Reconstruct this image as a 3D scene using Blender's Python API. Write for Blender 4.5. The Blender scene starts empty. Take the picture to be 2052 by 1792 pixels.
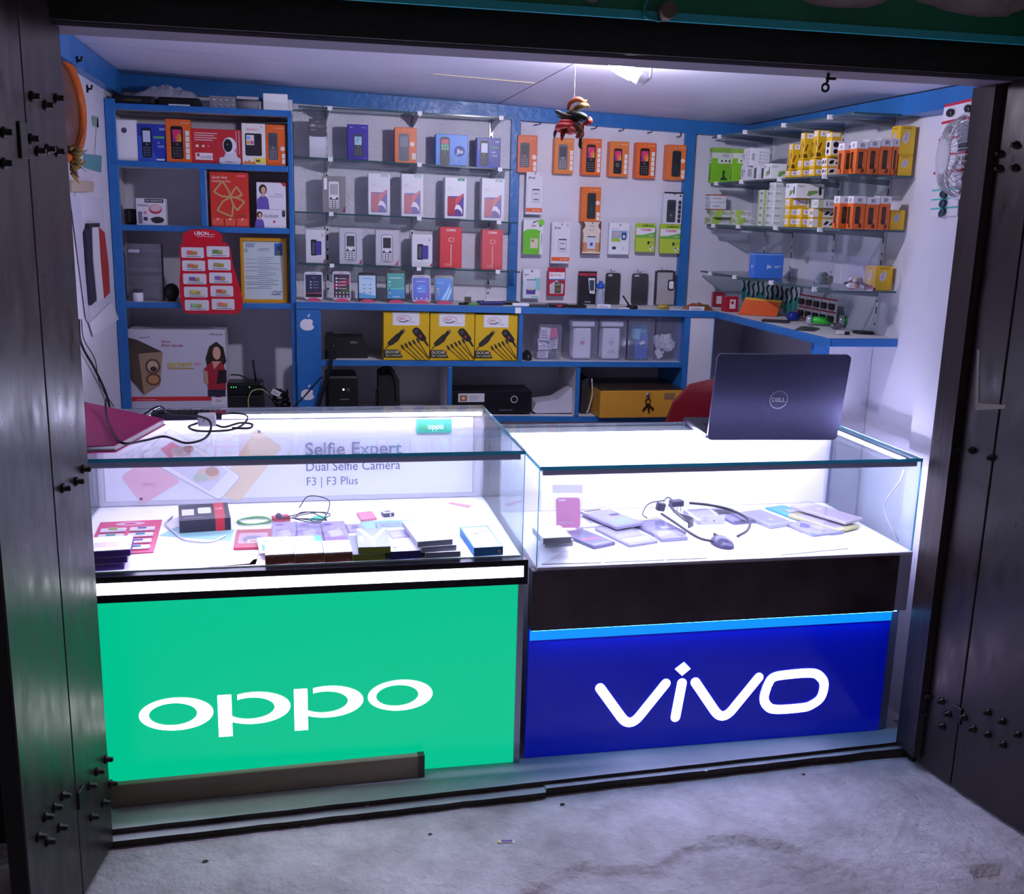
import bpy, bmesh, math, random
from mathutils import Vector, Matrix, noise
random.seed(7)
PI = math.pi
SC = bpy.context.scene
COL = SC.collection

# ------------------------------------------------------------------ camera
W, H, FPX = 2052.0, 1792.0, 2060.8
HC = 1.62
_p, _y, _r = math.radians(12.668), math.radians(11.692), math.radians(-1.5246)
_fwd = Vector((math.sin(_y)*math.cos(_p), math.cos(_y)*math.cos(_p), -math.sin(_p)))
_rt = Vector((math.cos(_y), -math.sin(_y), 0))
_dn = _fwd.cross(_rt)
_right = _rt*math.cos(_r) + _dn*math.sin(_r)
_down = -_rt*math.sin(_r) + _dn*math.cos(_r)
cd = bpy.data.cameras.new('camera')
cd.sensor_fit = 'HORIZONTAL'; cd.sensor_width = 36; cd.lens = FPX/W*36
cd.clip_start = 0.05; cd.clip_end = 100
cam = bpy.data.objects.new('camera', cd); COL.objects.link(cam)
mw = Matrix((( _right.x, -_down.x, -_fwd.x, 0), (_right.y, -_down.y, -_fwd.y, 0), (_right.z, -_down.z, -_fwd.z, HC), (0, 0, 0, 1)))
cam.matrix_world = mw
SC.camera = cam

# ------------------------------------------------------------------ world, exposure
SC.view_settings.view_transform = 'Standard'
SC.view_settings.look = 'None'
SC.view_settings.gamma = 1.0
SC.view_settings.exposure = 0.0
SC.view_settings.use_curve_mapping = False
SC.cycles.use_denoising = True
SC.cycles.max_bounces = 7
SC.cycles.adaptive_threshold = 0.02
SC.cycles.transparent_max_bounces = 18
SC.cycles.sample_clamp_indirect = 4.0
wd = bpy.data.worlds.new('night'); SC.world = wd; wd.use_nodes = True
wd.node_tree.nodes['Background'].inputs[0].default_value = (0.88, 0.79, 1.0, 1)
wd.node_tree.nodes['Background'].inputs[1].default_value = 0.11
LED_STRIP = 120.0      # strength of the strips in the showcases
BULB = 1300.0         # strength of the ceiling bulb

# ------------------------------------------------------------------ pixel rays onto real planes
def ray(px, py):
    return (_right*((px-W/2)/FPX) + _down*((py-H/2)/FPX) + _fwd)
def at(px, py, X=None, Y=None, Z=None):
    d = ray(px, py)
    t = X/d.x if X is not None else Y/d.y if Y is not None else (Z-HC)/d.z
    return Vector((0, 0, HC)) + d*t
def atp(px, py, p0, n):
    d = ray(px, py); o = Vector((0, 0, HC))
    return o + d*((Vector(p0)-o).dot(n)/d.dot(n))
def rect(x0, y0, x1, y1, Y):
    cx, cy = (x0+x1)/2, (y0+y1)/2
    a, b = at(x0, cy, Y=Y), at(x1, cy, Y=Y)
    return ((a.x+b.x)/2, at(cx, y1, Y=Y).z, b.x-a.x, at(cx, y0, Y=Y).z-at(cx, y1, Y=Y).z)

# ------------------------------------------------------------------ materials
_M = {}
DYE = 1.0          # depth of colour of the goods being built
def lin(c):
    return c/12.92 if c <= 0.04045 else ((c+0.055)/1.055)**2.4
def rgb(h):
    if isinstance(h, str):
        h = h.lstrip('#'); h = ''.join(c*2 for c in h) if len(h) == 3 else h; return tuple(lin(int(h[i:i+2], 16)/255) for i in (0, 2, 4)) + (1,)
    return tuple(h)[:3] + (1,)
def C(h, rough=0.5, metal=0.0, spec=0.4):
    k = ('c', h, rough, metal, spec, DYE)
    if k in _M: return _M[k]
    m = bpy.data.materials.new('paint_'+str(h).strip('#')); m.use_nodes = True
    b = m.node_tree.nodes['Principled BSDF']
    b.inputs['Base Color'].default_value = tuple(c*DYE for c in rgb(h)[:3])+(1,); b.inputs['Roughness'].default_value = rough
    b.inputs['Metallic'].default_value = metal; b.inputs['Specular IOR Level'].default_value = spec
    _M[k] = m; return m
def EM(h, s):
    k = ('e', h, s)
    if k in _M: return _M[k]
    m = bpy.data.materials.new('light_'+str(h).strip('#')); m.use_nodes = True
    b = m.node_tree.nodes['Principled BSDF']
    b.inputs['Base Color'].default_value = (0.0, 0.0, 0.0, 1); b.inputs['Roughness'].default_value = 0.25
    b.inputs['Emission Color'].default_value = rgb(h); b.inputs['Emission Strength'].default_value = s
    _M[k] = m; return m
def CLEAR(key, tint='#ffffff', haze=0.0, hazecol='#ffffff', rough=0.03, ior=1.45):
    k = ('g', key)
    if k in _M: return _M[k]
    m = bpy.data.materials.new(key); m.use_nodes = True
    nt = m.node_tree; nt.nodes.remove(nt.nodes['Principled BSDF']); out = nt.nodes['Material Output']
    tr = nt.nodes.new('ShaderNodeBsdfTransparent'); tr.inputs[0].default_value = rgb(tint)
    gl = nt.nodes.new('ShaderNodeBsdfGlossy'); gl.inputs['Roughness'].default_value = rough
    lw = nt.nodes.new('ShaderNodeLayerWeight'); lw.inputs[0].default_value = 0.5     # Schlick's approximation, alike on both faces of a pane
    pw_ = nt.nodes.new('ShaderNodeMath'); pw_.operation = 'POWER'; pw_.inputs[1].default_value = 5.0
    fr = nt.nodes.new('ShaderNodeMath'); fr.operation = 'MULTIPLY_ADD'; fr.inputs[1].default_value = 0.65; fr.inputs[2].default_value = ((ior-1)/(ior+1))**2
    nt.links.new(lw.outputs['Facing'], pw_.inputs[0]); nt.links.new(pw_.outputs[0], fr.inputs[0])
    mx = nt.nodes.new('ShaderNodeMixShader')
    nt.links.new(fr.outputs[0], mx.inputs[0]); nt.links.new(gl.outputs[0], mx.inputs[2])
    if haze > 0:
        df = nt.nodes.new('ShaderNodeBsdfDiffuse'); df.inputs[0].default_value = rgb(hazecol)
        m2 = nt.nodes.new('ShaderNodeMixShader'); m2.inputs[0].default_value = haze
        nt.links.new(tr.outputs[0], m2.inputs[1]); nt.links.new(df.outputs[0], m2.inputs[2]); nt.links.new(m2.outputs[0], mx.inputs[1])
    else:
        nt.links.new(tr.outputs[0], mx.inputs[1])
    nt.links.new(mx.outputs[0], out.inputs[0])
    _M[k] = m; return m
def NOISY(key, c1, c2, scale=6.0, rough=(0.5, 0.7), bump=0.0, bscale=60.0, stretch=(1, 1, 1), metal=0.0, detail=6, spec=0.4, rscale=None, nr=0.5):
    k = ('n', key)
    if k in _M: return _M[k]
    m = bpy.data.materials.new(key); m.use_nodes = True
    nt = m.node_tree; b = nt.nodes['Principled BSDF']
    tc = nt.nodes.new('ShaderNodeTexCoord'); mp = nt.nodes.new('ShaderNodeMapping'); mp.inputs['Scale'].default_value = stretch
    nt.links.new(tc.outputs['Object'], mp.inputs[0])
    n1 = nt.nodes.new('ShaderNodeTexNoise'); n1.inputs['Scale'].default_value = scale; n1.inputs['Detail'].default_value = detail; n1.inputs['Roughness'].default_value = nr
    nt.links.new(mp.outputs[0], n1.inputs['Vector'])
    cr = nt.nodes.new('ShaderNodeValToRGB'); cr.color_ramp.elements[0].position = 0.32; cr.color_ramp.elements[1].position = 0.68
    cr.color_ramp.elements[0].color = rgb(c1); cr.color_ramp.elements[1].color = rgb(c2)
    nt.links.new(n1.outputs[0], cr.inputs[0]); nt.links.new(cr.outputs[0], b.inputs['Base Color'])
    n3 = nt.nodes.new('ShaderNodeTexNoise'); n3.inputs['Scale'].default_value = rscale or scale*2.3; n3.inputs['Detail'].default_value = 5
    nt.links.new(mp.outputs[0], n3.inputs['Vector'])
    mr = nt.nodes.new('ShaderNodeMapRange'); mr.inputs[1].default_value = 0.3; mr.inputs[2].default_value = 0.7
    mr.inputs[3].default_value = rough[0]; mr.inputs[4].default_value = rough[1]
    nt.links.new(n3.outputs[0], mr.inputs[0]); nt.links.new(mr.outputs[0], b.inputs['Roughness'])
    b.inputs['Metallic'].default_value = metal; b.inputs['Specular IOR Level'].default_value = spec
    if bump > 0:
        n2 = nt.nodes.new('ShaderNodeTexNoise'); n2.inputs['Scale'].default_value = bscale; n2.inputs['Detail'].default_value = 4
        nt.links.new(mp.outputs[0], n2.inputs['Vector'])
        bp = nt.nodes.new('ShaderNodeBump'); bp.inputs['Strength'].default_value = bump; bp.inputs['Distance'].default_value = 0.01
        nt.links.new(n2.outputs[0], bp.inputs['Height']); nt.links.new(bp.outputs[0], b.inputs['Normal'])
    _M[k] = m; return m

def TRANSL(key, c):
    m = bpy.data.materials.new(key); m.use_nodes = True
    nt = m.node_tree; b = nt.nodes['Principled BSDF']; out = nt.nodes['Material Output']
    b.inputs['Base Color'].default_value = rgb(c); b.inputs['Roughness'].default_value = 0.15
    t = nt.nodes.new('ShaderNodeBsdfTranslucent'); t.inputs[0].default_value = rgb(c)
    mx = nt.nodes.new('ShaderNodeMixShader'); mx.inputs[0].default_value = 0.6
    nt.links.new(b.outputs[0], mx.inputs[1]); nt.links.new(t.outputs[0], mx.inputs[2]); nt.links.new(mx.outputs[0], out.inputs[0])
    return m
WALL = NOISY('wall_paint', '#d3d1e0', '#dddbe8', 3, (0.45, 0.6), 0.08, 90)
CEIL = NOISY('ceiling_paint', '#cbc8da', '#d4d1e2', 2.5, (0.35, 0.5), 0.05, 60)
LAM = NOISY('white_laminate', '#d8d6e4', '#dfdde9', 5, (0.16, 0.28), 0.55, 130, spec=0.6)
PLY = NOISY('pale_board', '#d2cfd4', '#dcd9de', 4, (0.5, 0.65), 0.05, 60)
BLUE = NOISY('blue_paint', '#2064ac', '#2a74bc', 7, (0.3, 0.45), 0.25, 45, spec=0.5)
BLUED = NOISY('blue_paint_trim', '#2062a6', '#2870b6', 7, (0.3, 0.45), 0.2, 40, spec=0.5)
CONC = NOISY('concrete', '#837a7c', '#c2bac0', 2.6, (0.75, 0.95), 1.0, 45, detail=14, nr=0.72)
CONC2 = NOISY('concrete_smooth', '#a29ca2', '#bcb6be', 4, (0.6, 0.8), 0.3, 90)
DOORM = NOISY('dark_door_paint', '#2b2324', '#372d30', 3, (0.26, 0.46), 0.18, 9, (1, 1, 0.35), metal=0.35, spec=0.6, rscale=26)
TIMB = NOISY('dark_timber', '#15100e', '#201917', 8, (0.4, 0.65), 0.4, 30, (0.4, 1, 1))
JAMB = NOISY('worn_jamb', '#2a2221', '#40363a', 6, (0.3, 0.55), 0.3, 30, (1, 1, 0.2), metal=0.2)
GREENB = NOISY('green_beam_paint', '#106240', '#157350', 4, (0.45, 0.6), 0.2, 30)
WOOD = NOISY('weathered_board', '#7d6c60', '#a08e80', 9, (0.5, 0.75), 0.5, 50, (0.25, 1, 1))
GLASS = CLEAR('clear_glass', '#f8fcfc', 0.0)
GEDGE = TRANSL('glass_edge_teal', '#5fb8c8')
SHELFG = CLEAR('shelf_glass', '#d2dedd', 0.10, '#9fb0b4', 0.05)
SEDGE = C('#37535a', 0.15, 0, 0.6)
CLEARP = CLEAR('clear_plastic', '#fbfbff', 0.09, '#dcdcf0', 0.08)
FILM = CLEAR('clear_film', '#ffffff', 0.012, '#e8e8f4', 0.12)
FROST = CLEAR('frosted_plastic', '#ffffff', 0.45, '#d6d6e6', 0.2)
CHROME = C('#c8c8cc', 0.18, 1.0)
ALU = C('#a9a9b4', 0.3, 0.9)
BLACK = C('#0d0d10', 0.45)
GLOSSK = NOISY('black_gloss_panel', '#22171d', '#4a3a42', 5, (0.08, 0.25), 0.0, 20, spec=0.7)
WHITE = C('#e9e8f0', 0.45)
LEDW = EM('#dcd4ff', LED_STRIP)

# ------------------------------------------------------------------ mesh builder
class MB:
    def __init__(s): s.v = []; s.f = []; s.fm = []; s.m = []; s.smooth = []
    def mi(s, m):
        if m not in s.m: s.m.append(m)
        return s.m.index(m)
    def add(s, vs, fs, m, T=None, smooth=False):
        o = len(s.v); i = s.mi(m)
        for v in vs:
            v = Vector(v)
            s.v.append(T @ v if T is not None else v)
        for f in fs: s.f.append([a+o for a in f]); s.fm.append(i); s.smooth.append(smooth)
        return s
    def box(s, x0, x1, y0, y1, z0, z1, m, T=None):
        vs = [(x, y, z) for z in (z0, z1) for y in (y0, y1) for x in (x0, x1)]
        return s.add(vs, [(0, 2, 3, 1), (4, 5, 7, 6), (0, 1, 5, 4), (1, 3, 7, 5), (3, 2, 6, 7), (2, 0, 4, 6)], m, T)
    def tbox(s, x0, x1, y0, y1, zl0, zl1, zr0, zr1, m):      # board whose height differs at its two ends
        vs = [(x0, y0, zl0), (x1, y0, zr0), (x0, y1, zl0), (x1, y1, zr0), (x0, y0, zl1), (x1, y0, zr1), (x0, y1, zl1), (x1, y1, zr1)]
        return s.add(vs, [(0, 2, 3, 1), (4, 5, 7, 6), (0, 1, 5, 4), (1, 3, 7, 5), (3, 2, 6, 7), (2, 0, 4, 6)], m)
    def prism(s, poly, y0, y1, m, T=None, mside=None, smooth=False):   # poly in XZ, extruded along Y
        n = len(poly); ar = sum(poly[i][0]*poly[(i+1) % n][1]-poly[(i+1) % n][0]*poly[i][1] for i in range(n))
        if ar < 0: poly = poly[::-1]
        vs = [(x, y0, z) for x, z in poly] + [(x, y1, z) for x, z in poly]
        s.add(vs, [list(range(n)), list(range(2*n-1, n-1, -1))], m, T)
        s.add(vs, [(i, i+n, (i+1) % n+n, (i+1) % n) for i in range(n)], mside or m, T, smooth)
        return s
    def tube(s, pts, r, m, n=6, T=None, cap=True):
        pts = [Vector(p) for p in pts]; vs = []; fs = []
        rr = r if isinstance(r, (list, tuple)) else [r]*len(pts)
        u = None
        for i, p in enumerate(pts):
            d = (pts[min(i+1, len(pts)-1)]-pts[max(i-1, 0)])
            d = d.normalized() if d.length > 1e-9 else Vector((0, 0, 1))
            if u is None: u = d.orthogonal().normalized()
            else:
                u = u - d*u.dot(d); u = u.normalized() if u.length > 1e-6 else d.orthogonal().normalized()
            w = d.cross(u)
            for k in range(n):
                a = 2*PI*k/n; vs.append(p + (u*math.cos(a)+w*math.sin(a))*rr[i])
        for i in range(len(pts)-1):
            for k in range(n):
                fs.append((i*n+k, i*n+(k+1) % n, (i+1)*n+(k+1) % n, (i+1)*n+k))
        if cap: fs.append(list(range(n-1, -1, -1))); fs.append([(len(pts)-1)*n+k for k in range(n)])
        return s.add(vs, fs, m, T, True)
    def lathe(s, prof, m, n=16, T=None):      # prof (r, z) about Z
        vs = []; fs = []
        for r, z in prof:
            for k in range(n): vs.append((r*math.cos(2*PI*k/n), r*math.sin(2*PI*k/n), z))
        for i in range(len(prof)-1):
            for k in range(n): fs.append((i*n+k, i*n+(k+1) % n, (i+1)*n+(k+1) % n, (i+1)*n+k))
        fs.append(list(range(n-1, -1, -1))); fs.append([(len(prof)-1)*n+k for k in range(n)])
        return s.add(vs, fs, m, T, True)
    def ball(s, c, r, m, n=10, k=6, T=None):
        r = r if isinstance(r, (tuple, list)) else (r, r, r)
        vs = [(c[0], c[1], c[2]-r[2])]; fs = []
        for i in range(1, k):
            a = -PI/2+PI*i/k
            for j in range(n): vs.append((c[0]+r[0]*math.cos(a)*math.cos(2*PI*j/n), c[1]+r[1]*math.cos(a)*math.sin(2*PI*j/n), c[2]+r[2]*math.sin(a)))
        vs.append((c[0], c[1], c[2]+r[2])); L = len(vs)-1
        for j in range(n): fs.append((0, 1+(j+1) % n, 1+j)); fs.append((L, L-n+j, L-n+(j+1) % n))
        for i in range(k-2):
            for j in range(n):
                a = 1+i*n; fs.append((a+j, a+(j+1) % n, a+n+(j+1) % n, a+n+j))
        return s.add(vs, fs, m, T, True)
    def build(s, name, parent=None, loc=(0, 0, 0), rot=(0, 0, 0), bevel=0, kind=None, seg=2):
        me = bpy.data.meshes.new(name)
        me.from_pydata([tuple(v) for v in s.v], [], s.f)
        for m in s.m: me.materials.append(m)
        for p, i, sm in zip(me.polygons, s.fm, s.smooth): p.material_index = i; p.use_smooth = sm
        me.update()
        if bevel > 0:
            bm = bmesh.new(); bm.from_mesh(me)
            bmesh.ops.bevel(bm, geom=list(bm.edges), offset=bevel, segments=seg, affect='EDGES', profile=0.5, clamp_overlap=True)
            bm.to_mesh(me); bm.free()
        o = bpy.data.objects.new(name, me); COL.objects.link(o)
        o.location = loc; o.rotation_euler = rot
        if parent is not None: o.parent = parent
        if kind: o['kind'] = kind
        return o

def tag(o, label, cat, group=None, kind=None):
    o['label'] = label; o['category'] = cat
    if group: o['group'] = group
    if kind: o['kind'] = kind
    return o
def empty(name, loc=(0, 0, 0), rot=(0, 0, 0)):
    o = bpy.data.objects.new(name, None); COL.objects.link(o); o.location = loc; o.rotation_euler = rot
    o.empty_display_size = 0.05
    return o
def bx(name, x0, x1, y0, y1, z0, z1, m, parent=None, bevel=0, kind=None):
    """box whose own origin is its base centre"""
    cx, cy = (x0+x1)/2, (y0+y1)/2
    off = Vector((cx, cy, z0))
    loc = off - (parent_off(parent) if parent is not None else Vector((0, 0, 0)))
    return MB().box(x0-cx, x1-cx, y0-cy, y1-cy, 0, z1-z0, m).build(name, parent, loc, bevel=bevel, kind=kind)
def parent_off(p):
    v = Vector((0, 0, 0))
    while p is not None: v += Vector(p.location); p = p.parent
    return v
def rr(x0, z0, x1, z1, r, n=4):
    out = []
    for cx, cz, a0 in ((x1-r, z0+r, -PI/2), (x1-r, z1-r, 0), (x0+r, z1-r, PI/2), (x0+r, z0+r, PI)):
        for i in range(n+1):
            a = a0+PI/2*i/n; out.append((cx+r*math.cos(a), cz+r*math.sin(a)))
    return out
def ell(cx, cz, a, b, n=20, t0=0, t1=2*PI):
    full = abs(t1-t0-2*PI) < 1e-6
    k = n if full else n+1
    return [(cx+a*math.cos(t0+(t1-t0)*i/n), cz+b*math.sin(t0+(t1-t0)*i/n)) for i in range(k)]

# ------------------------------------------------------------------ lettering
_T = {}
def text_mesh(s, bold=0.0, shear=0.0):
    k = (s, bold, shear)
    if k in _T: return _T[k]
    cu = bpy.data.curves.new('t', 'FONT'); cu.body = s; cu.size = 1; cu.resolution_u = 3; cu.offset = bold; cu.fill_mode = 'FRONT'; cu.shear = shear
    ob = bpy.data.objects.new('t', cu)
    me = bpy.data.meshes.new_from_object(ob)
    vs = [Vector(v.co) for v in me.vertices]; fs = [list(p.vertices) for p in me.polygons]
    bpy.data.objects.remove(ob); bpy.data.curves.remove(cu); bpy.data.meshes.remove(me)
    if vs:
        x0 = min(v.x for v in vs); x1 = max(v.x for v in vs)
        vs = [Vector((v.x-x0, v.y)) for v in vs]
    else: x0 = x1 = 0
    _T[k] = (vs, fs, x1-x0); return _T[k]

class Print:
    """flat print on a face: shapes in unit coordinates of a w x h face in the XZ plane, facing -Y"""
    def __init__(s, w, h): s.mb = MB(); s.w = w; s.h = h; s.k = 0
    def _poly(s, pts, m):
        s.k += 1; y = -0.0003-0.00012*s.k
        n = len(pts); ar = sum(pts[i][0]*pts[(i+1) % n][1]-pts[(i+1) % n][0]*pts[i][1] for i in range(n))
        if ar < 0: pts = pts[::-1]
        s.mb.add([(x, y, z) for x, z in pts], [list(range(n))], m)
    def mat(s, c): return c if not isinstance(c, (str, tuple)) else C(c, 0.4)
    def do(s, items):
        w, h = s.w, s.h
        X = lambda u: (u-0.5)*w
        Z = lambda v: v*h
        for it in items:
            t = it[0]
            if t == 'r': s._poly([(X(it[1]), Z(it[2])), (X(it[3]), Z(it[2])), (X(it[3]), Z(it[4])), (X(it[1]), Z(it[4]))], s.mat(it[5]))
            elif t == 'rr':
                r = min(it[6]*w, 0.49*(it[3]-it[1])*w, 0.49*(it[4]-it[2])*h)
                s._poly(rr(X(it[1]), Z(it[2]), X(it[3]), Z(it[4]), r, 3), s.mat(it[5]))
            elif t == 'e': s._poly(ell(X(it[1]), Z(it[2]), it[3]*w, it[4]*h, 16), s.mat(it[5]))
            elif t == 'c': s._poly(ell(X(it[1]), Z(it[2]), it[3]*w, it[3]*w, 14), s.mat(it[4]))
            elif t == 'p': s._poly([(X(a), Z(b)) for a, b in it[1]], s.mat(it[2]))
            elif t == 'l':    # line: pts, width (of w), colour
                for a, b in zip(it[1][:-1], it[1][1:]):
                    A = Vector((X(a[0]), Z(a[1]))); B = Vector((X(b[0]), Z(b[1]))); d = (B-A)
                    if d.length < 1e-9: continue
                    nrm = Vector((-d.y, d.x)).normalized()*it[2]*w/2
                    s._poly([tuple(A-nrm), tuple(B-nrm), tuple(B+nrm), tuple(A+nrm)], s.mat(it[3]))
            elif t == 't':    # text, u, v (baseline), height, colour, align, max width, bold, shear
                _, body, u, v, hh, c = it[:6]
                al = it[6] if len(it) > 6 else 'l'; mw_ = it[7] if len(it) > 7 else None; bo = it[8] if len(it) > 8 else 0.0; sh = it[9] if len(it) > 9 else 0.0
                vs, fs, tw = text_mesh(body, bo, sh)
                sz = hh*h/0.7; sx = sz
                if mw_ and tw*sx > mw_*w: sx = mw_*w/tw
                x0 = X(u) - (tw*sx/2 if al == 'c' else tw*sx if al == 'r' else 0)
                s.k += 1; y = -0.0003-0.00012*s.k
                s.mb.add([(x0+q.x*sx, y, Z(v)+q.y*sz) for q in vs], fs, s.mat(c))
        return s
    def build(s, name, parent, loc): return s.mb.build(name, parent, loc)

def carton(name, label, cat, group, x, y, z, w, d, h, col, pr=(), rotz=0.0, pname='printed_front', bevel=0.0012, side=None, rotx=0.0):
    """packed box: base centre at x, y(front), z"""
    m = col if not isinstance(col, str) else C(col, 0.35)
    mb = MB().box(-w/2, w/2, -d/2, d/2, 0, h, m)
    o = mb.build(name, None, (x, y+d/2, z), (rotx, 0, rotz), bevel=bevel, seg=1)
    tag(o, label, cat, group)
    if pr: Print(w, h).do(pr).build(pname, o, (0, -d/2, 0))
    if side:
        q = Print(d, h).do(side).build('printed_side', o, (-w/2, 0, 0)); q.rotation_euler = (0, 0, -PI/2)
    return o
def pcarton(name, label, cat, group, box, Y, d, col, pr=(), z=None, **kw):
    x, z0, w, h = rect(*box, Y)
    if z is not None: h = h + (z0-z) if abs(z0-z) < 0.03 else h; z0 = z
    return carton(name, label, cat, group, x, Y, z0+0.0006, w, d, h, col, pr, **kw)
def curve(pts, n=8):
    """Catmull-Rom through pts"""
    P = [Vector(p) for p in pts]; P = [P[0]*2-P[1]] + P + [P[-1]*2-P[-2]]; out = []
    for i in range(1, len(P)-2):
        for k in range(n):
            t = k/n; a, b, c, d = P[i-1], P[i], P[i+1], P[i+2]
            out.append(0.5*((2*b)+(c-a)*t+(2*a-5*b+4*c-d)*t*t+(3*b-a-3*c+d)*t**3))
    out.append(P[-2]); return out

# ================================================================== THE SETTING
def struct(o, label, cat):
    o['kind'] = 'structure'; o['label'] = label; o['category'] = cat; return o
XL, XR, YB = -0.69, 1.97, 4.40          # side walls, back wall
GZ = 0.012                              # ground outside
SZ = 0.05                               # sill and shop floor
def cz(x): return 2.113-0.0325*(x+0.657)   # the ceiling drops a little to the right

# ground: worn concrete, a rougher lower layer towards the street
def ground():
    ed = [at(x, y, Z=GZ) for x, y in ((860, 1850), (1000, 1795), (1150, 1748), (1300, 1726), (1450, 1688), (1560, 1692), (1700, 1738), (1800, 1800), (1900, 1850))]
    def edge(x):
        if x <= ed[0].x: return ed[0].y
        if x >= ed[-1].x: return ed[-1].y
        for a, b in zip(ed[:-1], ed[1:]):
            if a.x <= x <= b.x: return a.y+(b.y-a.y)*(x-a.x)/(b.x-a.x)
    hole = at(1985, 1752, Z=GZ)
    xs = [-1.6, -1.2, -0.9]+[-0.75+0.0125*i for i in range(233)]+[2.3, 2.7, 3.2]
    ys = [-0.6, 0.2, 0.9, 1.3, 1.5]+[1.6+0.0125*i for i in range(81)]
    vs, fs = [], []
    for y in ys:
        for x in xs:
            e = edge(x)+0.05*noise.noise((x*4.1, 7.7, 0))+0.035*noise.noise((x*13, 1.2, 0))+0.02*noise.noise((x*40, 3.3, y*9))
            t = max(0.0, min(1.0, (y-e)/0.008+0.5))
            z = GZ-0.013*(1-t)+0.004*noise.noise((x*3, y*3, 0))*(1 if y < 2.4 else 0.4)
            z += 0.0035*(1-t)*noise.noise((x*22, y*22, 4))+0.0010*noise.noise((x*35, y*35, 9))
            if abs(x-hole.x) < 0.045 and abs(y-hole.y) < 0.028: z -= 0.022
            vs.append((x, y, z))
    n = len(xs)
    for j in range(len(ys)-1):
        for i in range(n-1):
            a = j*n+i; fs.append((a, a+1, a+n+1, a+n))
    mb = MB(); mb.add(vs, fs, CONC, None, True); return mb.build('floor')
struct(ground(), 'worn grey concrete ground in front of the shop', 'floor')
struct(bx('floor', XL, XR, 2.76, YB, SZ-0.06, SZ-0.001, CONC2), 'concrete floor inside the shop behind the counters', 'floor')

# stepped sill
def sill():
    mb = MB(); n = 40
    def prof(x):
        t = (x+0.55)/2.41; yf = 2.517+0.112*t
        st = 0.030 if x < 0.655 else 0.018
        z2 = 0.033 if x < 0.655 else 0.038
        j = 0.0025*noise.noise((x*9, 0, 0)); j2 = 0.004*noise.noise((x*11, 5, 0))
        return [(2.80, SZ), (yf+j, SZ), (yf+j+0.004, z2), (yf-st+j2, z2), (yf-st+j2+0.012, GZ-0.03), (2.80, GZ-0.03)]
    xs = sorted([-0.55+2.41*i/n for i in range(n+1)]+[0.650, 0.660])
    vs = []; fs = []
    for x in xs: vs += [(x, y, z) for y, z in prof(x)]
    for i in range(len(xs)-1):
        for k in range(6):
            a = i*6+k; b = i*6+(k+1) % 6; fs.append((a, b, b+6, a+6))
    fs += [list(range(5, -1, -1)), [len(vs)-6+k for k in range(6)]]
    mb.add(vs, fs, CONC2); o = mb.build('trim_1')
    o.data.materials.append(NOISY('grimy_concrete', '#2b2522', '#463e3a', 8, (0.8, 0.95), 0.5, 80))  # dark tone for the unlit risers, their shade put into the colour
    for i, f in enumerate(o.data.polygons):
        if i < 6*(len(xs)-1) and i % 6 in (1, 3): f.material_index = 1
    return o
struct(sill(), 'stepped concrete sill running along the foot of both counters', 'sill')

# walls
struct(bx('wall_back', XL-0.05, XR+0.05, YB, YB+0.05, SZ-0.06, 2.2, WALL), 'pale lavender back wall of the shop', 'wall')
struct(bx('wall_left', XL-0.05, XL, 2.62, YB, SZ-0.06, 2.2, WALL), 'pale lavender left wall with papers taped to it', 'wall')
struct(bx('wall_right', XR, XR+0.05, 2.62, YB, SZ-0.06, 2.2, WALL), 'pale lavender right wall behind the glass shelves', 'wall')
struct(bx('wall_front_left', -2.6, -0.56, 2.56, 2.62, -0.02, 2.6, TIMB), 'dark front wall beside the left door', 'wall')
struct(bx('wall_front_right', 1.815, 4.2, 2.57, 2.62, -0.02, 2.6, TIMB), 'dark front wall beside the right door', 'wall')
struct(bx('trim_2', 1.900, XR, 2.625, 2.90, SZ, cz(XR)-0.063, WALL), 'pale pilaster at the near end of the right wall', 'pilaster')

# ceiling: slab and panels
cl = MB(); x0, x1 = XL-0.05, XR+0.05
cl.tbox(x0, x1, 2.62, YB+0.05, cz(x0)+0.02, cz(x0)+0.06, cz(x1)+0.02, cz(x1)+0.06, C('#3a3740', 0.8))
ceil = struct(cl.build('ceiling'), 'pale lavender panelled ceiling of the shop', 'ceiling')
jx = at(1008, 205, Z=2.062).x; jy = at(1055, 170, Z=2.058).y
for a, b, c, d in ((x0, jx-0.003, 2.62, jy-0.003), (x0, jx-0.003, jy+0.003, YB), (jx+0.003, x1, 2.62, YB)):
    m = MB(); m.tbox(a, b, c, d, cz(a), cz(a)+0.02, cz(b), cz(b)+0.02, CEIL); m.build('ceiling_panel', ceil)
m = MB(); m.tbox(jx-0.36, jx-0.01, jy-0.006, jy+0.006, cz(jx-0.36)-0.002, cz(jx-0.36), cz(jx)-0.002, cz(jx), C('#b9a889', 0.6)); m.build('joint_tape', ceil)

# blue painted battens under the ceiling
m = MB(); m.tbox(XL, XR, YB-0.05, YB, cz(XL)-0.062, cz(XL)-0.001, cz(XR)-0.052, cz(XR)-0.001, BLUED)
struct(m.build('trim_3'), 'blue painted batten along the top of the back wall', 'batten')
m = MB(); m.box(XL, XL+0.035, 2.63, YB-0.05, cz(XL)-0.085, cz(XL+0.035)-0.002, BLUED)
struct(m.build('trim_4'), 'blue painted batten along the top of the left wall', 'batten')
m = MB(); m.box(XR-0.075, XR, 2.63, YB-0.05, cz(XR)-0.062, cz(XR)-0.002, BLUED)
struct(m.build('trim_5'), 'blue painted batten along the top of the right wall', 'batten')
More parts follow.
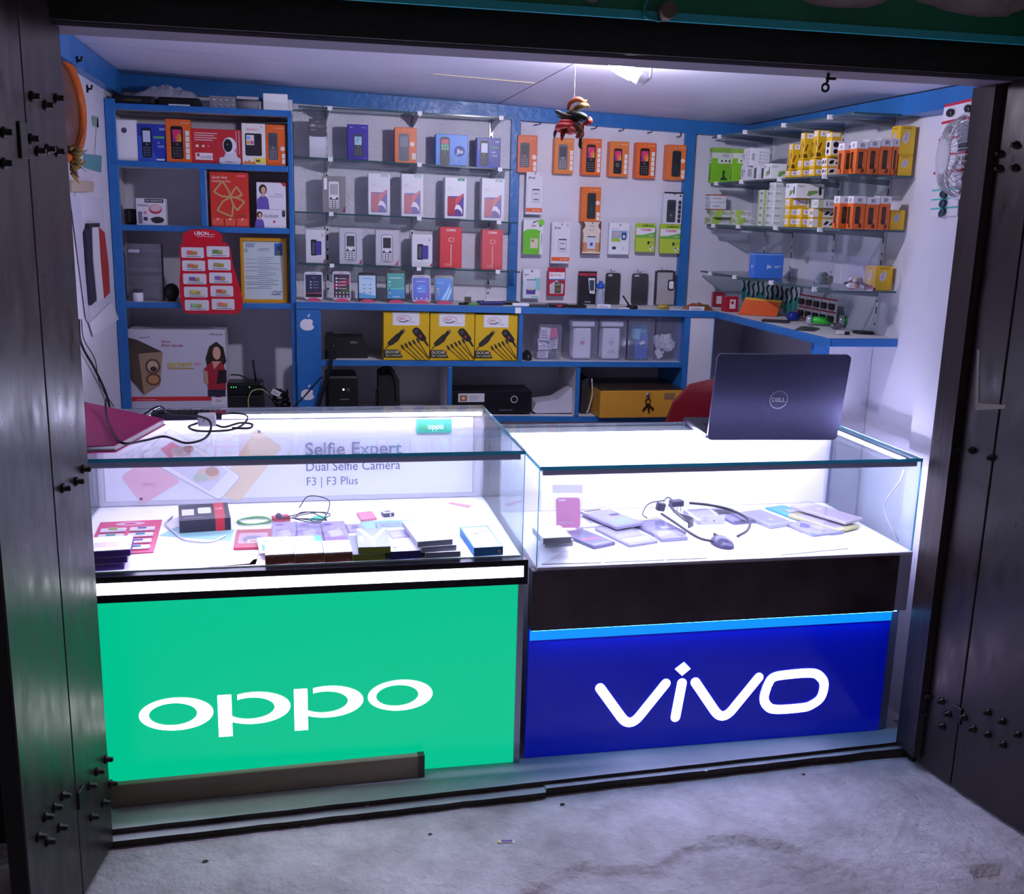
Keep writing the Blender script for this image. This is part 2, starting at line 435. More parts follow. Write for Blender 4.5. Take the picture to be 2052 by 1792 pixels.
# blue posts framing the hook panel
def post(px, y0, y1, wd, nm, lab):
    X = at(px, (y0+y1)/2, Y=4.35).x; z0 = at(px, y1, Y=4.35).z; z1 = at(px, y0, Y=4.35).z
    struct(bx(nm, X-wd/2, X+wd/2, 4.352, YB-0.001, 1.245, z1+0.01, BLUED), lab, 'post')
post(1030, 235, 605, 0.036, 'trim_6', 'blue post between the glass shelves and the hook panel')
post(1375, 262, 620, 0.040, 'trim_7', 'blue post at the right end of the hook panel')
# glossy white laminate behind the shelves, matt white board behind the hooks: fixed to the back wall
wb = bpy.data.objects['wall_back']
bx('laminate_panel', -0.0215, at(1024, 400, Y=4.38).x, 4.375, YB-0.0005, 1.25, 2.045, LAM, wb)
bx('hook_board', at(1040, 400, Y=4.38).x, at(1366, 400, Y=4.38).x, 4.382, YB-0.0005, 1.25, 2.0, WALL, wb)

# front frame
struct(bx('trim_8', -1.4, 2.9, 2.455, 2.62, 1.999, 2.09, TIMB), 'dark timber lintel over the shop opening', 'lintel')
lit_under = bx('lintel_lip', -0.52, 1.80, 2.475, 2.60, 1.990, 1.9985, C('#6b6472', 0.5), bpy.data.objects['trim_8'])  # lilac light on the lintel's underside put into the colour of this board
gb = struct(bx('trim_9', -1.4, 2.9, 2.40, 2.60, 2.0805, 2.165, GREENB), 'dark green painted beam above the lintel', 'beam')
bx('beam_stripe', -1.4, 2.9, 2.388, 2.3995, 2.064, 2.082, C('#27a4ac', 0.45), gb)
struct(bx('wall_front', -1.4, 2.9, 2.42, 2.62, 2.166, 2.6, C('#4a4038', 0.9)), 'rough wall above the green beam', 'wall')
struct(bx('trim_10', 1.790, 1.8145, 2.53, 2.625, SZ, 1.990, JAMB), 'worn dark jamb post at the right of the opening', 'jamb')
struct(bx('trim_11', -0.60, -0.522, 2.52, 2.60, SZ, 1.990, JAMB), 'dark jamb post hidden beside the left door', 'jamb')

def rock(cx, cy, cz_, rx, ry, rz, m, seed):
    mb = MB(); mb.ball((0, 0, 0), (rx, ry, rz), m, 14, 8)
    for i, v in enumerate(mb.v):
        k = 1+0.22*noise.noise((v.x*18+seed, v.y*18, v.z*18)); mb.v[i] = v*k
    return mb.build('stone', None, (cx, cy, cz_))
STN = NOISY('rough_stone', '#8a7a74', '#b4a49e', 9, (0.8, 0.95), 0.6, 60)
for px, py, rx, rz, lab in ((1690, 4, 0.13, 0.030, 'pale rough stone above the green beam, left of the two at the corner'), (1950, 14, 0.19, 0.045, 'largest pale rough stone above the green beam, at the right corner'), (1185, 2, 0.022, 0.016, 'small dark stone lump above the beam, left of the round peg')):
    p = at(px, py, Y=2.40); tag(rock(p.x, p.y+0.02, p.z+rz*0.4, rx, 0.04, rz, STN, px), lab, 'stone')
p = at(1341, 20, Y=2.36)
m = MB(); m.lathe([(0.017, 0), (0.0195, 0.004), (0.0195, 0.04), (0.018, 0.044)], C('#6a5a4c', 0.7), 14, Matrix.Rotation(PI/2, 4, 'X'))
pg = m.build('round_peg', None, (p.x, 2.40, p.z)); tag(pg, 'round wooden peg end sticking out of the green beam', 'peg')
m = MB(); m.tube(curve([(0.03, 0, 0.03), (0.0, -0.006, 0.032), (-0.026, -0.008, 0.012), (-0.026, -0.008, -0.016), (0, -0.006, -0.022), (0.012, 0, -0.022)], 5), 0.004, C('#1c8a8a', 0.5), 6); m.build('teal_loop', pg, (-0.022, -0.01, 0.004))
p = at(1655, 160, Y=2.5)
m = MB(); m.tube([(0.006, 0, 0.035), (0.004, 0, 0.012)], 0.004, BLACK); m.tube([(0.009*math.cos(a), 0, 0.009*math.sin(a)) for a in [2*PI*i/12 for i in range(13)]], 0.0032, BLACK, cap=False)
m.tube([(0, 0, 0.022), (0.026, 0, 0.022)], 0.0035, BLACK)
tag(m.build('eye_hook', None, (p.x, 2.50, 1.990-0.037)), 'small black eye hook under the lintel near the right corner', 'hook')

# ------------------------------------------------------------------ doors
STUDM = C('#1d1718', 0.4, 0.5)
_st = MB(); _st.lathe([(0.011, 0), (0.011, 0.004), (0.007, 0.005), (0.0065, 0.017), (0.004, 0.019)], STUDM, 8)
_stud = _st.build('stud'); stud_me = _stud.data; bpy.data.objects.remove(_stud)
def door(nm, hinge, dr, side, length, grooves, studs, plates, label):
    """leaf hinged at `hinge`, running along dr; side = +1 if its visible face looks to +X"""
    d = Vector((dr[0], dr[1], 0)).normalized(); nrm = Vector((-d.y, d.x, 0))
    if nrm.x*side < 0: nrm = -nrm
    root = empty(nm, (hinge[0], hinge[1], GZ+0.012)); struct(root, label, 'door')
    R = Matrix((( d.x, nrm.x, 0, 0), (d.y, nrm.y, 0, 0), (0, 0, 1, 0), (0, 0, 0, 1)))   # local x along leaf, y out of the face
    cuts = [0.0]+grooves+[length]
    for a, b in zip(cuts[:-1], cuts[1:]):
        m = MB(); m.box(a+0.002, b-0.002, -0.04, 0, 0, 2.55, DOORM, R); m.build('plank', root, bevel=0.002, seg=1)
    m = MB(); m.box(0.001, length-0.001, -0.036, -0.006, 0.01, 2.54, BLACK, R); m.build('backing', root)
    o0 = Vector((hinge[0], hinge[1], 0))
    for px, py in studs:
        q = atp(px, py, o0, nrm)-Vector(root.location)
        o = bpy.data.objects.new('stud', stud_me); COL.objects.link(o); o.parent = root; o.location = q
        o.rotation_euler = nrm.to_track_quat('Z', 'Y').to_euler()
    for px, py, w, h in plates:
        q = atp(px, py, o0, nrm)-Vector(root.location); s = q.dot(d)
        m = MB(); m.box(s-w/2, s+w/2, 0, 0.006, q.z-h/2, q.z+h/2, BLACK, R); m.build('latch_plate', root, bevel=0.0015, seg=1)
    return root, R, o0, nrm, d
def conv(L, s, ox, oy): return [(x/s+ox, y/s+oy) for x, y in L]
h1 = at(228, 1690, Z=GZ+0.012); e1 = at(182, 1771, Z=GZ+0.012)
dd = e1-h1; nn = Vector((-dd.y, dd.x, 0)).normalized()
sl = (atp(40, 1560, h1, nn)-h1).dot(dd.normalized()); g1 = (atp(134, 1345, h1, nn)-h1).dot(dd.normalized())
sL = conv([(160, 495), (285, 505), (230, 540), (15, 680), (155, 712), (190, 775), (240, 765), (290, 778), (15, 838)], 2.56, 0, 0) + conv([(272, 395), (250, 435), (205, 458), (347, 1350), (318, 1390), (293, 1437), (362, 1430), (205, 1470), (338, 1493), (178, 1508), (148, 1540), (300, 1540), (195, 1575), (125, 1605), (155, 1620)], 1.642, 0, 700)
D1 = door('door_1', h1, dd, 1, sl, [g1], sL, [(43, 281, 0.035, 0.07), (160, 1598, 0.035, 0.045)], 'dark studded door leaf swung open at the left of the shop')
h2 = at(1834, 1526, Z=GZ+0.012); e2 = at(2052, 1672, Z=GZ+0.012)
d2 = e2-h2; n2 = Vector((-d2.y, d2.x, 0)).normalized()
g2 = (atp(1926, 1405, h2, n2)-h2).dot(d2.normalized())
sR = conv([(213, 452), (256, 455), (313, 478), (87, 1175), (125, 1197), (162, 1210), (75, 1240), (113, 1245), (183, 1248), (165, 1284), (230, 1258), (257, 1293), (302, 1243), (346, 1270), (392, 1310), (302, 1310), (348, 1340)], 1.503, 1780, 600) + conv([(660, 745), (580, 790), (575, 865), (655, 862)], 2.56, 1780, 0)
D2 = door('door_2', h2, d2, -1, 0.62, [g2], sR, [(1920, 1432, 0.03, 0.05)], 'dark studded door leaf swung open at the right of the shop')
# the beige L-shaped paint mark on the right door
root, R, o0, nrm, d = D2
L = [atp(x, y, o0, nrm)-Vector(root.location)+nrm*0.0012 for x, y in conv([(268, 150), (276, 152), (273, 318), (262, 332)], 1.503, 1780, 600)]
L2 = [atp(x, y, o0, nrm)-Vector(root.location)+nrm*0.0014 for x, y in conv([(262, 312), (356, 318), (352, 330), (264, 334)], 1.503, 1780, 600)]
m = MB(); m.add(L, [(0, 1, 2, 3)], C('#8d857c', 0.7)); m.add(L2, [(0, 1, 2, 3)], C('#8d857c', 0.7)); m.build('paint_mark', root)

# wooden board on the sill before the green sign
a, b = at(222, 1621, Z=SZ), at(850, 1557, Z=SZ)
ang = math.atan2(b.y-a.y, b.x-a.x); ln = (b-a).length
m = MB(); m.box(0, ln, 0, 0.022, 0, 0.066, WOOD)
o = m.build('sill_board', None, (a.x, a.y, SZ+0.0005), (0, 0, ang), bevel=0.002, seg=1); tag(o, 'weathered brown wooden board standing on the sill before the green sign', 'board')
m = MB(); m.box(ln-0.018, ln+0.001, -0.0015, 0.0225, 0.0, 0.067, C('#5c5650', 0.5, 0.5)); m.build('metal_end_cap', o)

# ================================================================== COUNTERS
def glassbox(root, x0, x1, y0, y1, z0, z1, t=0.008):
    o = root.location
    g = bx('glass_top', x0, x1, y0, y1, z1-0.010, z1, GLASS, root)
    bx('glass_edge', x0, x1, y0-0.0012, y0-0.0002, z1-0.010, z1, GEDGE, g)
    bx('glass_edge', x1+0.0002, x1+0.0012, y0, y1, z1-0.010, z1, GEDGE, g)
    bx('glass_edge', x0-0.0012, x0-0.0002, y0, y1, z1-0.010, z1, GEDGE, g)
    f = bx('glass_front', x0, x1, y0+0.001, y0+0.001+t, z0, z1-0.0105, GLASS, root)
    bx('glass_edge', x1+0.0002, x1+0.0012, y0+0.001, y0+0.001+t, z0, z1-0.0105, GEDGE, f)
    bx('glass_edge', x0-0.0012, x0-0.0002, y0+0.001, y0+0.001+t, z0, z1-0.0105, GEDGE, f)
    for X, s in ((x0, 1), (x1, -1)):
        a, b = (X, X+t) if s > 0 else (X-t, X)
        bx('glass_side', a, b, y0+t+0.002, y1-0.012, z0, z1-0.0105, GLASS, root)
LEDCH = C('#b3a6c2', 0.5, 0.0)
# ---- green sign counter
YF = 2.68
OX0, OX1, OZ = -0.64, 0.592, 0.994
A = empty('display_counter', ((OX0+OX1)/2, 3.0, SZ)); tag(A, 'glass display counter with a glowing green sign front', 'counter')
OF = 0.69        # showcase floor
YBK = 3.30
bx('cabinet_body', OX0, OX1-0.004, YF+0.03, YBK+0.06, SZ+0.001, OF-0.005, C('#d8d8e0', 0.5), A)
bx('showcase_floor', OX0, OX1-0.002, YF+0.012, YBK, OF-0.004, OF, WHITE, A)
bx('back_panel', OX0, OX1, YBK+0.032, YBK+0.058, OF-0.004, OZ-0.0105, WHITE, A)
glassbox(A, OX0, OX1, YF, YBK+0.06, OF+0.001, OZ)
# frame round the top, strip lights
bx('light_channel', OX0+0.01, OX1-0.01, YF+0.012, YF+0.036, OZ-0.022, OZ-0.011, LEDCH, A)
bx('light_channel', OX0+0.01, OX1-0.01, YF+0.0105, YF+0.0118, OZ-0.0275, OZ-0.011, LEDCH, A)
bx('light_strip', OX0+0.02, OX1-0.02, YF+0.016, YF+0.034, OZ-0.0245, OZ-0.0223, LEDW, A)
bx('light_channel', OX0+0.01, OX1-0.012, YBK+0.008, YBK+0.031, OZ-0.024, OZ-0.011, WHITE, A)
bx('light_strip', OX0+0.02, OX1-0.02, YBK+0.002, YBK+0.0075, OZ-0.022, OZ-0.012, LEDW, A)
bx('top_rail', OX0, OX1, YBK+0.06, YBK+0.072, OZ-0.03, OZ, ALU, A)
# light band with dark frame
band = bx('band_frame', OX0, OX1+0.012, YF-0.028, YF+0.001, 0.617, OF-0.001, C('#241f26', 0.25, 0.4), A, bevel=0.0015)
bx('light_panel', OX0+0.005, OX1-0.001, YF-0.0298, YF-0.0285, 0.640, 0.672, EM('#eaf6ff', 4.0), band)
# glowing green sign
SG = EM('#00c290', 1.0)
sign = bx('sign_panel', OX0, at(1034, 1350, Y=YF).x, YF+0.008, YF+0.028, SZ+0.0015, 0.6165, SG, A)
x1 = at(1034, 1350, Y=YF).x
bx('corner_profile', x1+0.0005, x1+0.018, YF+0.004, YF+0.03, SZ+0.0015, 0.6165, ALU, A)
bx('side_panel', OX1-0.0035, OX1, YF+0.03, YBK+0.06, SZ+0.0015, OF-0.006, C('#9aa0a8', 0.4, 0.3), A)
LET = EM('#ffffff', 3.5)
def ring(outer, inner):
    n = len(outer); return [(i, (i+1) % n, n+(i+1) % n, n+i) for i in range(n)]
YL = YF+0.006
def letter_obj(parts, nm='letter'):
    """parts: list of (poly_outer, poly_inner or None, closed) in XZ world"""
    mb = MB()
    allx = [p[0] for P in parts for p in P[0]]; cx = (min(allx)+max(allx))/2; z0 = min(p[1] for P in parts for p in P[0])
    for outer, inner, closed in parts:
        outer = [(x-cx, z-z0) for x, z in outer]
        if inner is None:
            mb.prism(outer, -0.0015, 0.0, LET); continue
        inner = [(x-cx, z-z0) for x, z in inner]; n = len(outer)
        vs = [(x, -0.0015, z) for x, z in outer]+[(x, -0.0015, z) for x, z in inner]
        m_ = n if closed else n-1
        mb.add(vs, [(i, n+i, n+(i+1) % n, (i+1) % n) for i in range(m_)], LET)
    return mb.build(nm, sign, Vector((cx, YL+0.001, z0))-parent_off(sign))
def pz(cx, cy): p = at(cx/2.2304+180, cy/2.2304+1150, Y=YL); return p.x, p.z
PXM = abs(at(601, 1430, Y=YL).x-at(600, 1430, Y=YL).x)/2.2304; PZM = abs(at(600, 1431, Y=YL).z-at(600, 1430, Y=YL).z)/2.2304
def o_letter(cx, cy, w=318, h=142, iw=206, ih=96, dx=-14):
    X, Z = pz(cx, cy)
    return letter_obj([(ell(X, Z, w/2*PXM, h/2*PZM, 48), ell(X+dx*PXM, Z, iw/2*PXM, ih/2*PZM, 48), True)])
def p_letter(sx, sy0, sy1, cx, cy):
    X, Z = pz(cx, cy); sX, s0 = pz(sx, sy0); _, s1 = pz(sx, sy1)
    a, b, ia, ib = 160*PXM, 70*PZM, 106*PXM, 47*PZM; dx = -16*PXM
    sw = 30*PXM
    tt = math.acos((sX+sw+26*PXM-X)/a); tb = -math.acos((sX+sw-2*PXM-X)/a)
    ti = math.acos(max(-1, min(1, (sX+sw+26*PXM-X-dx)/ia))); tib = -math.acos(max(-1, min(1, (sX+sw-2*PXM-X-dx)/ia)))
    n = 40
    out = [(X+a*math.cos(tt+(tb-tt)*i/n), Z+b*math.sin(tt+(tb-tt)*i/n)) for i in range(n+1)]
    inn = [(X+dx+ia*math.cos(ti+(tib-ti)*i/n), Z+ib*math.sin(ti+(tib-ti)*i/n)) for i in range(n+1)]
    return letter_obj([(out, inn, False), ([(sX-sw, s1), (sX+sw, s1), (sX+sw, s0), (sX-sw, s0)], None, True)])
o_letter(387, 627); p_letter(601, 543, 728, 735, 600); p_letter(942, 516, 700, 1065, 572); o_letter(1388, 543, 300, 138, 196, 94)

# back poster with print (inside the case, on the back panel)
pa, pb = at(185, 1020, Y=YBK), at(955, 998, Y=YBK)
pl = OX0+0.02; prr = 0.555; pz0 = OF+0.012; pz1 = OZ-0.03
post_ = bx('poster_panel', pl, prr, YBK+0.0238, YBK+0.030, pz0, pz1, C('#eef0f8', 0.35), A, bevel=0.002)
pw, ph = prr-pl, pz1-pz0
def uv(px, py): q = at(px, py, Y=YBK+0.0235); return (q.x-pl)/pw, (q.z-pz0)/ph
P = Print(pw, ph); it = []
def quad(pts, c): return ('p', [uv(*p) for p in pts], c)
def ruv(pts, r):
    """rounded quad in unit space"""
    q = [Vector((uv(*p)[0]*pw, uv(*p)[1]*ph)) for p in pts]; out = []
    for i in range(4):
        a, b, c = q[i-1], q[i], q[(i+1) % 4]
        p0 = b+(a-b).normalized()*r; p2 = b+(c-b).normalized()*r
        for k in range(5):
            t = k/4; out.append((p0*(1-t)**2+b*2*t*(1-t)+p2*t*t))
    return [(v.x/pw, v.y/ph) for v in out]
it.append(('p', ruv([(513, 857), (566, 897), (480, 1005), (430, 990)], 0.014), '#ead8bf'))
it.append(('p', ruv([(242, 955), (300, 915), (362, 965), (286, 1012)], 0.014), '#edc4d0'))
it.append(('p', ruv([(340, 858), (484, 955), (440, 1005), (280, 915)], 0.014), '#c9c6d4'))
it.append(('p', ruv([(341, 860), (482, 955), (440, 1002), (283, 914)], 0.013), '#f6f6fb'))
it.append(('p', [uv(352, 878), uv(458, 945), uv(420, 985), uv(305, 915)], '#e2e2ee'))
it.append(('p', [uv(322, 900), uv(345, 885), uv(368, 900), uv(340, 920)], '#e497a8'))
for px, py, a, b, c in ((362, 905, 0.028, 0.06, '#cdb9b4'), (378, 900, 0.014, 0.045, '#b0918a'), (417, 950, 0.032, 0.085, '#e3d2c6'), (425, 945, 0.018, 0.06, '#c7a796'), (402, 958, 0.02, 0.05, '#c5d3c4')):
    u, v = uv(px, py); it.append(('e', u, v, a, b, c))
for px, py in ((283, 1000), (519, 865)):
    u, v = uv(px, py); it.append(('c', u, v, 0.004, '#6d6a78'))
u, v = uv(298, 975); it.append(('t', 'OPPO', u, v, 0.045, '#c98fa2', 'c'))
for s, px, py, hh, c, bo in (('Selfie Expert', 612, 913, 0.165, '#8d90b0', 0.012), ('Dual Selfie Camera', 614, 944, 0.118, '#6f7290', 0.0), ('F3 | F3 Plus', 615, 973, 0.108, '#777a98', -0.004)):
    u, v = uv(px, py); u2, _ = uv({'S': 829, 'D': 802, 'F': 717}[s[0]], py); it.append(('t', s, u, v, hh, c, 'l', u2-u, bo))
u0, v0 = uv(834, 868); u1, v1 = uv(905, 839)
it.append(('r', u0, v0, u1, v1, '#35c39f')); it.append(('t', 'oppo', (u0+u1)/2+0.005, v0+0.05, 0.075, '#f4fffb', 'c', 0.045, 0.02))
P.do(it).build('poster_print', post_, (0, -0.0031, 0))

# ---- blue sign counter
VX0, VX1, VZ = 0.636, 1.806, 0.947
VF = 0.655; VYB = 3.20
B = empty('display_counter', ((VX0+VX1)/2, 3.0, SZ)); tag(B, 'glass display counter with a blue illuminated sign front and black band', 'counter')
bx('cabinet_body', VX0, VX1-0.03, YF+0.04, VYB+0.06, SZ+0.001, VF-0.008, C('#d8d8e0', 0.5), B)
bx('showcase_floor', VX0, VX1, YF+0.010, VYB+0.03, VF-0.007, VF, WHITE, B)
bx('floor_edge', VX0, VX1, YF-0.004, YF+0.0095, VF-0.008, VF, C('#d5d2e2', 0.3), B)
VPX = at(1658, 1000, Y=VYB+0.03).x
bx('back_panel', VX0, VPX, VYB+0.032, VYB+0.058, VF+0.0005, VZ-0.0105, WHITE, B)
bx('back_seam', VPX-0.006, VPX+0.001, VYB+0.026, VYB+0.031, VF+0.0005, VZ-0.012, C('#7f7c98', 0.3, 0.5), B)
bx('back_glass', VPX+0.002, VX1-0.010, VYB+0.04, VYB+0.046, VF+0.0005, VZ-0.0105, GLASS, B)
glassbox(B, VX0, VX1, YF, VYB+0.06, VF+0.001, VZ)
bx('light_channel', VX0+0.01, VX1-0.01, YF+0.012, YF+0.036, VZ-0.022, VZ-0.011, LEDCH, B)
bx('light_channel', VX0+0.01, VX1-0.01, YF+0.0105, YF+0.0118, VZ-0.0275, VZ-0.011, LEDCH, B)
bx('light_strip', VX0+0.02, VX1-0.02, YF+0.016, YF+0.034, VZ-0.0245, VZ-0.0223, LEDW, B)
bx('light_channel', VX0+0.01, VX1-0.11, YF+0.50, VYB+0.031, VZ-0.022, VZ-0.011, WHITE, B)
bx('light_strip', VX0+0.02, VX1-0.11, YF+0.485, YF+0.4995, VZ-0.022, VZ-0.012, LEDW, B)
bx('light_channel', VX1-0.026, VX1-0.010, YF+0.05, VYB+0.02, VZ-0.021, VZ-0.011, ALU, B)
bx('light_strip', VX1-0.032, VX1-0.0265, YF+0.05, VYB+0.01, VZ-0.021, VZ-0.011, LEDW, B)
bx('top_rail', VX0, VX1, VYB+0.06, VYB+0.072, VZ-0.03, VZ, ALU, B)
BT = at(1430, 1243, Y=YF).z
bx('black_band', VX0-0.014, at(1793, 1180, Y=YF).x, YF-0.008, YF+0.039, BT, VF-0.0085, GLOSSK, B)
xr = at(1793, 1180, Y=YF).x
bx('side_profile', xr+0.0005, VX1, YF-0.004, YF+0.039, BT, VF-0.0085, C('#b9b5cc', 0.35, 0.2), B)
bx('side_profile', VX1-0.028, VX1, YF+0.03, YF+0.039, SZ+0.0015, BT-0.0005, C('#7c7790', 0.35, 0.3), B)
VG = EM('#0410a8', 0.40)
vb = VG.node_tree.nodes['Principled BSDF']; vb.inputs['Base Color'].default_value = rgb('#0218a8'); vb.inputs['Roughness'].default_value = 0.12
sign = bx('sign_panel', VX0-0.012, VX1-0.03, YF+0.024, YF+0.0395, SZ+0.0015, BT-0.0005, VG, B)
bx('light_strip', VX0-0.010, VX1-0.03, YF-0.002, YF+0.008, BT-0.0028, BT-0.0005, EM('#5ab8ff', 35.0), B)
bx('light_diffuser', VX0-0.010, VX1-0.03, YF+0.0205, YF+0.0235, BT-0.042, BT-0.001, EM('#0a8cff', 1.15), B, bevel=0.001)  # added glowing strip, stands in for the strip light's wash on the blue panel
YL = YF+0.0225
LET = EM('#ddd0ff', 6.0)
def vz(cx, cy): p = at(cx/2.28+1000, cy/2.28+1100, Y=YL); return (p.x, p.z)
def stroke(pts, w):
    P = [Vector(p) for p in pts]; L, R = [], []
    for i, p in enumerate(P):
        d = (P[min(i+1, len(P)-1)]-P[max(i-1, 0)]).normalized(); n = Vector((-d.y, d.x))*w/2
        L.append(p+n); R.append(p-n)
    d0 = (P[0]-P[1]).normalized(); d1 = (P[-1]-P[-2]).normalized()
    def cap(c, d):
        a = math.atan2(d.y, d.x); return [c+Vector((math.cos(a+t), math.sin(a+t)))*w/2 for t in [PI/2-PI*k/8 for k in range(1, 8)]]
    poly = L+cap(P[-1], d1)+R[::-1]+cap(P[0], d0)
    return [(v.x, v.y) for v in poly]
def bend(a, b, c, r, n=8):
    a, b, c = Vector(a), Vector(b), Vector(c); p0 = b+(a-b).normalized()*r; p2 = b+(c-b).normalized()*r
    return [a]+[p0*(1-t)**2+b*2*t*(1-t)+p2*t*t for t in [k/n for k in range(n+1)]]+[c]
sw = 42/2.28*abs(at(1401, 1400, Y=YL).x-at(1400, 1400, Y=YL).x)
letter_obj([(stroke(bend(vz(462, 637), vz(596, 822), vz(762, 616), 0.05), sw), None, True)])
letter_obj([(stroke([vz(836, 614), vz(806, 770)], sw), None, True), (stroke([vz(836, 531), vz(841, 566)], sw*0.2) if False else [vz(846, 518), vz(875, 548), vz(836, 580), vz(804, 550)], None, True)])
letter_obj([(stroke(bend(vz(897, 610), vz(1020, 792), vz(1187, 588), 0.05), sw), None, True)])
c = [vz(1225, 628), vz(1250, 590), vz(1310, 576), vz(1430, 568), vz(1472, 590), vz(1485, 625), vz(1470, 680), vz(1430, 712), vz(1385, 726), vz(1265, 734), vz(1224, 716), vz(1211, 680)]
cc = [Vector((v[0], v[1], 0)) for v in c]; loop = curve(cc+[cc[0]], 5)[:-1]
n = len(loop); outer, inner = [], []
ctr = sum(loop, Vector())/n
for i in range(n):
    d = (loop[(i+1) % n]-loop[i-1]).normalized(); nn_ = Vector((-d.y, d.x, 0))
    if nn_.dot(loop[i]-ctr) < 0: nn_ = -nn_
    outer.append(tuple((loop[i]+nn_*sw/2)[:2])); inner.append(tuple((loop[i]-nn_*sw/2)[:2]))
letter_obj([(outer, inner, True)])

# ================================================================== CEILING BULB
q = at(1248, 139, Z=2.022)
lb = empty('ceiling_bulb', (q.x, q.y, q.z)); tag(lb, 'glowing white LED bulb slanting from the ceiling near the lintel', 'bulb')
ax = Vector((0.80, -0.30, -0.42)).normalized(); TB = ax.to_track_quat('Z', 'Y').to_matrix().to_4x4()
m = MB(); m.lathe([(0.004, -0.044), (0.011, -0.04), (0.016, -0.028), (0.018, -0.005), (0.018, 0.026), (0.014, 0.034), (0.007, 0.037)], EM('#efebff', BULB), 16, TB); m.build('bulb_globe', lb)
m = MB(); m.lathe([(0.0165, 0.0375), (0.017, 0.060), (0.014, 0.064), (0.014, 0.074)], C('#d5d5da', 0.4), 14, TB); m.build('bulb_base', lb)
e = ax*0.074; up = cz(q.x+e.x)-q.z
m = MB(); m.tube([tuple(e), tuple(e+Vector((0.01, -0.004, 0.01))), (e.x+0.012, e.y-0.005, up)], 0.004, C('#d5d5da', 0.5), 6); m.build('bulb_cord', lb)

# ================================================================== FITTED FURNITURE
# ---- left shelf unit
UX0, UX1, UY = -0.688, -0.0225, 4.12
ZT = [1.972, 1.771, 1.540, 1.253, 0.80]       # board centres, top to bottom
U = empty('shelf_unit', ((UX0+UX1)/2, 4.26, SZ)); tag(U, 'tall blue edged shelf unit standing in the left corner', 'shelf unit')
def board(name, x0, x1, y0, y1, z0, z1, root, edge=BLUE, e=0.012, body=PLY):
    b = bx(name, x0, x1, y0+e, y1, z0, z1, body, root)
    bx('front_edge', x0, x1, y0, y0+e-0.0003, z0-0.001, z1+0.001, edge, b, bevel=0.003)
    return b
bx('side_panel', UX0, UX0+0.012, UY+0.012, YB-0.002, SZ+0.001, 1.995, PLY, U)
bx('side_post', UX0-0.0005, UX0+0.036, UY, UY+0.0115, SZ+0.001, 1.998, BLUE, U, bevel=0.003)
bx('side_panel', UX1-0.018, UX1-0.002, UY+0.0125, 4.373, 1.264, 1.96, PLY, U)
bx('side_post', UX1-0.019, UX1, UY-0.001, UY+0.012, SZ+0.001, 1.961, BLUE, U, bevel=0.003)
for i, z in enumerate(ZT): board('shelf_board', UX0+0.013, UX1-0.0195 if i else UX1, UY, YB-0.003, z-0.010, z+0.010, U)
dX = at(408, 400, Y=UY).x
board('divider', dX-0.0115, dX+0.0115, UY, YB-0.004, ZT[2]+0.0115, ZT[1]-0.0115, U)
# ---- back ledge with cupboards below
LY = 4.10
AX0, AX1 = -0.0215, at(644, 700, Y=LY).x          # blue filler with stickers
LX1 = 1.706
def lz(x): return 1.272-0.0139*(x+0.03)                           # ledge top
def sz(x): return 1.043-0.008*(x-0.08)                            # middle shelf top
K = empty('wall_cabinet', ((AX0+LX1)/2, 4.25, SZ)); tag(K, 'blue edged open wall cabinet with a long ledge under the glass shelves', 'cabinet')
def tb(name, x0, x1, y0, y1, zf, t, root, m):
    mb = MB(); o = parent_off(root)
    mb.tbox(x0-o.x, x1-o.x, y0-o.y, y1-o.y, zf(x0)-t-o.z, zf(x0)-o.z, zf(x1)-t-o.z, zf(x1)-o.z, m); return mb.build(name, root)
L_ = tb('ledge_top', AX0, 1.712, LY+0.012, YB-0.001, lz, 0.022, K, PLY)
tb('ledge_edge', AX0, 1.7105, LY-0.002, LY+0.0117, lambda x: lz(x)+0.001, 0.026, K, BLUE)
S_ = tb('middle_shelf', AX1, LX1-0.13, LY+0.014, YB-0.002, sz, 0.018, K, PLY)
tb('shelf_edge', AX1, LX1-0.13, LY+0.002, LY+0.0137, lambda x: sz(x)+0.001, 0.021, K, BLUE)
bx('filler_panel', AX0, AX1, LY+0.004, LY+0.018, SZ+0.001, lz(AX1)-0.0265, BLUE, K)
fp = [c for c in K.children if c.name.startswith('filler_panel')][0]
def zbot(x): return 0.812-0.018*(x-0.6)
tb('bottom_shelf', AX1, LX1-0.005, LY+0.014, YB-0.002, zbot, 0.018, K, PLY)
tb('shelf_edge', AX1, LX1-0.13, LY+0.002, LY+0.0137, lambda x: zbot(x)+0.001, 0.021, K, BLUE)
def vdiv(px, y0, y1, z0, z1, w=0.018):
    X = at(px, (y0+y1)/2, Y=LY).x; board('divider', X-w/2, X+w/2, LY+0.003, YB-0.003, z0, z1, K); return X
x_ = vdiv(1044, 630, 725, sz(0.9)+0.002, lz(0.9)-0.027); DV1 = x_
x_ = vdiv(902, 735, 810, zbot(0.6)+0.002, sz(0.6)-0.024)
x_ = vdiv(1158, 738, 838, zbot(1.1)+0.002, sz(1.1)-0.024)
xp = at(1375, 700, Y=LY).x
bx('divider', xp-0.012, xp+0.012, LY+0.001, YB-0.003, SZ+0.001, lz(xp)-0.027, BLUE, K)
bx('end_panel', xp+0.0125, at(1428, 700, Y=LY).x, LY+0.006, LY+0.02, SZ+0.001, lz(1.6)-0.028, WALL, K)
bx('end_post', at(1428, 700, Y=LY).x+0.0005, 1.7105, LY+0.001, LY+0.03, SZ+0.001, lz(1.7)-0.0275, BLUE, K)
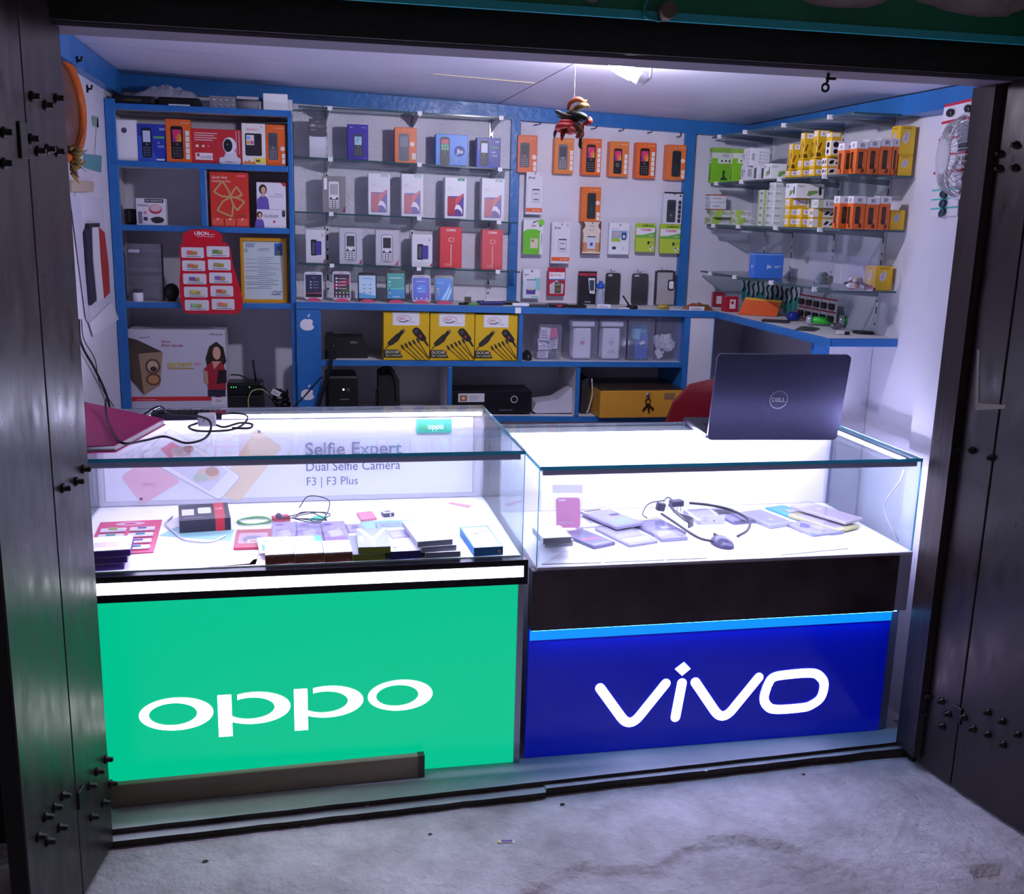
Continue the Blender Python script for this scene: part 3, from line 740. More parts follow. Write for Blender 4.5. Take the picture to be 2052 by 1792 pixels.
# fruit shaped stickers on the filler panel
def apple(px, py, s):
    p = at(px, py, Y=LY+0.003); mb = MB()
    body = []
    for i in range(28):
        t = 2*PI*i/28; r = 0.5+0.045*math.cos(2*t)+(-0.06 if abs(t-PI/2) < 0.2 else 0)+(-0.03 if abs(t-3*PI/2) < 0.2 else 0)
        x, z = r*math.cos(t), r*math.sin(t)*0.98
        dx = (x-0.58)**2+(z-0.08)**2
        if dx < 0.045: x = 0.58-math.sqrt(max(0, 0.05-(z-0.08)**2))
        body.append((x*s, z*s))
    mb.prism(body, -0.0008, 0, WHITE)
    mb.prism([(0.02*s, 0.55*s), (0.05*s, 0.72*s), (0.2*s, 0.84*s), (0.18*s, 0.66*s), (0.08*s, 0.57*s)], -0.0008, 0, WHITE)
    mb.build('fruit_sticker', fp, Vector((p.x, LY+0.0036, p.z))-parent_off(fp))
apple(616, 651, 0.052); apple(617, 791, 0.050)
# ---- right ledge
RX0, RY0, RZ = 1.711, 3.138, 1.249
Rg = empty('wall_ledge', (1.84, 3.7, SZ)); tag(Rg, 'blue edged ledge along the right wall with a white end panel', 'ledge')
bx('ledge_top', RX0+0.014, XR-0.001, RY0+0.014, YB-0.001, RZ-0.022, RZ-0.001, PLY, Rg)
bx('ledge_edge', RX0, RX0+0.0135, RY0, LY+0.012, RZ-0.028, RZ, BLUE, Rg, bevel=0.003)
bx('ledge_edge', RX0+0.014, XR-0.001, RY0, RY0+0.0135, RZ-0.028, RZ, BLUE, Rg, bevel=0.003)
pX0, pX1 = at(1630, 697, Y=3.29).x, at(1661, 697, Y=3.29).x
bx('end_panel', pX1+0.0005, XR-0.002, 3.29, 3.305, SZ+0.001, RZ-0.029, WALL, Rg)
bx('end_post', pX0, pX1, 3.285, 3.31, SZ+0.001, RZ-0.029, BLUE, Rg)

# ---- glass shelves
SHF = 4.22
MZ = [(2.012, 2.004), (1.824, 1.804), (1.616, 1.595), (1.415, 1.396)]    # heights at the two ends
MX = [(0.0, 0.825), (-0.022, 0.845), (-0.020, 0.872), (-0.012, 0.888)]
def mz(i, x): a, b = MX[i]; return MZ[i][0]+(MZ[i][1]-MZ[i][0])*(x-a)/(b-a)
UPX = [at(655, 400, Y=4.37).x, at(826, 410, Y=4.37).x, at(981, 415, Y=4.37).x]
SLOT = C('#2a2a30', 0.6)
WMET = C('#dcdbe6', 0.35, 0.2)
def upright(label, loc, h, rotz=0):
    m = MB(); m.box(-0.008, 0.008, -0.008, 0, 0, h, WMET); o = m.build('slotted_upright', None, loc, (0, 0, rotz)); tag(o, label, 'upright', 'slotted uprights behind the glass shelves')
    m = MB(); z = 0.03; k = 0
    while z < h-0.03:
        m.box(-0.0034, 0.0034, -0.0086, -0.0081, z, z+(0.024 if k % 2 else 0.008), SLOT); z += 0.04; k += 1
    m.build('slot_row', o, (0, 0, 0), kind='stuff')
    return o
for X, lb_ in zip(UPX, ('left', 'middle', 'right')):
    upright('white slotted upright on the glossy panel, %s of the three' % lb_, (X, 4.3745, lz(X)+0.001), 2.03-lz(X))
def bracket(root, tip, base, z, hh=0.045, bm_=None):
    """tapered steel bracket under the glass from wall to front"""
    mb = MB(); o = parent_off(root); t = Vector(tip); b = Vector(base); d = (t-b); n = Vector((-d.y, d.x, 0)).normalized()*0.0015
    pts = [(b, z-0.001), (t, z-0.001), (t, z-min(0.009, hh*0.4)), (b, z-hh)]
    vs = [Vector((p.x, p.y, q))+n-o for p, q in pts]+[Vector((p.x, p.y, q))-n-o for p, q in pts]
    mb.add(vs, [(0, 1, 2, 3), (7, 6, 5, 4), (0, 4, 5, 1), (1, 5, 6, 2), (2, 6, 7, 3), (3, 7, 4, 0)], bm_ or WMET); mb.build('bracket', root)
    mb = MB(); c = t+d.normalized()*0.0035-o; mb.box(c.x-0.009, c.x+0.009, c.y-0.003, c.y+0.003, z-0.006-o.z, z+0.009-o.z, WHITE); mb.build('bracket_tip', root)
names = ('topmost empty glass shelf under the blue batten on the back wall', 'glass shelf holding five phone and lamp boxes on the back wall', 'glass shelf holding one silver and four white phone boxes', 'glass shelf with two red boxes at its right end, lowest on the back wall')
for i in range(4):
    a, b = MX[i]; g = empty('glass_shelf', ((a+b)/2, 4.3, mz(i, (a+b)/2))); tag(g, names[i], 'shelf', 'glass shelves on the back wall')
    tb('glass', a, b, SHF+0.0015, 4.366, lambda x: mz(i, x), 0.006, g, SHELFG)
    tb('glass_edge', a, b, SHF, SHF+0.001, lambda x: mz(i, x), 0.006, g, SEDGE)
    for X in UPX:
        dx = 0.012
        bracket(g, (X+dx, SHF-0.001, 0), (X, 4.3655, 0), mz(i, X)-0.006)
RSZ = [1.970, 1.780, 1.606, 1.406]
rnames = ('topmost empty glass shelf on the right wall', 'glass shelf on the right wall with the tall yellow box at its end', 'glass shelf on the right wall with the white and yellow box piles, third from top', 'glass shelf on the right wall with the small blue box, lowest of four')
RSX = 1.727
for i, z in enumerate(RSZ):
    x0 = RSX; y0 = (3.134, 3.137, 3.15, 3.16)[i]; y1 = (4.31, 4.26, 4.30, 4.345)[i]
    g = empty('glass_shelf', (1.85, 3.7, z)); tag(g, rnames[i], 'shelf', 'glass shelves on the right wall')
    bx('glass', x0+0.0015, XR-0.012, y0+0.0015, y1, z-0.006, z, SHELFG, g)
    bx('glass_edge', x0, x0+0.001, y0, y1, z-0.006, z, SEDGE, g); bx('glass_edge', x0+0.0015, XR-0.012, y0, y0+0.001, z-0.006, z, SEDGE, g)
    for Y in (3.28, 3.62, 3.96, 4.22): bracket(g, (x0-0.001, Y, 0), (XR-0.0095, Y, 0), z-0.006, 0.022, CLEAR('bracket_acrylic', '#c4ccd2', 0.35, '#a4a8b4', 0.1))
for Y, lb_ in zip((3.28, 3.62, 3.96, 4.22), ('nearest the opening', 'second from the opening', 'third from the opening', 'nearest the back corner')):
    upright('white slotted upright on the right wall, ' + lb_, (XR-0.0005, Y, RZ+0.001), 2.0-RZ, PI/2*-1)

# ================================================================== GOODS ON THE BACK WALL
def crop(ox, oy, s): return lambda x0, y0, x1, y1: (x0/s+ox, y0/s+oy, x1/s+ox, y1/s+oy)
B1 = crop(100, 140, 3.946); B2 = crop(140, 440, 3.946); B3 = crop(570, 190, 4.275); B4 = crop(570, 420, 4.275)
B5 = crop(1010, 190, 5.13); B6 = crop(1010, 420, 4.772); B7 = crop(1380, 180, 3.946); B8 = crop(1380, 460, 4.461); BL = crop(620, 600, 2.502)
def feat(u0, v0, u1, v1, body='#1b1b20', scr='#3a3a44', key='#77777f', frame=None, grid=(3, 4)):
    W_, H_ = u1-u0, v1-v0; o = []
    if frame: o.append(('rr', u0-0.02, v0-0.012, u1+0.02, v1+0.012, frame, 0.1))
    o.append(('rr', u0, v0, u1, v1, body, 0.08)); o.append(('r', u0+W_*0.13, v0+H_*0.52, u1-W_*0.13, v1-H_*0.10, scr))
    if key:
        o.append(('rr', u0+W_*0.36, v0+H_*0.41, u0+W_*0.64, v0+H_*0.48, key, 0.03))
        for r in range(grid[1]):
            for c in range(grid[0]):
                a = u0+W_*(0.14+0.26*c); b = v0+H_*(0.06+0.083*r); o.append(('r', a, b, a+W_*0.18, b+H_*0.045, key))
    return o
def rainbow(u0, v0, u1, v1):
    W_, H_ = u1-u0, v1-v0
    return [('r', u0, v0, u1, v1, '#d8376f'), ('p', [(u0, v0), (u0+W_*0.4, v0), (u0, v0+H_*0.6)], '#7a3aa0'), ('p', [(u0+W_*0.45, v0), (u1, v0), (u1, v0+H_*0.55)], '#c8cf3a'), ('p', [(u0+W_*0.3, v0+H_*0.3), (u0+W_*0.75, v0), (u1, v0+H_*0.5), (u0+W_*0.7, v0+H_*0.75)], '#e8743c')]
def squares(u0, v0, v1, n, w=0.16, c='#e9e3df'):
    hh = (v1-v0)/n; return [('r', u0, v0+hh*i, u0+w, v0+hh*(i+0.86), c) for i in range(n)]
def lines(u0, v0, u1, v1, n, c, seed=1, gap=0.55):
    r = random.Random(seed); hh = (v1-v0)/n
    return [('r', u0, v0+hh*i, u0+(u1-u0)*(0.55+0.45*r.random()), v0+hh*(i+1-gap), c) for i in range(n)]
OR = '#e4682c'
def orange_print(var):
    o = [('t', 'micromax', 0.94, 0.905, 0.035, '#f4d9c4', 'r', 0.46), ('c', 0.44, 0.917, 0.02, '#f4d9c4')]
    if var == 'grey': o += feat(0.12, 0.14, 0.60, 0.80, '#5c5560', '#4d4752', '#8c8690') + [('c', 0.84, 0.42, 0.12, '#ecd8cc')] + squares(0.80, 0.05, 0.32, 2)
    elif var == 'silver': o += feat(0.20, 0.12, 0.68, 0.82, '#6d6a74', '#4a4650', '#9d9aa4') + squares(0.80, 0.10, 0.68, 4)
    elif var == 'rain': o += feat(0.20, 0.08, 0.68, 0.84, '#1a171b', '#d8376f', '#5d585f') + rainbow(0.27, 0.49, 0.62, 0.755) + squares(0.78, 0.08, 0.76, 5)
    elif var == 'rain2': o += feat(0.22, 0.08, 0.66, 0.80, '#22222a', '#d8376f', None) + rainbow(0.27, 0.47, 0.61, 0.72) + [('c', 0.44, 0.33, 0.09, '#9a98a2'), ('c', 0.44, 0.33, 0.06, '#22222a')] + squares(0.78, 0.08, 0.66, 4)
    elif var == 'dark': o += feat(0.28, 0.09, 0.74, 0.83, '#2a2e33', '#23262b', None) + [('c', 0.51, 0.35, 0.03, '#70747a'), ('c', 0.84, 0.55, 0.11, '#ecd8cc')] + squares(0.80, 0.05, 0.30, 2)
    elif var == 'gloss': o += feat(0.18, 0.05, 0.66, 0.82, '#6f6f7c', '#878794', None) + [('c', 0.80, 0.53, 0.11, '#f0dccf'), ('r', 0.78, 0.10, 0.97, 0.28, '#eadbd2')]
    return o
ON1 = ZT[1]+0.0102; ON2 = ZT[2]+0.0102; ON3 = ZT[3]+0.0102; ON0 = ZT[0]+0.0102
G1 = 'boxes on the upper tier of the left unit'
fy = 4.135
pcarton('phone_box', 'white phone box with one dark round dot, first on the left unit tier', 'box', G1, B1(500, 395, 690, 706), fy, 0.05, '#e4e3ec', [('rr', 0.05, 0.04, 0.95, 0.97, '#efeef5', 0.08), ('c', 0.47, 0.74, 0.12, '#4c4c66')], z=ON1)
pcarton('phone_box', 'blue keypad phone box between the white box and the rainbow screen box', 'box', G1, B1(695, 430, 925, 715), fy, 0.05, '#2a3fa8', [('p', [(0, 0.0), (0.7, 0), (0.3, 0.6), (0, 0.7)], '#3c5fc8'), ('t', 'itel', 0.95, 0.84, 0.09, '#dfe4ff', 'r'), ('r', 0.55, 0.62, 0.92, 0.68, '#5fae6c'), ('t', 'it', 0.72, 0.48, 0.07, '#cfd6ff', 'c'), ('t', '5600', 0.9, 0.38, 0.06, '#cfd6ff', 'r'), ('r', 0.62, 0.03, 0.9, 0.08, '#e8ecff')]+feat(0.14, 0.1, 0.48, 0.9, '#1a2238', '#cdd6ee', '#5b6684'), z=ON1)
pcarton('phone_box', 'tall orange keypad phone box with rainbow screen on the left unit', 'box', G1, B1(918, 392, 1115, 732), fy-0.006, 0.05, OR, orange_print('rain'), z=ON1)
x, z0, w, h = rect(*B1(1115, 470, 1515, 750), fy)
pcarton('camera_box', 'wide red box showing a white round-headed security camera', 'box', G1, B1(1117, 470, 1515, 750), fy, 0.07, '#c23138', lines(0.07, 0.66, 0.62, 0.92, 4, '#e8b9b9', 3)+[('c', 0.12, 0.5, 0.03, '#f2dada'), ('c', 0.24, 0.5, 0.025, '#f2dada'), ('c', 0.34, 0.5, 0.02, '#d88'), ('r', 0.08, 0.10, 0.42, 0.30, '#efe6ea'), ('r', 0.11, 0.19, 0.16, 0.28, '#c23138'), ('t', 'iGUARD', 0.18, 0.14, 0.09, '#7a6670', 'l', 0.23), ('rr', 0.55, 0.0, 0.98, 0.2, '#d9d4e2', 0.05), ('p', [(0.62, 0.1), (0.95, 0.1), (0.86, 0.42), (0.7, 0.42)], '#d9d4e2'), ('l', [(0.90, 0.3), (0.90, 0.95)], 0.012, '#d9c9d2'), ('l', [(0.955, 0.3), (0.955, 0.98)], 0.012, '#d9c9d2'), ('e', 0.76, 0.54, 0.135, 0.24, '#e6e2ee'), ('e', 0.73, 0.54, 0.09, 0.19, '#1c1c26'), ('c', 0.72, 0.57, 0.014, '#8c8ca0'), ('t', 'MicroBox', 0.67, 0.05, 0.04, '#55506a', 'l', 0.15)], z=ON1)
pcarton('phone_box', 'white smartphone box with red title and orange skyline print', 'box', G1, B1(1518, 425, 1705, 756), fy, 0.05, '#ece7e6', [('t', 'BHARAT 1', 0.5, 0.83, 0.05, '#c8414a', 'c', 0.7), ('t', 'V5', 0.84, 0.90, 0.035, '#c8414a', 'c'), ('rr', 0.14, 0.22, 0.84, 0.76, '#2b2a30', 0.06), ('r', 0.19, 0.48, 0.52, 0.72, '#e8dfe6'), ('r', 0.21, 0.50, 0.35, 0.58, '#e7a24a'), ('r', 0.37, 0.50, 0.50, 0.58, '#c85a9a'), ('r', 0.21, 0.61, 0.35, 0.69, '#8fb4e0'), ('p', [(0.02, 0.02), (0.6, 0.02), (0.5, 0.09), (0.36, 0.06), (0.3, 0.13), (0.22, 0.07), (0.12, 0.1)], '#e58a4e'), ('r', 0.52, 0.05, 0.98, 0.17, '#e8dc50'), ('r', 0.58, 0.08, 0.75, 0.13, '#54502a')], z=ON1)
pcarton('phone_box', 'orange box with slim grey keypad phone at the tier end of the left unit', 'box', G1, B1(1708, 435, 1864, 766), fy, 0.05, OR, orange_print('grey'), z=ON1)
# tier 2
pcarton('speaker_box', 'white box printed with a round red speaker and black base', 'box', None, B1(682, 1018, 915, 1222), fy+0.01, 0.06, '#dedce6', [('r', 0.30, 0.84, 0.94, 0.98, '#34313c'), ('t', 'PRO HEADPHONE', 0.62, 0.875, 0.07, '#e8e6f0', 'c', 0.56), ('t', 'PROFESSIONAL', 0.05, 0.70, 0.07, '#4a4658', 'l', 0.38), ('r', 0.06, 0.05, 0.2, 0.5, '#77748a'), ('r', 0.24, 0.17, 0.38, 0.30, '#2c3a66'), ('c', 0.3, 0.46, 0.06, '#d98aa0'), ('e', 0.66, 0.60, 0.22, 0.18, '#b83a4c'), ('e', 0.66, 0.64, 0.19, 0.13, '#e2bcc2'), ('e', 0.72, 0.20, 0.22, 0.12, '#23222a'), ('p', [(0.46, 0.24), (0.7, 0.32), (0.94, 0.2), (0.66, 0.06)], '#2d2c36')], z=ON2)
x, z0, w, h = rect(*B1(600, 1097, 688, 1222), fy+0.03)
m = MB(); m.box(-w/2, w/2, 0, 0.05, 0, h, BLACK); tag(m.build('speaker_cube', None, (x, fy+0.035, ON2+0.0006), (0, 0, 0.3), bevel=0.008, seg=2), 'small black rounded cube on the left unit beside the white speaker box', 'speaker')
pet = []
for a0, L_0, w0 in ((2.45, 0.36, 0.62), (0.62, 0.25, 0.6), (-0.72, 0.30, 0.6), (-1.95, 0.40, 0.62)):
    hx, hy = 0.53, 0.55; A_ = a0; P_ = [(hx+0.62*L_0*math.cos(A_+w0), hy+0.62*L_0*0.62*math.sin(A_+w0)), (hx+1.25*L_0*math.cos(A_+0.42), hy+1.25*L_0*0.72*math.sin(A_+0.42)), (hx+1.25*L_0*math.cos(A_-0.42), hy+1.25*L_0*0.72*math.sin(A_-0.42)), (hx+0.62*L_0*math.cos(A_-w0), hy+0.62*L_0*0.62*math.sin(A_-w0)), (hx, hy)]
    pet += [('l', P_+[P_[0]], 0.05, '#c79a68')]
pcarton('software_box', 'tall red software box with a golden four-leaf outline', 'box', None, B1(1268, 812, 1572, 1240), fy, 0.05, '#d23a30', [('t', 'Quick Heal', 0.06, 0.885, 0.042, '#ffe9e2', 'l', 0.42, 0.01), ('t', 'AntiVirus Pro', 0.06, 0.815, 0.042, '#ffe9e2', 'l', 0.55), ('r', 0.70, 0.92, 0.93, 0.955, '#e8667a'), ('r', 0.72, 0.20, 0.93, 0.225, '#8a4a20')]+pet+[('r', 0.03, 0.02, 0.33, 0.16, '#e35a48'), ('r', 0.36, 0.02, 0.64, 0.16, '#e35a48'), ('r', 0.67, 0.02, 0.97, 0.16, '#e35a48')]+[('c', 0.18, 0.145, 0.03, '#f4c0b4'), ('c', 0.5, 0.145, 0.03, '#f4c0b4'), ('c', 0.82, 0.145, 0.03, '#f4c0b4')], z=ON2)
def lady(u, v, s, a, top, hair='#2a2220', skin='#d9ab92'):
    """simple printed half-figure, s = height in v, a = aspect h/w"""
    w_ = s*a
    return [('e', u, v+s*0.78, w_*0.19, s*0.20, hair), ('p', [(u-w_*0.33, v), (u+w_*0.30, v), (u+w_*0.24, v+s*0.42), (u+w_*0.08, v+s*0.54), (u-w_*0.08, v+s*0.54), (u-w_*0.27, v+s*0.40)], top), ('p', [(u-w_*0.06, v+s*0.48), (u+w_*0.06, v+s*0.48), (u+w_*0.05, v+s*0.66), (u-w_*0.05, v+s*0.66)], skin), ('e', u+w_*0.02, v+s*0.75, w_*0.115, s*0.14, skin)]
o = pcarton('phone_box', 'small white phone box with a woman in purple printed at its corner', 'box', None, B1(1636, 1106, 1868, 1246), fy, 0.05, '#e6e4ee', lady(0.10, 0.0, 0.9, 0.58, '#6a58b0')+[('t', 'PLATINUM', 0.26, 0.55, 0.16, '#6b6880', 'l', 0.46), ('r', 0.55, 0.28, 0.63, 0.40, '#d0506c')]+feat(0.86, 0.6, 0.97, 0.97, '#2a2a32', '#50505c', None), z=ON2)
zt = ON2+rect(*B1(1636, 1106, 1868, 1246), fy)[3]+0.002
zt = max(v.co.z for v in o.data.vertices)+o.location.z
pcarton('phone_box', 'white box with a woman in purple, stacked on the smaller white box', 'box', None, B1(1634, 892, 1866, 1105), fy, 0.05, '#e6e4ee', lady(0.22, 0.0, 0.94, 0.75, '#6a58b0')+[('t', 'Premium', 0.60, 0.54, 0.06, '#8c7890', 'l', 0.3), ('r', 0.45, 0.46, 0.9, 0.49, '#b9b5c6'), ('p', [(0.82, 1.0), (1.0, 1.0), (1.0, 0.88), (0.92, 0.87)], '#c8324a')], z=zt)
# tier 3
x, z0, w, h = rect(*B2(442, 178, 728, 632), 4.17)
r_ = empty('accessory_case', (x, 4.17, ON3+0.0006)); tag(r_, 'grey clear plastic case packed with dark accessories on the left unit', 'case')
m = MB(); m.box(-w/2, w/2, -0.002, 0.0, 0, h, CLEARP); m.box(-w/2, w/2, 0.05, 0.052, 0, h, C('#4a4850', 0.5)); m.build('plastic_cover', r_)
for k, (za, hh, c_) in enumerate(((0.84, 0.07, '#3a3a42'), (0.66, 0.13, '#2c2c34'), (0.50, 0.10, '#3b3b44'), (0.30, 0.15, '#25252c'), (0.06, 0.20, '#2e2e36'))):
    m = MB(); m.box(-w*0.44, w*0.44, 0.006, 0.045, 0, h*hh, C(c_, 0.35)); m.build('accessory', r_, (0, 0, h*za), bevel=0.004, seg=1)
m = MB(); m.box(0, w*0.3, 0.002, 0.004, 0, h*0.05, WHITE); m.build('white_sticker', r_, (-w*0.40, 0, h*0.85))
x, z0, w, h = rect(*B2(496, 548, 580, 640), 4.15)
m = MB(); m.lathe([(w*0.46, 0), (w*0.5, h*0.1), (w*0.5, h*0.78), (w*0.47, h*0.80)], WHITE, 18); o = m.build('small_jar', None, (x, 4.15, ON3+0.0006)); tag(o, 'small white round jar with a dark lid on the left unit', 'jar')
m = MB(); m.lathe([(w*0.48, h*0.802), (w*0.48, h*0.97), (w*0.44, h)], C('#3a3f4a', 0.4), 18); m.build('lid', o)
x, z0, w, h = rect(*B2(736, 490, 860, 632), 4.17)
m = MB(); m.ball((0, 0, h*0.5), (w*0.5, 0.05, h*0.5), C('#23211f', 0.35), 14, 8); m.lathe([(w*0.25, 0), (w*0.25, h*0.1)], BLACK, 10)
tag(m.build('round_speaker', None, (x, 4.2, ON3+0.0006)), 'dark round gadget behind the red blister card', 'speaker')
# red blister card hanging before the unit
x, z0, w, h = rect(*B2(862, 74, 1360, 745), 4.10)
r_ = empty('blister_card', (x, 4.10, z0)); tag(r_, 'red shaped hanging card holding ten small white blister packs', 'blister card')
out_ = [(0.10, 0.0), (0.90, 0.0), (0.99, 0.06), (1.0, 0.18), (0.95, 0.34), (0.86, 0.58), (0.83, 0.78), (0.76, 0.845), (0.70, 0.855), (0.71, 0.93), (0.60, 0.985), (0.42, 1.0), (0.2, 0.985), (0.08, 0.93), (0.09, 0.86), (0.06, 0.83), (0.02, 0.76), (0.03, 0.58), (0.0, 0.38), (0.0, 0.18), (0.03, 0.05)]
m = MB(); m.prism([((u-0.5)*w, v*h) for u, v in out_], 0, 0.002, C('#c8182e', 0.3)); m.build('card', r_)
cd_ = Print(w, h).do([('t', 'UBON', 0.27, 0.925, 0.042, '#fff0f0', 'l', 0.22, 0.02), ('t', 'USB DATA', 0.49, 0.925, 0.018, '#ffd8d8', 'l', 0.1), ('r', 0.30, 0.905, 0.58, 0.912, '#ffb0b8')]).build('printed_header', r_, (0, 0, 0))
cs_ = ('#e26a50', '#5aa05a', '#e0705a', '#9aa05a', '#7a5aa8', '#8a64b0', '#d8c860', '#e0605c', '#8cc88c', '#e8826a')
for k in range(10):
    rI, cI = divmod(k, 2); bx0, by0, bx1, by1 = ((882+7*rI, 220+104*rI, 1060+10*rI, 303+104*rI) if cI == 0 else (1082+10*rI, 212+104*rI, 1262+10*rI, 297+104*rI))
    px_, pz_, pw_2, ph_2 = rect(*B2(bx0, by0, bx1, by1), 4.10)
    m = MB(); m.prism(rr(-pw_2/2, 0, pw_2/2, ph_2, 0.005, 3), -0.0025, -0.0005, C('#dcdae2', 0.3)); b_ = m.build('blister_pack', r_, (px_-x, 0, pz_-z0))
    m = MB(); m.box(-pw_2*0.22, pw_2*0.0, -0.008, -0.003, ph_2*0.35, ph_2*0.68, C(cs_[k], 0.3)); m.box(0.0002, pw_2*0.2, -0.008, -0.003, ph_2*0.3, ph_2*0.62, C('#b0a048', 0.3)); m.build('memory_reader', b_, (0, 0, 0), bevel=0.001, seg=1)
    m = MB(); m.box(-pw_2*0.3, pw_2*0.36, -0.0030, -0.0026, ph_2*0.1, ph_2*0.15, C('#55525e', 0.5)); m.build('caption', b_)
m = MB(); m.tube([(-0.02*w, 0.001, h*0.99), (-0.02*w, 0.016, h-0.004)], 0.0012, CHROME, 5); m.build('hanging_wire', r_)
# framed certificate
x, z0, w, h = rect(*B2(1347, 118, 1716, 640), 4.15)
r_ = empty('picture_frame', (x, 4.15, ON3+0.0006), (math.radians(-4), 0, 0)); tag(r_, 'yellow framed certificate with a small blue portrait photo', 'picture frame')
h2_ = h*0.985
FR = C('#d1971f', 0.35); t_ = w*0.075
for nm, a, b, c, d in (('frame_side', -w/2, -w/2+t_, 0, h2_), ('frame_side', w/2-t_, w/2, 0, h2_), ('frame_rail', -w/2+t_, w/2-t_, 0, t_), ('frame_rail', -w/2+t_, w/2-t_, h2_-t_, h2_)):
    m = MB(); m.box(a, b, 0, 0.014, c, d, FR); m.build(nm, r_, bevel=0.002, seg=1)
pp = Print(w-2*t_, h2_-2*t_)
its = [('r', 0, 0, 1, 1, '#c9d6dc')]+lines(0.04, 0.90, 0.4, 0.97, 3, '#4b5a86', 4)+lines(0.36, 0.84, 0.7, 0.90, 2, '#8d9ab0', 5)+[('c', 0.06, 0.84, 0.06, '#9fb0c4'), ('r', 0.78, 0.76, 0.98, 0.97, '#2f66b4'), ('e', 0.88, 0.89, 0.045, 0.035, '#4a3c34'), ('p', [(0.80, 0.765), (0.96, 0.765), (0.93, 0.84), (0.83, 0.84)], '#5a6a5a')]
rr_ = random.Random(9)
for k in range(17):
    v = 0.72-0.033*k; s0 = 0.04 if k % 3 else 0.36
    its.append(('r', s0 if k > 8 else (0.04 if k % 2 else 0.36), v, 0.60+0.36*rr_.random(), v+0.008, '#93a3b4'))
its += [('l', [(0.70, 0.12), (0.78, 0.15), (0.84, 0.12), (0.96, 0.14)], 0.012, '#3b466e'), ('r', 0.68, 0.085, 0.92, 0.097, '#4b5a86')]
pp.do(its).build('certificate', r_, (0, 0.010, t_))
m = MB(); m.box(-w/2+t_*0.5, w/2-t_*0.5, 0.0105, 0.0135, t_*0.5, h2_-t_*0.5, C('#c9d6dc', 0.5)); m.build('backing', r_)
# tier 4: speaker carton, router
ON4 = ZT[4]+0.0102
x, z0, w, h = rect(*B2(470, 872, 1236, 1500), 4.16)
h = at(350, 661, Y=4.16).z-ON4
U_ = lambda px: (px-470)/766
V_ = lambda py: 1-(py-872)/((h/rect(*B2(470, 872, 1236, 1500), 4.16)[3])*628)
sp = [('r', U_(470), V_(1435), U_(1110), V_(1400), '#d8343c'), ('r', U_(1110), V_(1470), U_(1228), V_(1355), '#e6e3ec'), ('r', U_(1140), V_(1408), U_(1190), V_(1370), '#d02a40'), ('t', 'iBall', U_(1165), V_(1445), 0.03, '#8a8492', 'c')]
sp += [('t', 'Full Wood Cabinets', U_(520), V_(1428), 0.018, '#f6d8d8', 'l', 0.2), ('t', 'iMaxworks', U_(1215), V_(915), 0.022, '#4a4760', 'r', 0.13), ('t', 'Now,', U_(730), V_(975), 0.032, '#b0356a', 'l', 0.2, 0, 0.25), ('t', 'With Handle', U_(730), V_(1007), 0.032, '#b0356a', 'l', 0.25, 0, 0.25), ('t', 'tarang', U_(765), V_(1165), 0.075, '#d8c05a', 'l', 0.29, 0.02), ('r', U_(770), V_(1180), U_(980), V_(1172), '#b89a3c'), ('r', U_(985), V_(1150), U_(1035), V_(1130), '#d8a8b0')]
sp += [('p', [(U_(470), V_(935)), (U_(540), V_(950)), (U_(735), V_(1045)), (U_(545), V_(1060)), (U_(470), V_(1000))], '#4c4037'), ('p', [(U_(470), V_(1000)), (U_(548), V_(1060)), (U_(575), V_(1385)), (U_(470), V_(1250))], '#5d4c40'), ('p', [(U_(548), V_(1060)), (U_(738), V_(1045)), (U_(705), V_(1310)), (U_(575), V_(1388))], '#a68a6c')]
for cy_, c_in in ((1160, '#c9b59a'), (1262, '#c08a58')):
    sp += [('e', U_(655), V_(cy_), 0.078, 0.088 if cy_ < 1200 else 0.07, '#6a4a3c'), ('e', U_(655), V_(cy_), 0.056, 0.064 if cy_ < 1200 else 0.05, c_in)]
sp += [('e', U_(660), V_(1180), 0.035, 0.03, '#3c3434'), ('l', [(U_(560), V_(935)), (U_(645), V_(930))], 0.008, '#7c8a96')]
sp += [('p', [(U_(1075), V_(1100)), (U_(1110), V_(1000)), (U_(1165), V_(965)), (U_(1220), V_(1010)), (U_(1240), V_(1120)), (U_(1200), V_(1180)), (U_(1090), V_(1170))], '#33261f'), ('p', [(U_(1060), V_(1180)), (U_(1120), V_(1120)), (U_(1200), V_(1120)), (U_(1235), V_(1200)), (U_(1230), V_(1345)), (U_(1090), V_(1345))], '#a82a3a'), ('p', [(U_(1125), V_(1120)), (U_(1195), V_(1120)), (U_(1140), V_(1185))], '#d9ab92'), ('e', U_(1165), V_(1055), 0.042, 0.075, '#dcb098'), ('p', [(U_(1060), V_(1190)), (U_(1085), V_(1200)), (U_(1090), V_(1300)), (U_(1060), V_(1290))], '#d0a088'), ('p', [(U_(1155), V_(1300)), (U_(1175), V_(1190)), (U_(1238), V_(1190)), (U_(1238), V_(1290))], '#2a2028'), ('r', U_(1085), V_(1400), U_(1225), V_(1345), '#2b2c40')]
carton('speaker_carton', 'big white carton printed with a wooden speaker and a woman in red', 'carton', None, x, 4.16, ON4+0.0006, w, 0.17, h, '#cfcede', sp, bevel=0.003)
x, z0, w, h = rect(*B2(1242, 1292, 1528, 1500), 4.17)
zt4 = at(490, 768, Y=4.17).z
r_ = empty('wifi_router', (x, 4.17, ON4+0.0006)); tag(r_, 'black router with an upright antenna on the left unit', 'router')
zb = zt4-ON4-0.05
m = MB(); m.box(-w/2, w/2, 0, 0.12, 0, zb-0.001, C('#17181a', 0.5)); m.build('power_brick', r_, bevel=0.004)
m = MB(); m.box(-w/2, w/2, 0, 0.11, zb, zb+0.05, C('#101214', 0.35)); m.build('body', r_, bevel=0.008)
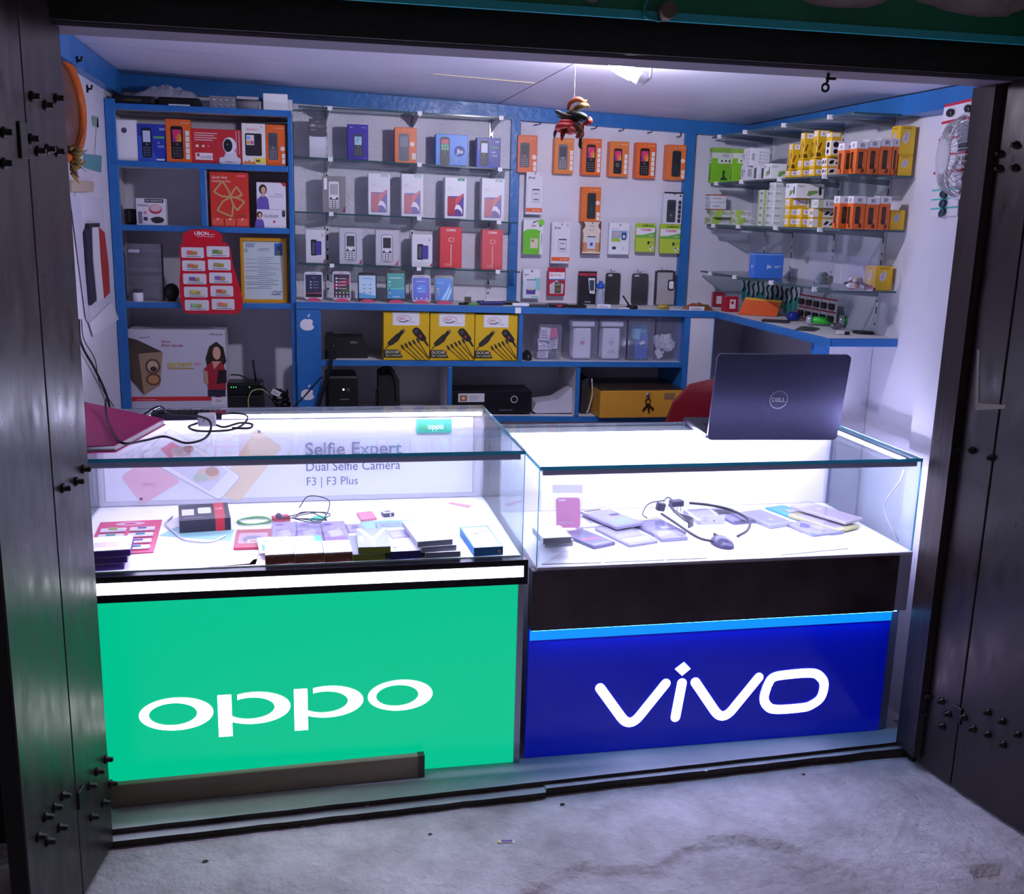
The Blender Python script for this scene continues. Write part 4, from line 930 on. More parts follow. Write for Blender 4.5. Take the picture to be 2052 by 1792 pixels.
for k in range(4):
    m = MB(); m.box(-0.0015, 0.0015, -0.0012, 0, 0, 0.003, EM('#5cff7a', 3.0)); m.build('status_light', r_, ((-0.052+0.009*k if k < 3 else 0.018), 0, zb+0.032))
a_, b_ = at(507, 722, Y=4.2), at(514, 770, Y=4.2)
m = MB(); m.tube([Vector(b_)-r_.location+Vector((0, 0, -0.01)), Vector(a_)-r_.location], 0.0042, BLACK, 8); m.build('antenna', r_)
def cable(name, label, pts, r, col, n=8, cat='cable', group=None):
    mb = MB(); P0 = Vector(pts[0]); mb.tube([v-P0 for v in curve(pts, n)], r, col if not isinstance(col, str) else C(col, 0.45), 6)
    return tag(mb.build(name, None, P0), label, cat, group)
P_ = lambda x, y, Y: at(x/3.946+140, y/3.946+440, Y=Y)
cable('network_cable', 'thin yellow green cable looping beside the router', [P_(1415, 1500, 4.15), P_(1412, 1420, 4.15), P_(1445, 1355, 4.15), P_(1520, 1345, 4.16), P_(1575, 1385, 4.17), P_(1600, 1420, 4.18)], 0.0022, '#b9bd7a')
cable('power_cable', 'black cable running from the router antenna to the shelf corner', [P_(1270, 1228, 4.28), P_(1340, 1232, 4.30), P_(1420, 1265, 4.31), P_(1500, 1290, 4.31), P_(1580, 1400, 4.31), P_(1640, 1480, 4.29)], 0.003, BLACK)
x, z0, w, h = rect(*B2(1600, 1330, 1745, 1500), 4.2)
m = MB()
for k in range(9): m.tube(curve([(0.035*math.sin(k*2.1+i*1.3)*(1 if i % 2 else 0.7), 0.03*math.cos(k*1.7+i), 0.012*i+0.004) for i in range(9)], 4), 0.003, BLACK, 5)
o = m.build('tangled_cord', None, (x, 4.2, ON4+0.0006)); tag(o, 'tangled black cords with a white paper tag beside the router', 'cords')
m = MB(); m.box(-0.018, 0.018, -0.001, 0, 0, 0.022, WHITE); Print(0.036, 0.022).do([('t', 'ADSL', 0.5, 0.3, 0.4, '#3a3a44', 'c', 0.8)]).build('tag_print', m.build('paper_tag', o, (-0.025, -0.04, 0.085), (0, 0.5, 0)), (0, -0.001, 0))

# top deck of the unit
x, z0, w, h = rect(*B1(482, 175, 828, 248), 4.16)
m = MB(); m.box(-w/2, w/2, 0, 0.13, 0, h, C('#15171a', 0.5)); o = m.build('black_pouch', None, (x, 4.16, ON0+0.0006), bevel=0.012, seg=3); tag(o, 'long flat black pouch lying on top of the left unit', 'pouch')
Print(w, h).do([('t', 'SAMSUNG', 0.3, 0.35, 0.28, '#7a6a40', 'l', 0.4)]).build('faded_print', o, (0, -0.0002, 0))
x, z0, w, h = rect(*B1(835, 152, 1190, 252), 4.18)
m = MB(); m.box(-w/2, w/2, 0, 0.10, 0, h*0.8, C('#1d1e22', 0.3)); o = m.build('black_case', None, (x, 4.18, ON0+0.0006), bevel=0.02, seg=3); tag(o, 'black rounded case with a white strip on top of the left unit', 'case')
m = MB(); m.box(-w*0.22, w*0.26, -0.0012, 0.0, h*0.08, h*0.22, WHITE); m.build('white_strip', o)
def crumple(nm, lab, x, y, z, w, d, h, mat, seed, cat='bag', nx=16, ny=8, amp=0.3):
    vs = []; fs = []
    for j in range(ny+1):
        for i in range(nx+1):
            u, v = i/nx, j/ny; e = math.sin(PI*u)**0.5*math.sin(PI*v)**0.5
            zz = h*e*(1-amp+amp*(noise.noise((u*5+seed, v*4, seed))+0.6*noise.noise((u*13, v*11, seed)))*1.6)
            vs.append(((u-0.5)*w, (v-0.5)*d, max(0.0, zz)))
    n = len(vs); vs2 = vs+[(a, b, -0.0004) for a, b, c in vs]
    for j in range(ny):
        for i in range(nx):
            a = j*(nx+1)+i; fs.append((a, a+1, a+nx+2, a+nx+1))
    mb = MB(); mb.add(vs, fs, mat, None, False); o = mb.build(nm, None, (x, y, z)); tag(o, lab, cat); return o
x, z0, w, h = rect(*B1(640, 82, 1190, 160), 4.20)
crumple('plastic_bag', 'crumpled clear plastic bag on top of the black case', x, 4.24, ON0+0.034, w*0.95, 0.13, 0.058, CLEAR('bag_film', '#ffffff', 0.5, '#c8c6d6', 0.2), 3)
x, z0, w, h = rect(*B1(1262, 210, 1470, 308), 4.16)
o = carton('foil_strip', 'silver foil blister strip standing on top of the left unit', 'blister strip', None, x, 4.16, ON0+0.0006, w, 0.012, h, C('#b9b9be', 0.2, 0.8), [])
for k in range(8):
    m = MB(); m.ball((0, 0, 0), (w*0.08, 0.004, h*0.14), C('#c8c8cc', 0.15, 0.9), 8, 5); m.build('foil_pocket', o, (w*(-0.36+0.24*(k % 4)), -0.007, h*(0.28+0.42*(k//4))))
x, z0, w, h = rect(*B1(1478, 212, 1650, 300), 4.17)
m = MB(); m.tube([(-w/2, 0, 0.018), (w/2, 0, 0.018)], 0.018, C('#8b8891', 0.6), 14); o = m.build('grey_roll', None, (x, 4.18, ON0+0.0008)); tag(o, 'grey rolled pack beside the silver foil strip on the left unit', 'roll')
m = MB(); m.box(-w/2, w/2, -0.016, 0.016, 0.037, 0.047, C('#bcb9c2', 0.5)); m.build('wrapper', o)
o = pcarton('white_box', 'small plain white box on the right top of the left unit', 'box', None, B1(1686, 190, 1880, 322), 4.15, 0.07, '#e8e7ef', [('r', 0.03, 0.03, 0.97, 0.97, '#efeef4')], z=ON0)
pcarton('white_box', 'tiny white packet half hidden behind the plain white box', 'box', None, (570, 200, 586, 222), 4.26, 0.03, '#dddbe6', [('r', 0.05, 0.05, 0.95, 0.95, '#e2e0ea')], z=ON0)

# ---- goods on the glass shelves
GS = 'phone boxes on the glass shelves'
sy = 4.262
def shelf_item(i, name, label, box, d, col, pr, cat='box', yo=0.0, **kw):
    x, z0, w, h = rect(*box, sy+yo); return carton(name, label, cat, GS, x, sy+yo, max(mz(i, x-w/2), mz(i, x+w/2))+0.0008, w, d, h, col, pr, **kw)
shelf_item(1, 'bulb_box', 'dark grey and white LED lamp pack, first on its glass shelf', B3(212, 192, 360, 524), 0.05, '#57545f', [('r', 0, 0, 1, 0.56, '#cfcdd8'), ('rr', 0.06, 0.05, 0.92, 0.54, '#dcdbea', 0.12), ('rr', 0.02, 0.54, 0.98, 0.99, '#5a5763', 0.15), ('t', 'LED', 0.06, 0.80, 0.06, '#e6e4ee', 'l', 0.35, 0.01), ('t', '5-6W', 0.08, 0.70, 0.04, '#c6c4d0', 'l'), ('r', 0.42, 0.82, 0.92, 0.835, '#9a97a4'), ('r', 0.42, 0.79, 0.85, 0.80, '#9a97a4'), ('t', 'wipro', 0.36, 0.92, 0.035, '#b8b5c2', 'l')])
shelf_item(1, 'phone_box', 'violet keypad phone box on the upper glass shelf', B3(540, 246, 718, 551), 0.05, '#4338a0', [('t', 'Jivi', 0.12, 0.90, 0.045, '#d8d2ff', 'l'), ('t', 'Sumo', 0.92, 0.90, 0.04, '#b9b0f0', 'r'), ('t', '2.4', 0.9, 0.04, 0.04, '#b9b0f0', 'r')]+feat(0.28, 0.10, 0.74, 0.72, '#3c3f4e', '#a9d0e2', '#6a6e7c')+[('l', [(0.44, 0.52), (0.52, 0.62)], 0.03, '#345')])
shelf_item(1, 'phone_box', 'orange phone box with glossy grey phone on the upper glass shelf', B3(945, 267, 1132, 572), 0.05, '#e0764a', orange_print('gloss'))
shelf_item(1, 'phone_box', 'bright blue box with navy roundel and keypad smartphone', B3(1296, 340, 1568, 605), 0.06, '#1d78d6', feat(0.13, 0.0, 0.44, 0.92, '#2a2f38', '#3f8c6a', '#4a505c')+[('r', 0.17, 0.70, 0.40, 0.83, '#c8506c')]+[('c', 0.20+0.09*i, 0.63-0.09*j, 0.02, '#cfe6dc') for i in range(3) for j in range(2)]+[('c', 0.75, 0.47, 0.165, '#1a2f8c'), ('t', 'Jio', 0.75, 0.40, 0.14, '#f2f4ff', 'c', 0.26, 0.02), ('t', 'DIGITAL', 0.54, 0.17, 0.06, '#cfe4ff', 'l', 0.36), ('t', 'LIFE', 0.54, 0.09, 0.06, '#cfe4ff', 'l', 0.2)])
shelf_item(1, 'phone_box', 'dark blue keypad phone box at the right end of its glass shelf', B3(1648, 364, 1850, 621), 0.05, '#223090', [('p', [(0, 0), (0.8, 0), (0.4, 0.5), (0, 0.6)], '#3247b8'), ('t', 'itel', 0.94, 0.84, 0.08, '#dfe4ff', 'r'), ('r', 0.6, 0.66, 0.92, 0.71, '#5fae6c'), ('t', '5600', 0.86, 0.38, 0.06, '#cfd6ff', 'r'), ('r', 0.62, 0.5, 0.8, 0.54, '#aab4f0')]+feat(0.14, 0.06, 0.5, 0.9, '#171c2c', '#cdd6ee', '#59637c'))
def bar_phone(body, scr):
    return feat(0.26, 0.10, 0.72, 0.86, body, scr, None, '#33333c')+[('rr', 0.30, 0.12, 0.68, 0.42, '#3a3a44', 0.06), ('rr', 0.40, 0.375, 0.58, 0.45, '#f0eff6', 0.03)]+[('r', 0.315+0.125*c, 0.14+0.058*r, 0.415+0.125*c, 0.182+0.058*r, '#eceaf2') for r in range(4) for c in range(3)]
SIL = '#c9c8d4'
shelf_item(2, 'phone_box', 'shiny silver wrapped keypad phone box, first on its glass shelf', B3(326, 692, 525, 1004), 0.05, C('#c2c1c8', 0.15, 0.55), bar_phone('#e3e2e8', '#b0afb8')+[('p', [(0.85, 0.02), (0.98, 0.02), (0.98, 0.2)], '#a04a6c'), ('rr', 0.06, 0.62, 0.2, 0.95, '#f2f2f6', 0.06)])
def pleat(fade):
    r1, r2, b_, p_ = (('#c8848c', '#d88f92', '#8c86b8', '#efeaf2') if fade else ('#b3243c', '#d8455c', '#5a3a96', '#f0ecf4'))
    dk = '#a48c9c' if fade else '#3a2240'
    return [('t', 'A3s', 0.14, 0.72, 0.045, '#b4b2c4', 'l'), ('r', 0.12, 0.685, 0.72, 0.693, '#cfcddb'), ('r', 0.58, 0.92, 0.9, 0.985, '#a9c8c0' if fade else '#2f8a74'), ('t', 'oppo', 0.74, 0.937, 0.028, '#eafff8', 'c', 0.26),
            ('rr', 0.12, 0.06, 0.86, 0.55, b_, 0.06), ('p', [(0.13, 0.10), (0.13, 0.50), (0.16, 0.54), (0.48, 0.50), (0.48, 0.10), (0.40, 0.07)], r1), ('p', [(0.50, 0.50), (0.84, 0.62), (0.84, 0.56), (0.58, 0.36), (0.48, 0.30), (0.48, 0.48)], r2), ('p', [(0.84, 0.62), (0.865, 0.60), (0.865, 0.10), (0.84, 0.08)], dk), ('p', [(0.44, 0.22), (0.52, 0.34), (0.66, 0.34), (0.80, 0.24), (0.82, 0.10), (0.72, 0.20), (0.58, 0.24)], p_)]
for k, (bb, fd, lb_) in enumerate((((718, 661, 905, 1016), True, 'first of four from the silver box'), ((1003, 676, 1190, 1041), True, 'second of four from the silver box'), ((1375, 700, 1560, 1052), False, 'with the deepest colours, third of four'), ((1690, 706, 1885, 1066), True, 'last of four, by the blue post'))):
    shelf_item(2, 'phone_box', 'white smartphone box with red folded pattern, ' + lb_, B3(*bb), 0.055, '#e6e5ee', pleat(fd))
def two(s): return [('t', '2', 0.80, 0.80, 0.075, '#c02a50', 'l', 0.12, 0.02), ('rr', 0.26, 0.22, 0.56, 0.70, '#23222c', 0.05), ('rr', 0.50, 0.24, 0.80, 0.66, '#4a3f9c', 0.05), ('p', [(0.30, 0.30), (0.45, 0.24), (0.46, 0.6), (0.34, 0.64)], '#5a5a68'), ('p', [(0.86, 0.02), (0.99, 0.02), (0.99, 0.14)], '#a8325a')]
shelf_item(3, 'phone_box', 'white smartphone box with violet phone pair at the left end', B4(183, 166, 350, 452), 0.05, '#e2e1ea', two(0))
shelf_item(3, 'phone_box', 'silver white keypad phone box, left of the pair on the lowest shelf', B4(470, 160, 666, 470), 0.05, SIL, bar_phone('#d8d7e2', '#4a4a54')+[('p', [(0.86, 0.02), (0.98, 0.02), (0.98, 0.16)], '#b04a6c')])
shelf_item(3, 'phone_box', 'silver white keypad phone box, right of the pair on the lowest shelf', B4(782, 172, 978, 476), 0.05, SIL, bar_phone('#d8d7e2', '#33333c')+[('p', [(0.84, 0.02), (0.98, 0.02), (0.98, 0.18)], '#c0607c')])
shelf_item(3, 'phone_box', 'white smartphone box with violet phone pair beside the red boxes', B4(1092, 212, 1268, 492), 0.05, '#e2e1ea', two(1))
for k, (bb, lb_, c_) in enumerate((((1332, 160, 1520, 510), 'left one of the two tall red ones', '#d8474f'), ((1692, 174, 1870, 516), 'right one of the two tall red ones', '#d85a62'))):
    shelf_item(3, 'phone_box', 'coral red smartphone box, ' + lb_, B4(*bb), 0.05, c_, [('t', 'COMIO', 0.5, 0.90, 0.05, '#fbe6e2', 'c', 0.44, 0.03), ('t', 'C1', 0.5, 0.64, 0.11, '#f4cfc8', 'c', 0.24), ('r', 0.48, 0.04, 0.535, 0.58, '#e8a88c'), ('t', '32GB', 0.22, 0.06, 0.05, '#f4cfc8', 'l', 0.24)])

# ---- dummy phones leaning on the ledge
GP = 'display phones in a row on the ledge'
def phone(label, box, frame, scr, its, Y=4.17):
    x, z0, w, h = rect(*box, Y); z = max(lz(x-w/2), lz(x+w/2))+0.0008; h = box_h(box, Y, z)
    r_ = empty('display_phone', (x, Y, z)); tag(r_, label, 'phone', GP)
    tilt = math.radians(-12); hh = h/math.cos(tilt)*0.99
    m = MB(); m.prism(rr(-w/2, 0.004, w/2, hh, w*0.13, 4), 0, 0.008, C(frame, 0.3), Matrix.Rotation(tilt, 4, 'X')); m.build('body', r_)
    p2 = Print(w*0.88, hh*0.78).do([('r', 0, 0, 1, 1, scr)]+its).build('screen', r_, (0, 0, 0)); p2.rotation_euler = (tilt, 0, 0); p2.location = Matrix.Rotation(tilt, 4, 'X') @ Vector((0, 0, hh*0.12))
    m = MB(); m.prism(ell(0, 0.0, w*0.40, 0.012, 14, 0, PI), -0.014, -0.004, C('#d2567e', 0.25)); m.box(-w*0.25, w*0.25, -0.010, 0.03, 0.0, 0.003, C('#d2567e', 0.25)); m.build('stand', r_)
    m = MB(); m.box(-w*0.16, w*0.16, -0.0006, -0.0003, hh*0.93, hh*0.945, C('#55555e', 0.4), Matrix.Rotation(tilt, 4, 'X')); m.build('earpiece', r_)
    return r_
def box_h(box, Y, z): return at((box[0]+box[2])/2, box[1], Y=Y).z-z
def icons(c='#e8e8f0'): return [('c', 0.18, 0.82-0.14*i, 0.06, c) for i in range(4)]+[('r', 0.30, 0.80-0.14*i, 0.78, 0.825-0.14*i, c) for i in range(4)]
phone('white phone showing a dusk screen, first on the ledge', B4(172, 534, 330, 800), '#dcdbe4', '#2a2f4a', [('r', 0, 0, 1, 0.14, '#1c1a26'), ('p', [(0, 0.14), (1, 0.14), (1, 0.2), (0.6, 0.22), (0, 0.18)], '#8a4a52'), ('t', '12:30', 0.5, 0.84, 0.06, '#a9acc4', 'c')]+[('c', 0.32, 0.68-0.13*i, 0.05, '#c9cce0') for i in range(3)]+[('r', 0.44, 0.665-0.13*i, 0.8, 0.69-0.13*i, '#9094b4') for i in range(3)])
phone('pale phone showing a dark red list screen, second on the ledge', B4(414, 530, 568, 800), '#c9c6d2', '#402a44', [('p', [(0, 0.4), (1, 0.55), (1, 0.85), (0, 0.6)], '#8a2f50'), ('p', [(0.2, 0.2), (1, 0.2), (1, 0.5), (0.5, 0.35)], '#3f5a34')]+icons()+[('c', 0.16+0.23*i, 0.20, 0.05, '#c9d0da') for i in range(4)]+[('c', 0.16+0.23*i, 0.06, 0.06, '#d8d8e2') for i in range(4)])
phone('black phone showing a pale blue home screen', B4(630, 540, 793, 806), '#1d2026', '#b9d6ec', [('p', [(0, 0), (1, 0), (1, 0.12), (0, 0.25)], '#5aa8da'), ('t', 'smartphone', 0.5, 0.84, 0.06, '#4a6a9a', 'c', 0.7)]+[('r', 0.26+0.36*(i % 2), 0.58-0.17*(i//2), 0.38+0.36*(i % 2), 0.61-0.17*(i//2), '#4a5a70') for i in range(6)])
phone('tallest black phone showing a teal green screen', B4(872, 519, 1040, 806), '#1b1c22', '#3f9c96', [('r', 0, 0, 1, 0.36, '#2f8cc0'), ('p', [(0, 0.36), (1, 0.36), (1, 0.44), (0, 0.40)], '#57b8b8'), ('r', 0.12, 0.80, 0.84, 0.83, '#bfe8d8'), ('c', 0.14, 0.66, 0.06, '#c8ded2'), ('c', 0.14, 0.52, 0.06, '#7fc8c0'), ('r', 0.08, 0.33, 0.2, 0.38, '#1f4a5c'), ('c', 0.16, 0.22, 0.06, '#d8a86a'), ('r', 0.3, 0.06, 0.7, 0.085, '#cfe8f4')])
phone('grey phone showing a blue violet screen, fifth on the ledge', B4(1095, 562, 1256, 816), '#a9a8b8', '#4a62c8', [('p', [(0.3, 0), (1, 0), (1, 0.6)], '#6a55c0'), ('e', 0.5, 0.5, 0.28, 0.2, '#4a86dc'), ('r', 0.2, 0.82, 0.75, 0.85, '#bcc8f4'), ('r', 0.25, 0.5, 0.5, 0.54, '#dfe6ff'), ('r', 0.25, 0.35, 0.8, 0.37, '#bcc8f4')]+[('c', 0.2+0.3*i, 0.06, 0.05, '#d8dcf6') for i in range(3)])
phone('dark blue phone with light streaks on its screen, last on the ledge', B4(1288, 566, 1450, 820), '#20222e', '#2376cc', [('p', [(0.3, 0), (0.55, 0), (0.85, 0.5), (0.9, 0.8), (0.7, 0.5)], '#8ac4ee'), ('p', [(0.6, 0), (0.75, 0), (0.95, 0.4), (0.95, 0.6)], '#a8d4f4'), ('r', 0.1, 0.78, 0.5, 0.81, '#9ec8f0'), ('c', 0.16, 0.5, 0.06, '#e0a050'), ('c', 0.16, 0.38, 0.06, '#7ac07a'), ('c', 0.2, 0.25, 0.06, '#e06a60')])

# ================================================================== HOOK PANEL
PEGY = 4.381; PK = 4.335
HK = C('#4a4a52', 0.3, 0.8)
def hook(px, py, label, ln=0.05):
    p = at(px, py, Y=PEGY)
    m = MB(); m.tube([(0, -0.002, 0.016), (0, -0.004, 0.0), (-0.004, -0.008, -0.004), (-ln*0.5, -ln*0.6, -0.010)], 0.0018, HK, 5)
    m.box(-0.003, 0.003, -0.001, 0.0, 0.0, 0.016, HK)
    return tag(m.build('wall_hook', None, (p.x, PEGY, p.z)), label, 'hook', 'wire hooks on the white panel')
for (cx_, cy_), lb_ in zip(((375, 275), (950, 315), (1230, 335), (1520, 355), (1818, 398)), ('first from the left', 'right of the hanging chillies', 'third of five', 'fourth of five', 'last, by the right blue post')):
    hook(cx_/5.13+1010, cy_/5.13+194, 'empty wire hook under the blue batten, ' + lb_, 0.07)
GH = 'packs hanging on the white hook panel'
def hang(name, label, box, d, col, pr, cat='pack', hk=True, top=0.010, Y=None):
    Y = Y or PK; x, z0, w, h = rect(*box, Y)
    o = carton(name, label, cat, GH, x, Y, z0, w, d, h, col, pr)
    if hk:
        p = Vector((x, PEGY, z0+h-top)); m = MB()
        m.tube([(0, 0, 0.008), (0, -0.001, 0.0), (0, -(PEGY-Y)+d, 0.0), (0, -(PEGY-Y)-0.014, 0.001), (0, -(PEGY-Y)-0.017, 0.006)], 0.0014, HK, 5)
        tag(m.build('wall_hook', None, p), ('wire hook holding the ' + label if len(label.split()) < 12 else 'wire hook holding the ' + ' '.join(label.split()[:11])), 'hook', 'wire hooks on the white panel')
    return o
for bb, var, lb_, c_ in (((140, 415, 342, 802), 'grey', 'with grey phone beside the blue post, first of the upper row', '#dd7048'), ((520, 445, 716, 812), 'silver', 'with silver slider phone right under the hanging chillies', '#e08440'), ((808, 451, 1000, 826), 'rain', 'with rainbow screen phone, third of the upper row', OR), ((1085, 480, 1279, 842), 'rain2', 'with round button phone, fourth of the upper row', '#e07c3c'), ((1358, 492, 1556, 860), 'rain', 'with rainbow screen phone, fifth of the upper row', OR), ((1672, 514, 1868, 876), 'dark', 'with dark phone, last of the upper row', '#e0763c'), ((800, 948, 993, 1308), 'dark', 'with dark phone hanging alone in the second row', '#e0722e')):
    hang('phone_box', 'orange hanging phone box ' + lb_, B5(*bb), PEGY-PK-0.0003, c_, orange_print(var), 'box', hk=False)
hang('phone_box', 'white and black hanging keypad phone box by the right blue post', B5(1640, 1000, 1832, 1332), 0.03, '#d5d4e0', [('r', 0, 0.95, 1, 1, '#2c2a38')]+feat(0.18, 0.06, 0.66, 0.76, '#3f434c', '#2e3440', None)+[('c', 0.42, 0.28, 0.06, '#7a808a')]+squares(0.78, 0.05, 0.76, 5, 0.15, '#2c2e36')+[('p', [(0.8, 0.86), (0.95, 0.86), (0.88, 0.94)], '#33333c')], 'box')
def jk(o_=0.0): return [('t', 'JKnet', 0.12, 0.84, 0.05, '#2a2834', 'l', 0.5, 0.02), ('c', 0.84, 0.93, 0.06, '#c88a90'), ('c', 0.84, 0.93, 0.03, '#e6e4ee'), ('r', 0.36, 0.28, 0.82, 0.60, '#b9b8c6'), ('r', 0.40, 0.30, 0.78, 0.56, '#d8d7e2'), ('r', 0.38, 0.575, 0.80, 0.60, '#2c2c36'), ('r', 0.46, 0.34, 0.74, 0.37, '#6a6a78'), ('r', 0.46, 0.48, 0.7, 0.50, '#6a6a78'), ('r', 0.02, 0.06, 0.98, 0.155, '#e2612c'), ('t', 'BATTERY', 0.92, 0.085, 0.035, '#f6d9c8', 'r', 0.6), ('r', 0.06, 0.3, 0.10, 0.74, '#cfceda')]
hang('battery_pack', 'white battery pack with orange strip, upper one by the blue post', B5(226, 792, 398, 1232), 0.02, '#dedde8', jk())
hang('battery_pack', 'white battery pack with orange strip, lower one beside the green pack', B6(455, 122, 632, 516), 0.02, '#dedde8', jk())
hang('battery_pack', 'white and bright green hanging battery pack', B6(184, 96, 375, 430), 0.02, '#e2e2e8', [('r', 0.0, 0.0, 0.82, 0.66, '#6cc02c'), ('e', 0.45, 0.66, 0.4, 0.07, '#6cc02c'), ('c', 0.88, 0.92, 0.16, '#7cc83c'), ('t', 'EMO', 0.40, 0.80, 0.05, '#c02c5c', 'l', 0.3, 0.02), ('c', 0.84, 0.825, 0.05, '#3c3c6a'), ('r', 0.36, 0.18, 0.74, 0.46, '#d6d2b4'), ('r', 0.40, 0.36, 0.55, 0.43, '#9a8a5a'), ('r', 0.9, 0.28, 0.93, 0.6, '#8a7a9a'), ('p', [(0.42, 0.9), (0.72, 0.99), (0.74, 0.97), (0.5, 0.9)], '#2a2a32')])
hang('battery_pack', 'brown patterned battery pack under the lone orange box', B6(745, 112, 926, 430), 0.02, '#6a4030', [('p', [(0.08, 0.98), (0.92, 0.98), (0.84, 0.88), (0.86, 0.82), (0.97, 0.74), (0.97, 0.03), (0.03, 0.03), (0.03, 0.74), (0.14, 0.82), (0.16, 0.88)], '#dccfc2'), ('r', 0.03, 0.08, 0.97, 0.36, '#c98a5a'), ('t', 'Csavi', 0.5, 0.83, 0.05, '#3a3038', 'c', 0.4), ('t', 'BATTERY', 0.5, 0.72, 0.03, '#6a5a5a', 'c', 0.5), ('r', 0.28, 0.17, 0.72, 0.54, '#c4cfe4'), ('r', 0.28, 0.52, 0.72, 0.55, '#2a2a3a'), ('r', 0.43, 0.26, 0.58, 0.36, '#6a5a9c'), ('t', 'CSAVI', 0.5, 0.05, 0.07, '#efe0d0', 'c', 0.6, 0.02), ('l', [(0.06, 0.66), (0.06, 0.1)], 0.03, '#7a3a24'), ('l', [(0.94, 0.66), (0.94, 0.1)], 0.03, '#7a3a24')])
hang('memory_card_pack', 'white hanging pack with a blue card picture, left of the lime packs', B6(1002, 128, 1198, 430), 0.015, '#e4e4ee', [('t', 'strontium', 0.14, 0.80, 0.04, '#5a5a70', 'l', 0.3), ('r', 0.12, 0.52, 0.90, 0.76, '#8fb2d0'), ('p', [(0.12, 0.4), (0.6, 0.4), (0.5, 0.54), (0.12, 0.52)], '#a8c060'), ('p', [(0.15, 0.62), (0.4, 0.76), (0.55, 0.7), (0.4, 0.54)], '#c8a8a8'), ('rr', 0.62, 0.46, 0.84, 0.70, '#2a4a7a', 0.03), ('r', 0.68, 0.52, 0.78, 0.62, '#dfe6f2'), ('r', 0.18, 0.16, 0.36, 0.25, '#3a3a6a'), ('c', 0.72, 0.2, 0.07, '#cfceda')])
for bb, lb_ in (((1262, 132, 1442, 406), 'left one beside the white card pack'), ((1492, 142, 1684, 420), 'right one at the blue post')):
    hang('memory_card_pack', 'lime green memory card pack, ' + lb_, B6(*bb), 0.015, '#a8c838', [('r', 0.0, 0.60, 1, 0.84, '#e8e6ea'), ('p', [(0, 0.5), (1, 0.5), (1, 0.7), (0.5, 0.62), (0, 0.56)], '#6cb04a'), ('r', 0, 0, 1, 0.5, '#b4cc40'), ('t', 'TOSHIBA', 0.52, 0.74, 0.07, '#c8285a', 'c', 0.78, 0.03), ('t', '16GB', 0.9, 0.55, 0.06, '#dcecc0', 'r', 0.3), ('r', 0.62, 0.27, 0.72, 0.38, '#2c3420'), ('l', [(0.72, 0.32), (0.98, 0.36)], 0.05, '#8cae3a'), ('c', 0.84, 0.14, 0.11, '#e0e4d0'), ('c', 0.80, 0.18, 0.04, '#33331f'), ('c', 0.88, 0.12, 0.03, '#33331f'), ('r', 0.3, 0.90, 0.9, 0.94, '#5c7c20')])
hang('battery_pack', 'white and teal battery pack low beside the blue post', B6(180, 568, 345, 850), 0.015, '#dfe2ec', [('r', 0.66, 0.28, 0.98, 0.70, '#7fd0cc'), ('r', 0.0, 0.02, 0.06, 0.6, '#8fd4d0'), ('rr', 0.20, 0.14, 0.74, 0.64, '#cfcfe6', 0.03), ('r', 0.20, 0.14, 0.74, 0.34, '#5a4a9c'), ('r', 0.20, 0.62, 0.74, 0.645, '#2c2c3c'), ('e', 0.47, 0.34, 0.27, 0.06, '#cfcfe6'), ('r', 0.4, 0.28, 0.54, 0.36, '#d8d070'), ('c', 0.14, 0.8, 0.04, '#33333c'), ('r', 0.2, 0.79, 0.34, 0.81, '#55555e'), ('r', 0.5, 0.03, 0.92, 0.09, '#8fd4d0'), ('c', 0.5, 0.92, 0.06, '#8a9ab0')])
hang('battery_pack', 'small red and white battery pouch low on the hook panel', B6(420, 556, 585, 826), 0.012, '#b8203a', [('r', 0.06, 0.60, 0.96, 0.84, '#e8e2ea'), ('t', 'Koita', 0.55, 0.71, 0.08, '#c0304c', 'c', 0.6, 0, 0.2), ('c', 0.2, 0.74, 0.08, '#c0304c'), ('c', 0.2, 0.74, 0.05, '#e8e2ea'), ('r', 0.06, 0.56, 0.96, 0.60, '#2f6aa8'), ('p', [(0.12, 0.08), (0.88, 0.08), (0.92, 0.40), (0.5, 0.56), (0.10, 0.40)], '#c8c2c8'), ('r', 0.40, 0.10, 0.76, 0.50, '#4a443c'), ('r', 0.45, 0.36, 0.72, 0.46, '#8c8468'), ('r', 0.45, 0.15, 0.72, 0.3, '#6c6450')])
def lz3(x, w): return max(lz(x-w/2), lz(x+w/2))+0.001
o = hang('phone_case_pack', 'black phone case pack with a red strip and phone picture', B6(714, 592, 884, 908), 0.018, '#24222a', [('r', 0.0, 0.87, 1, 0.95, '#b02a44'), ('p', [(0.52, 0.80), (0.90, 0.80), (0.92, 0.32), (0.62, 0.34)], '#dfe2ea'), ('p', [(0.57, 0.74), (0.86, 0.74), (0.86, 0.42), (0.63, 0.42)], '#3a4a5a'), ('r', 0.35, 0.06, 0.7, 0.10, '#8a8a94')], 'pack')
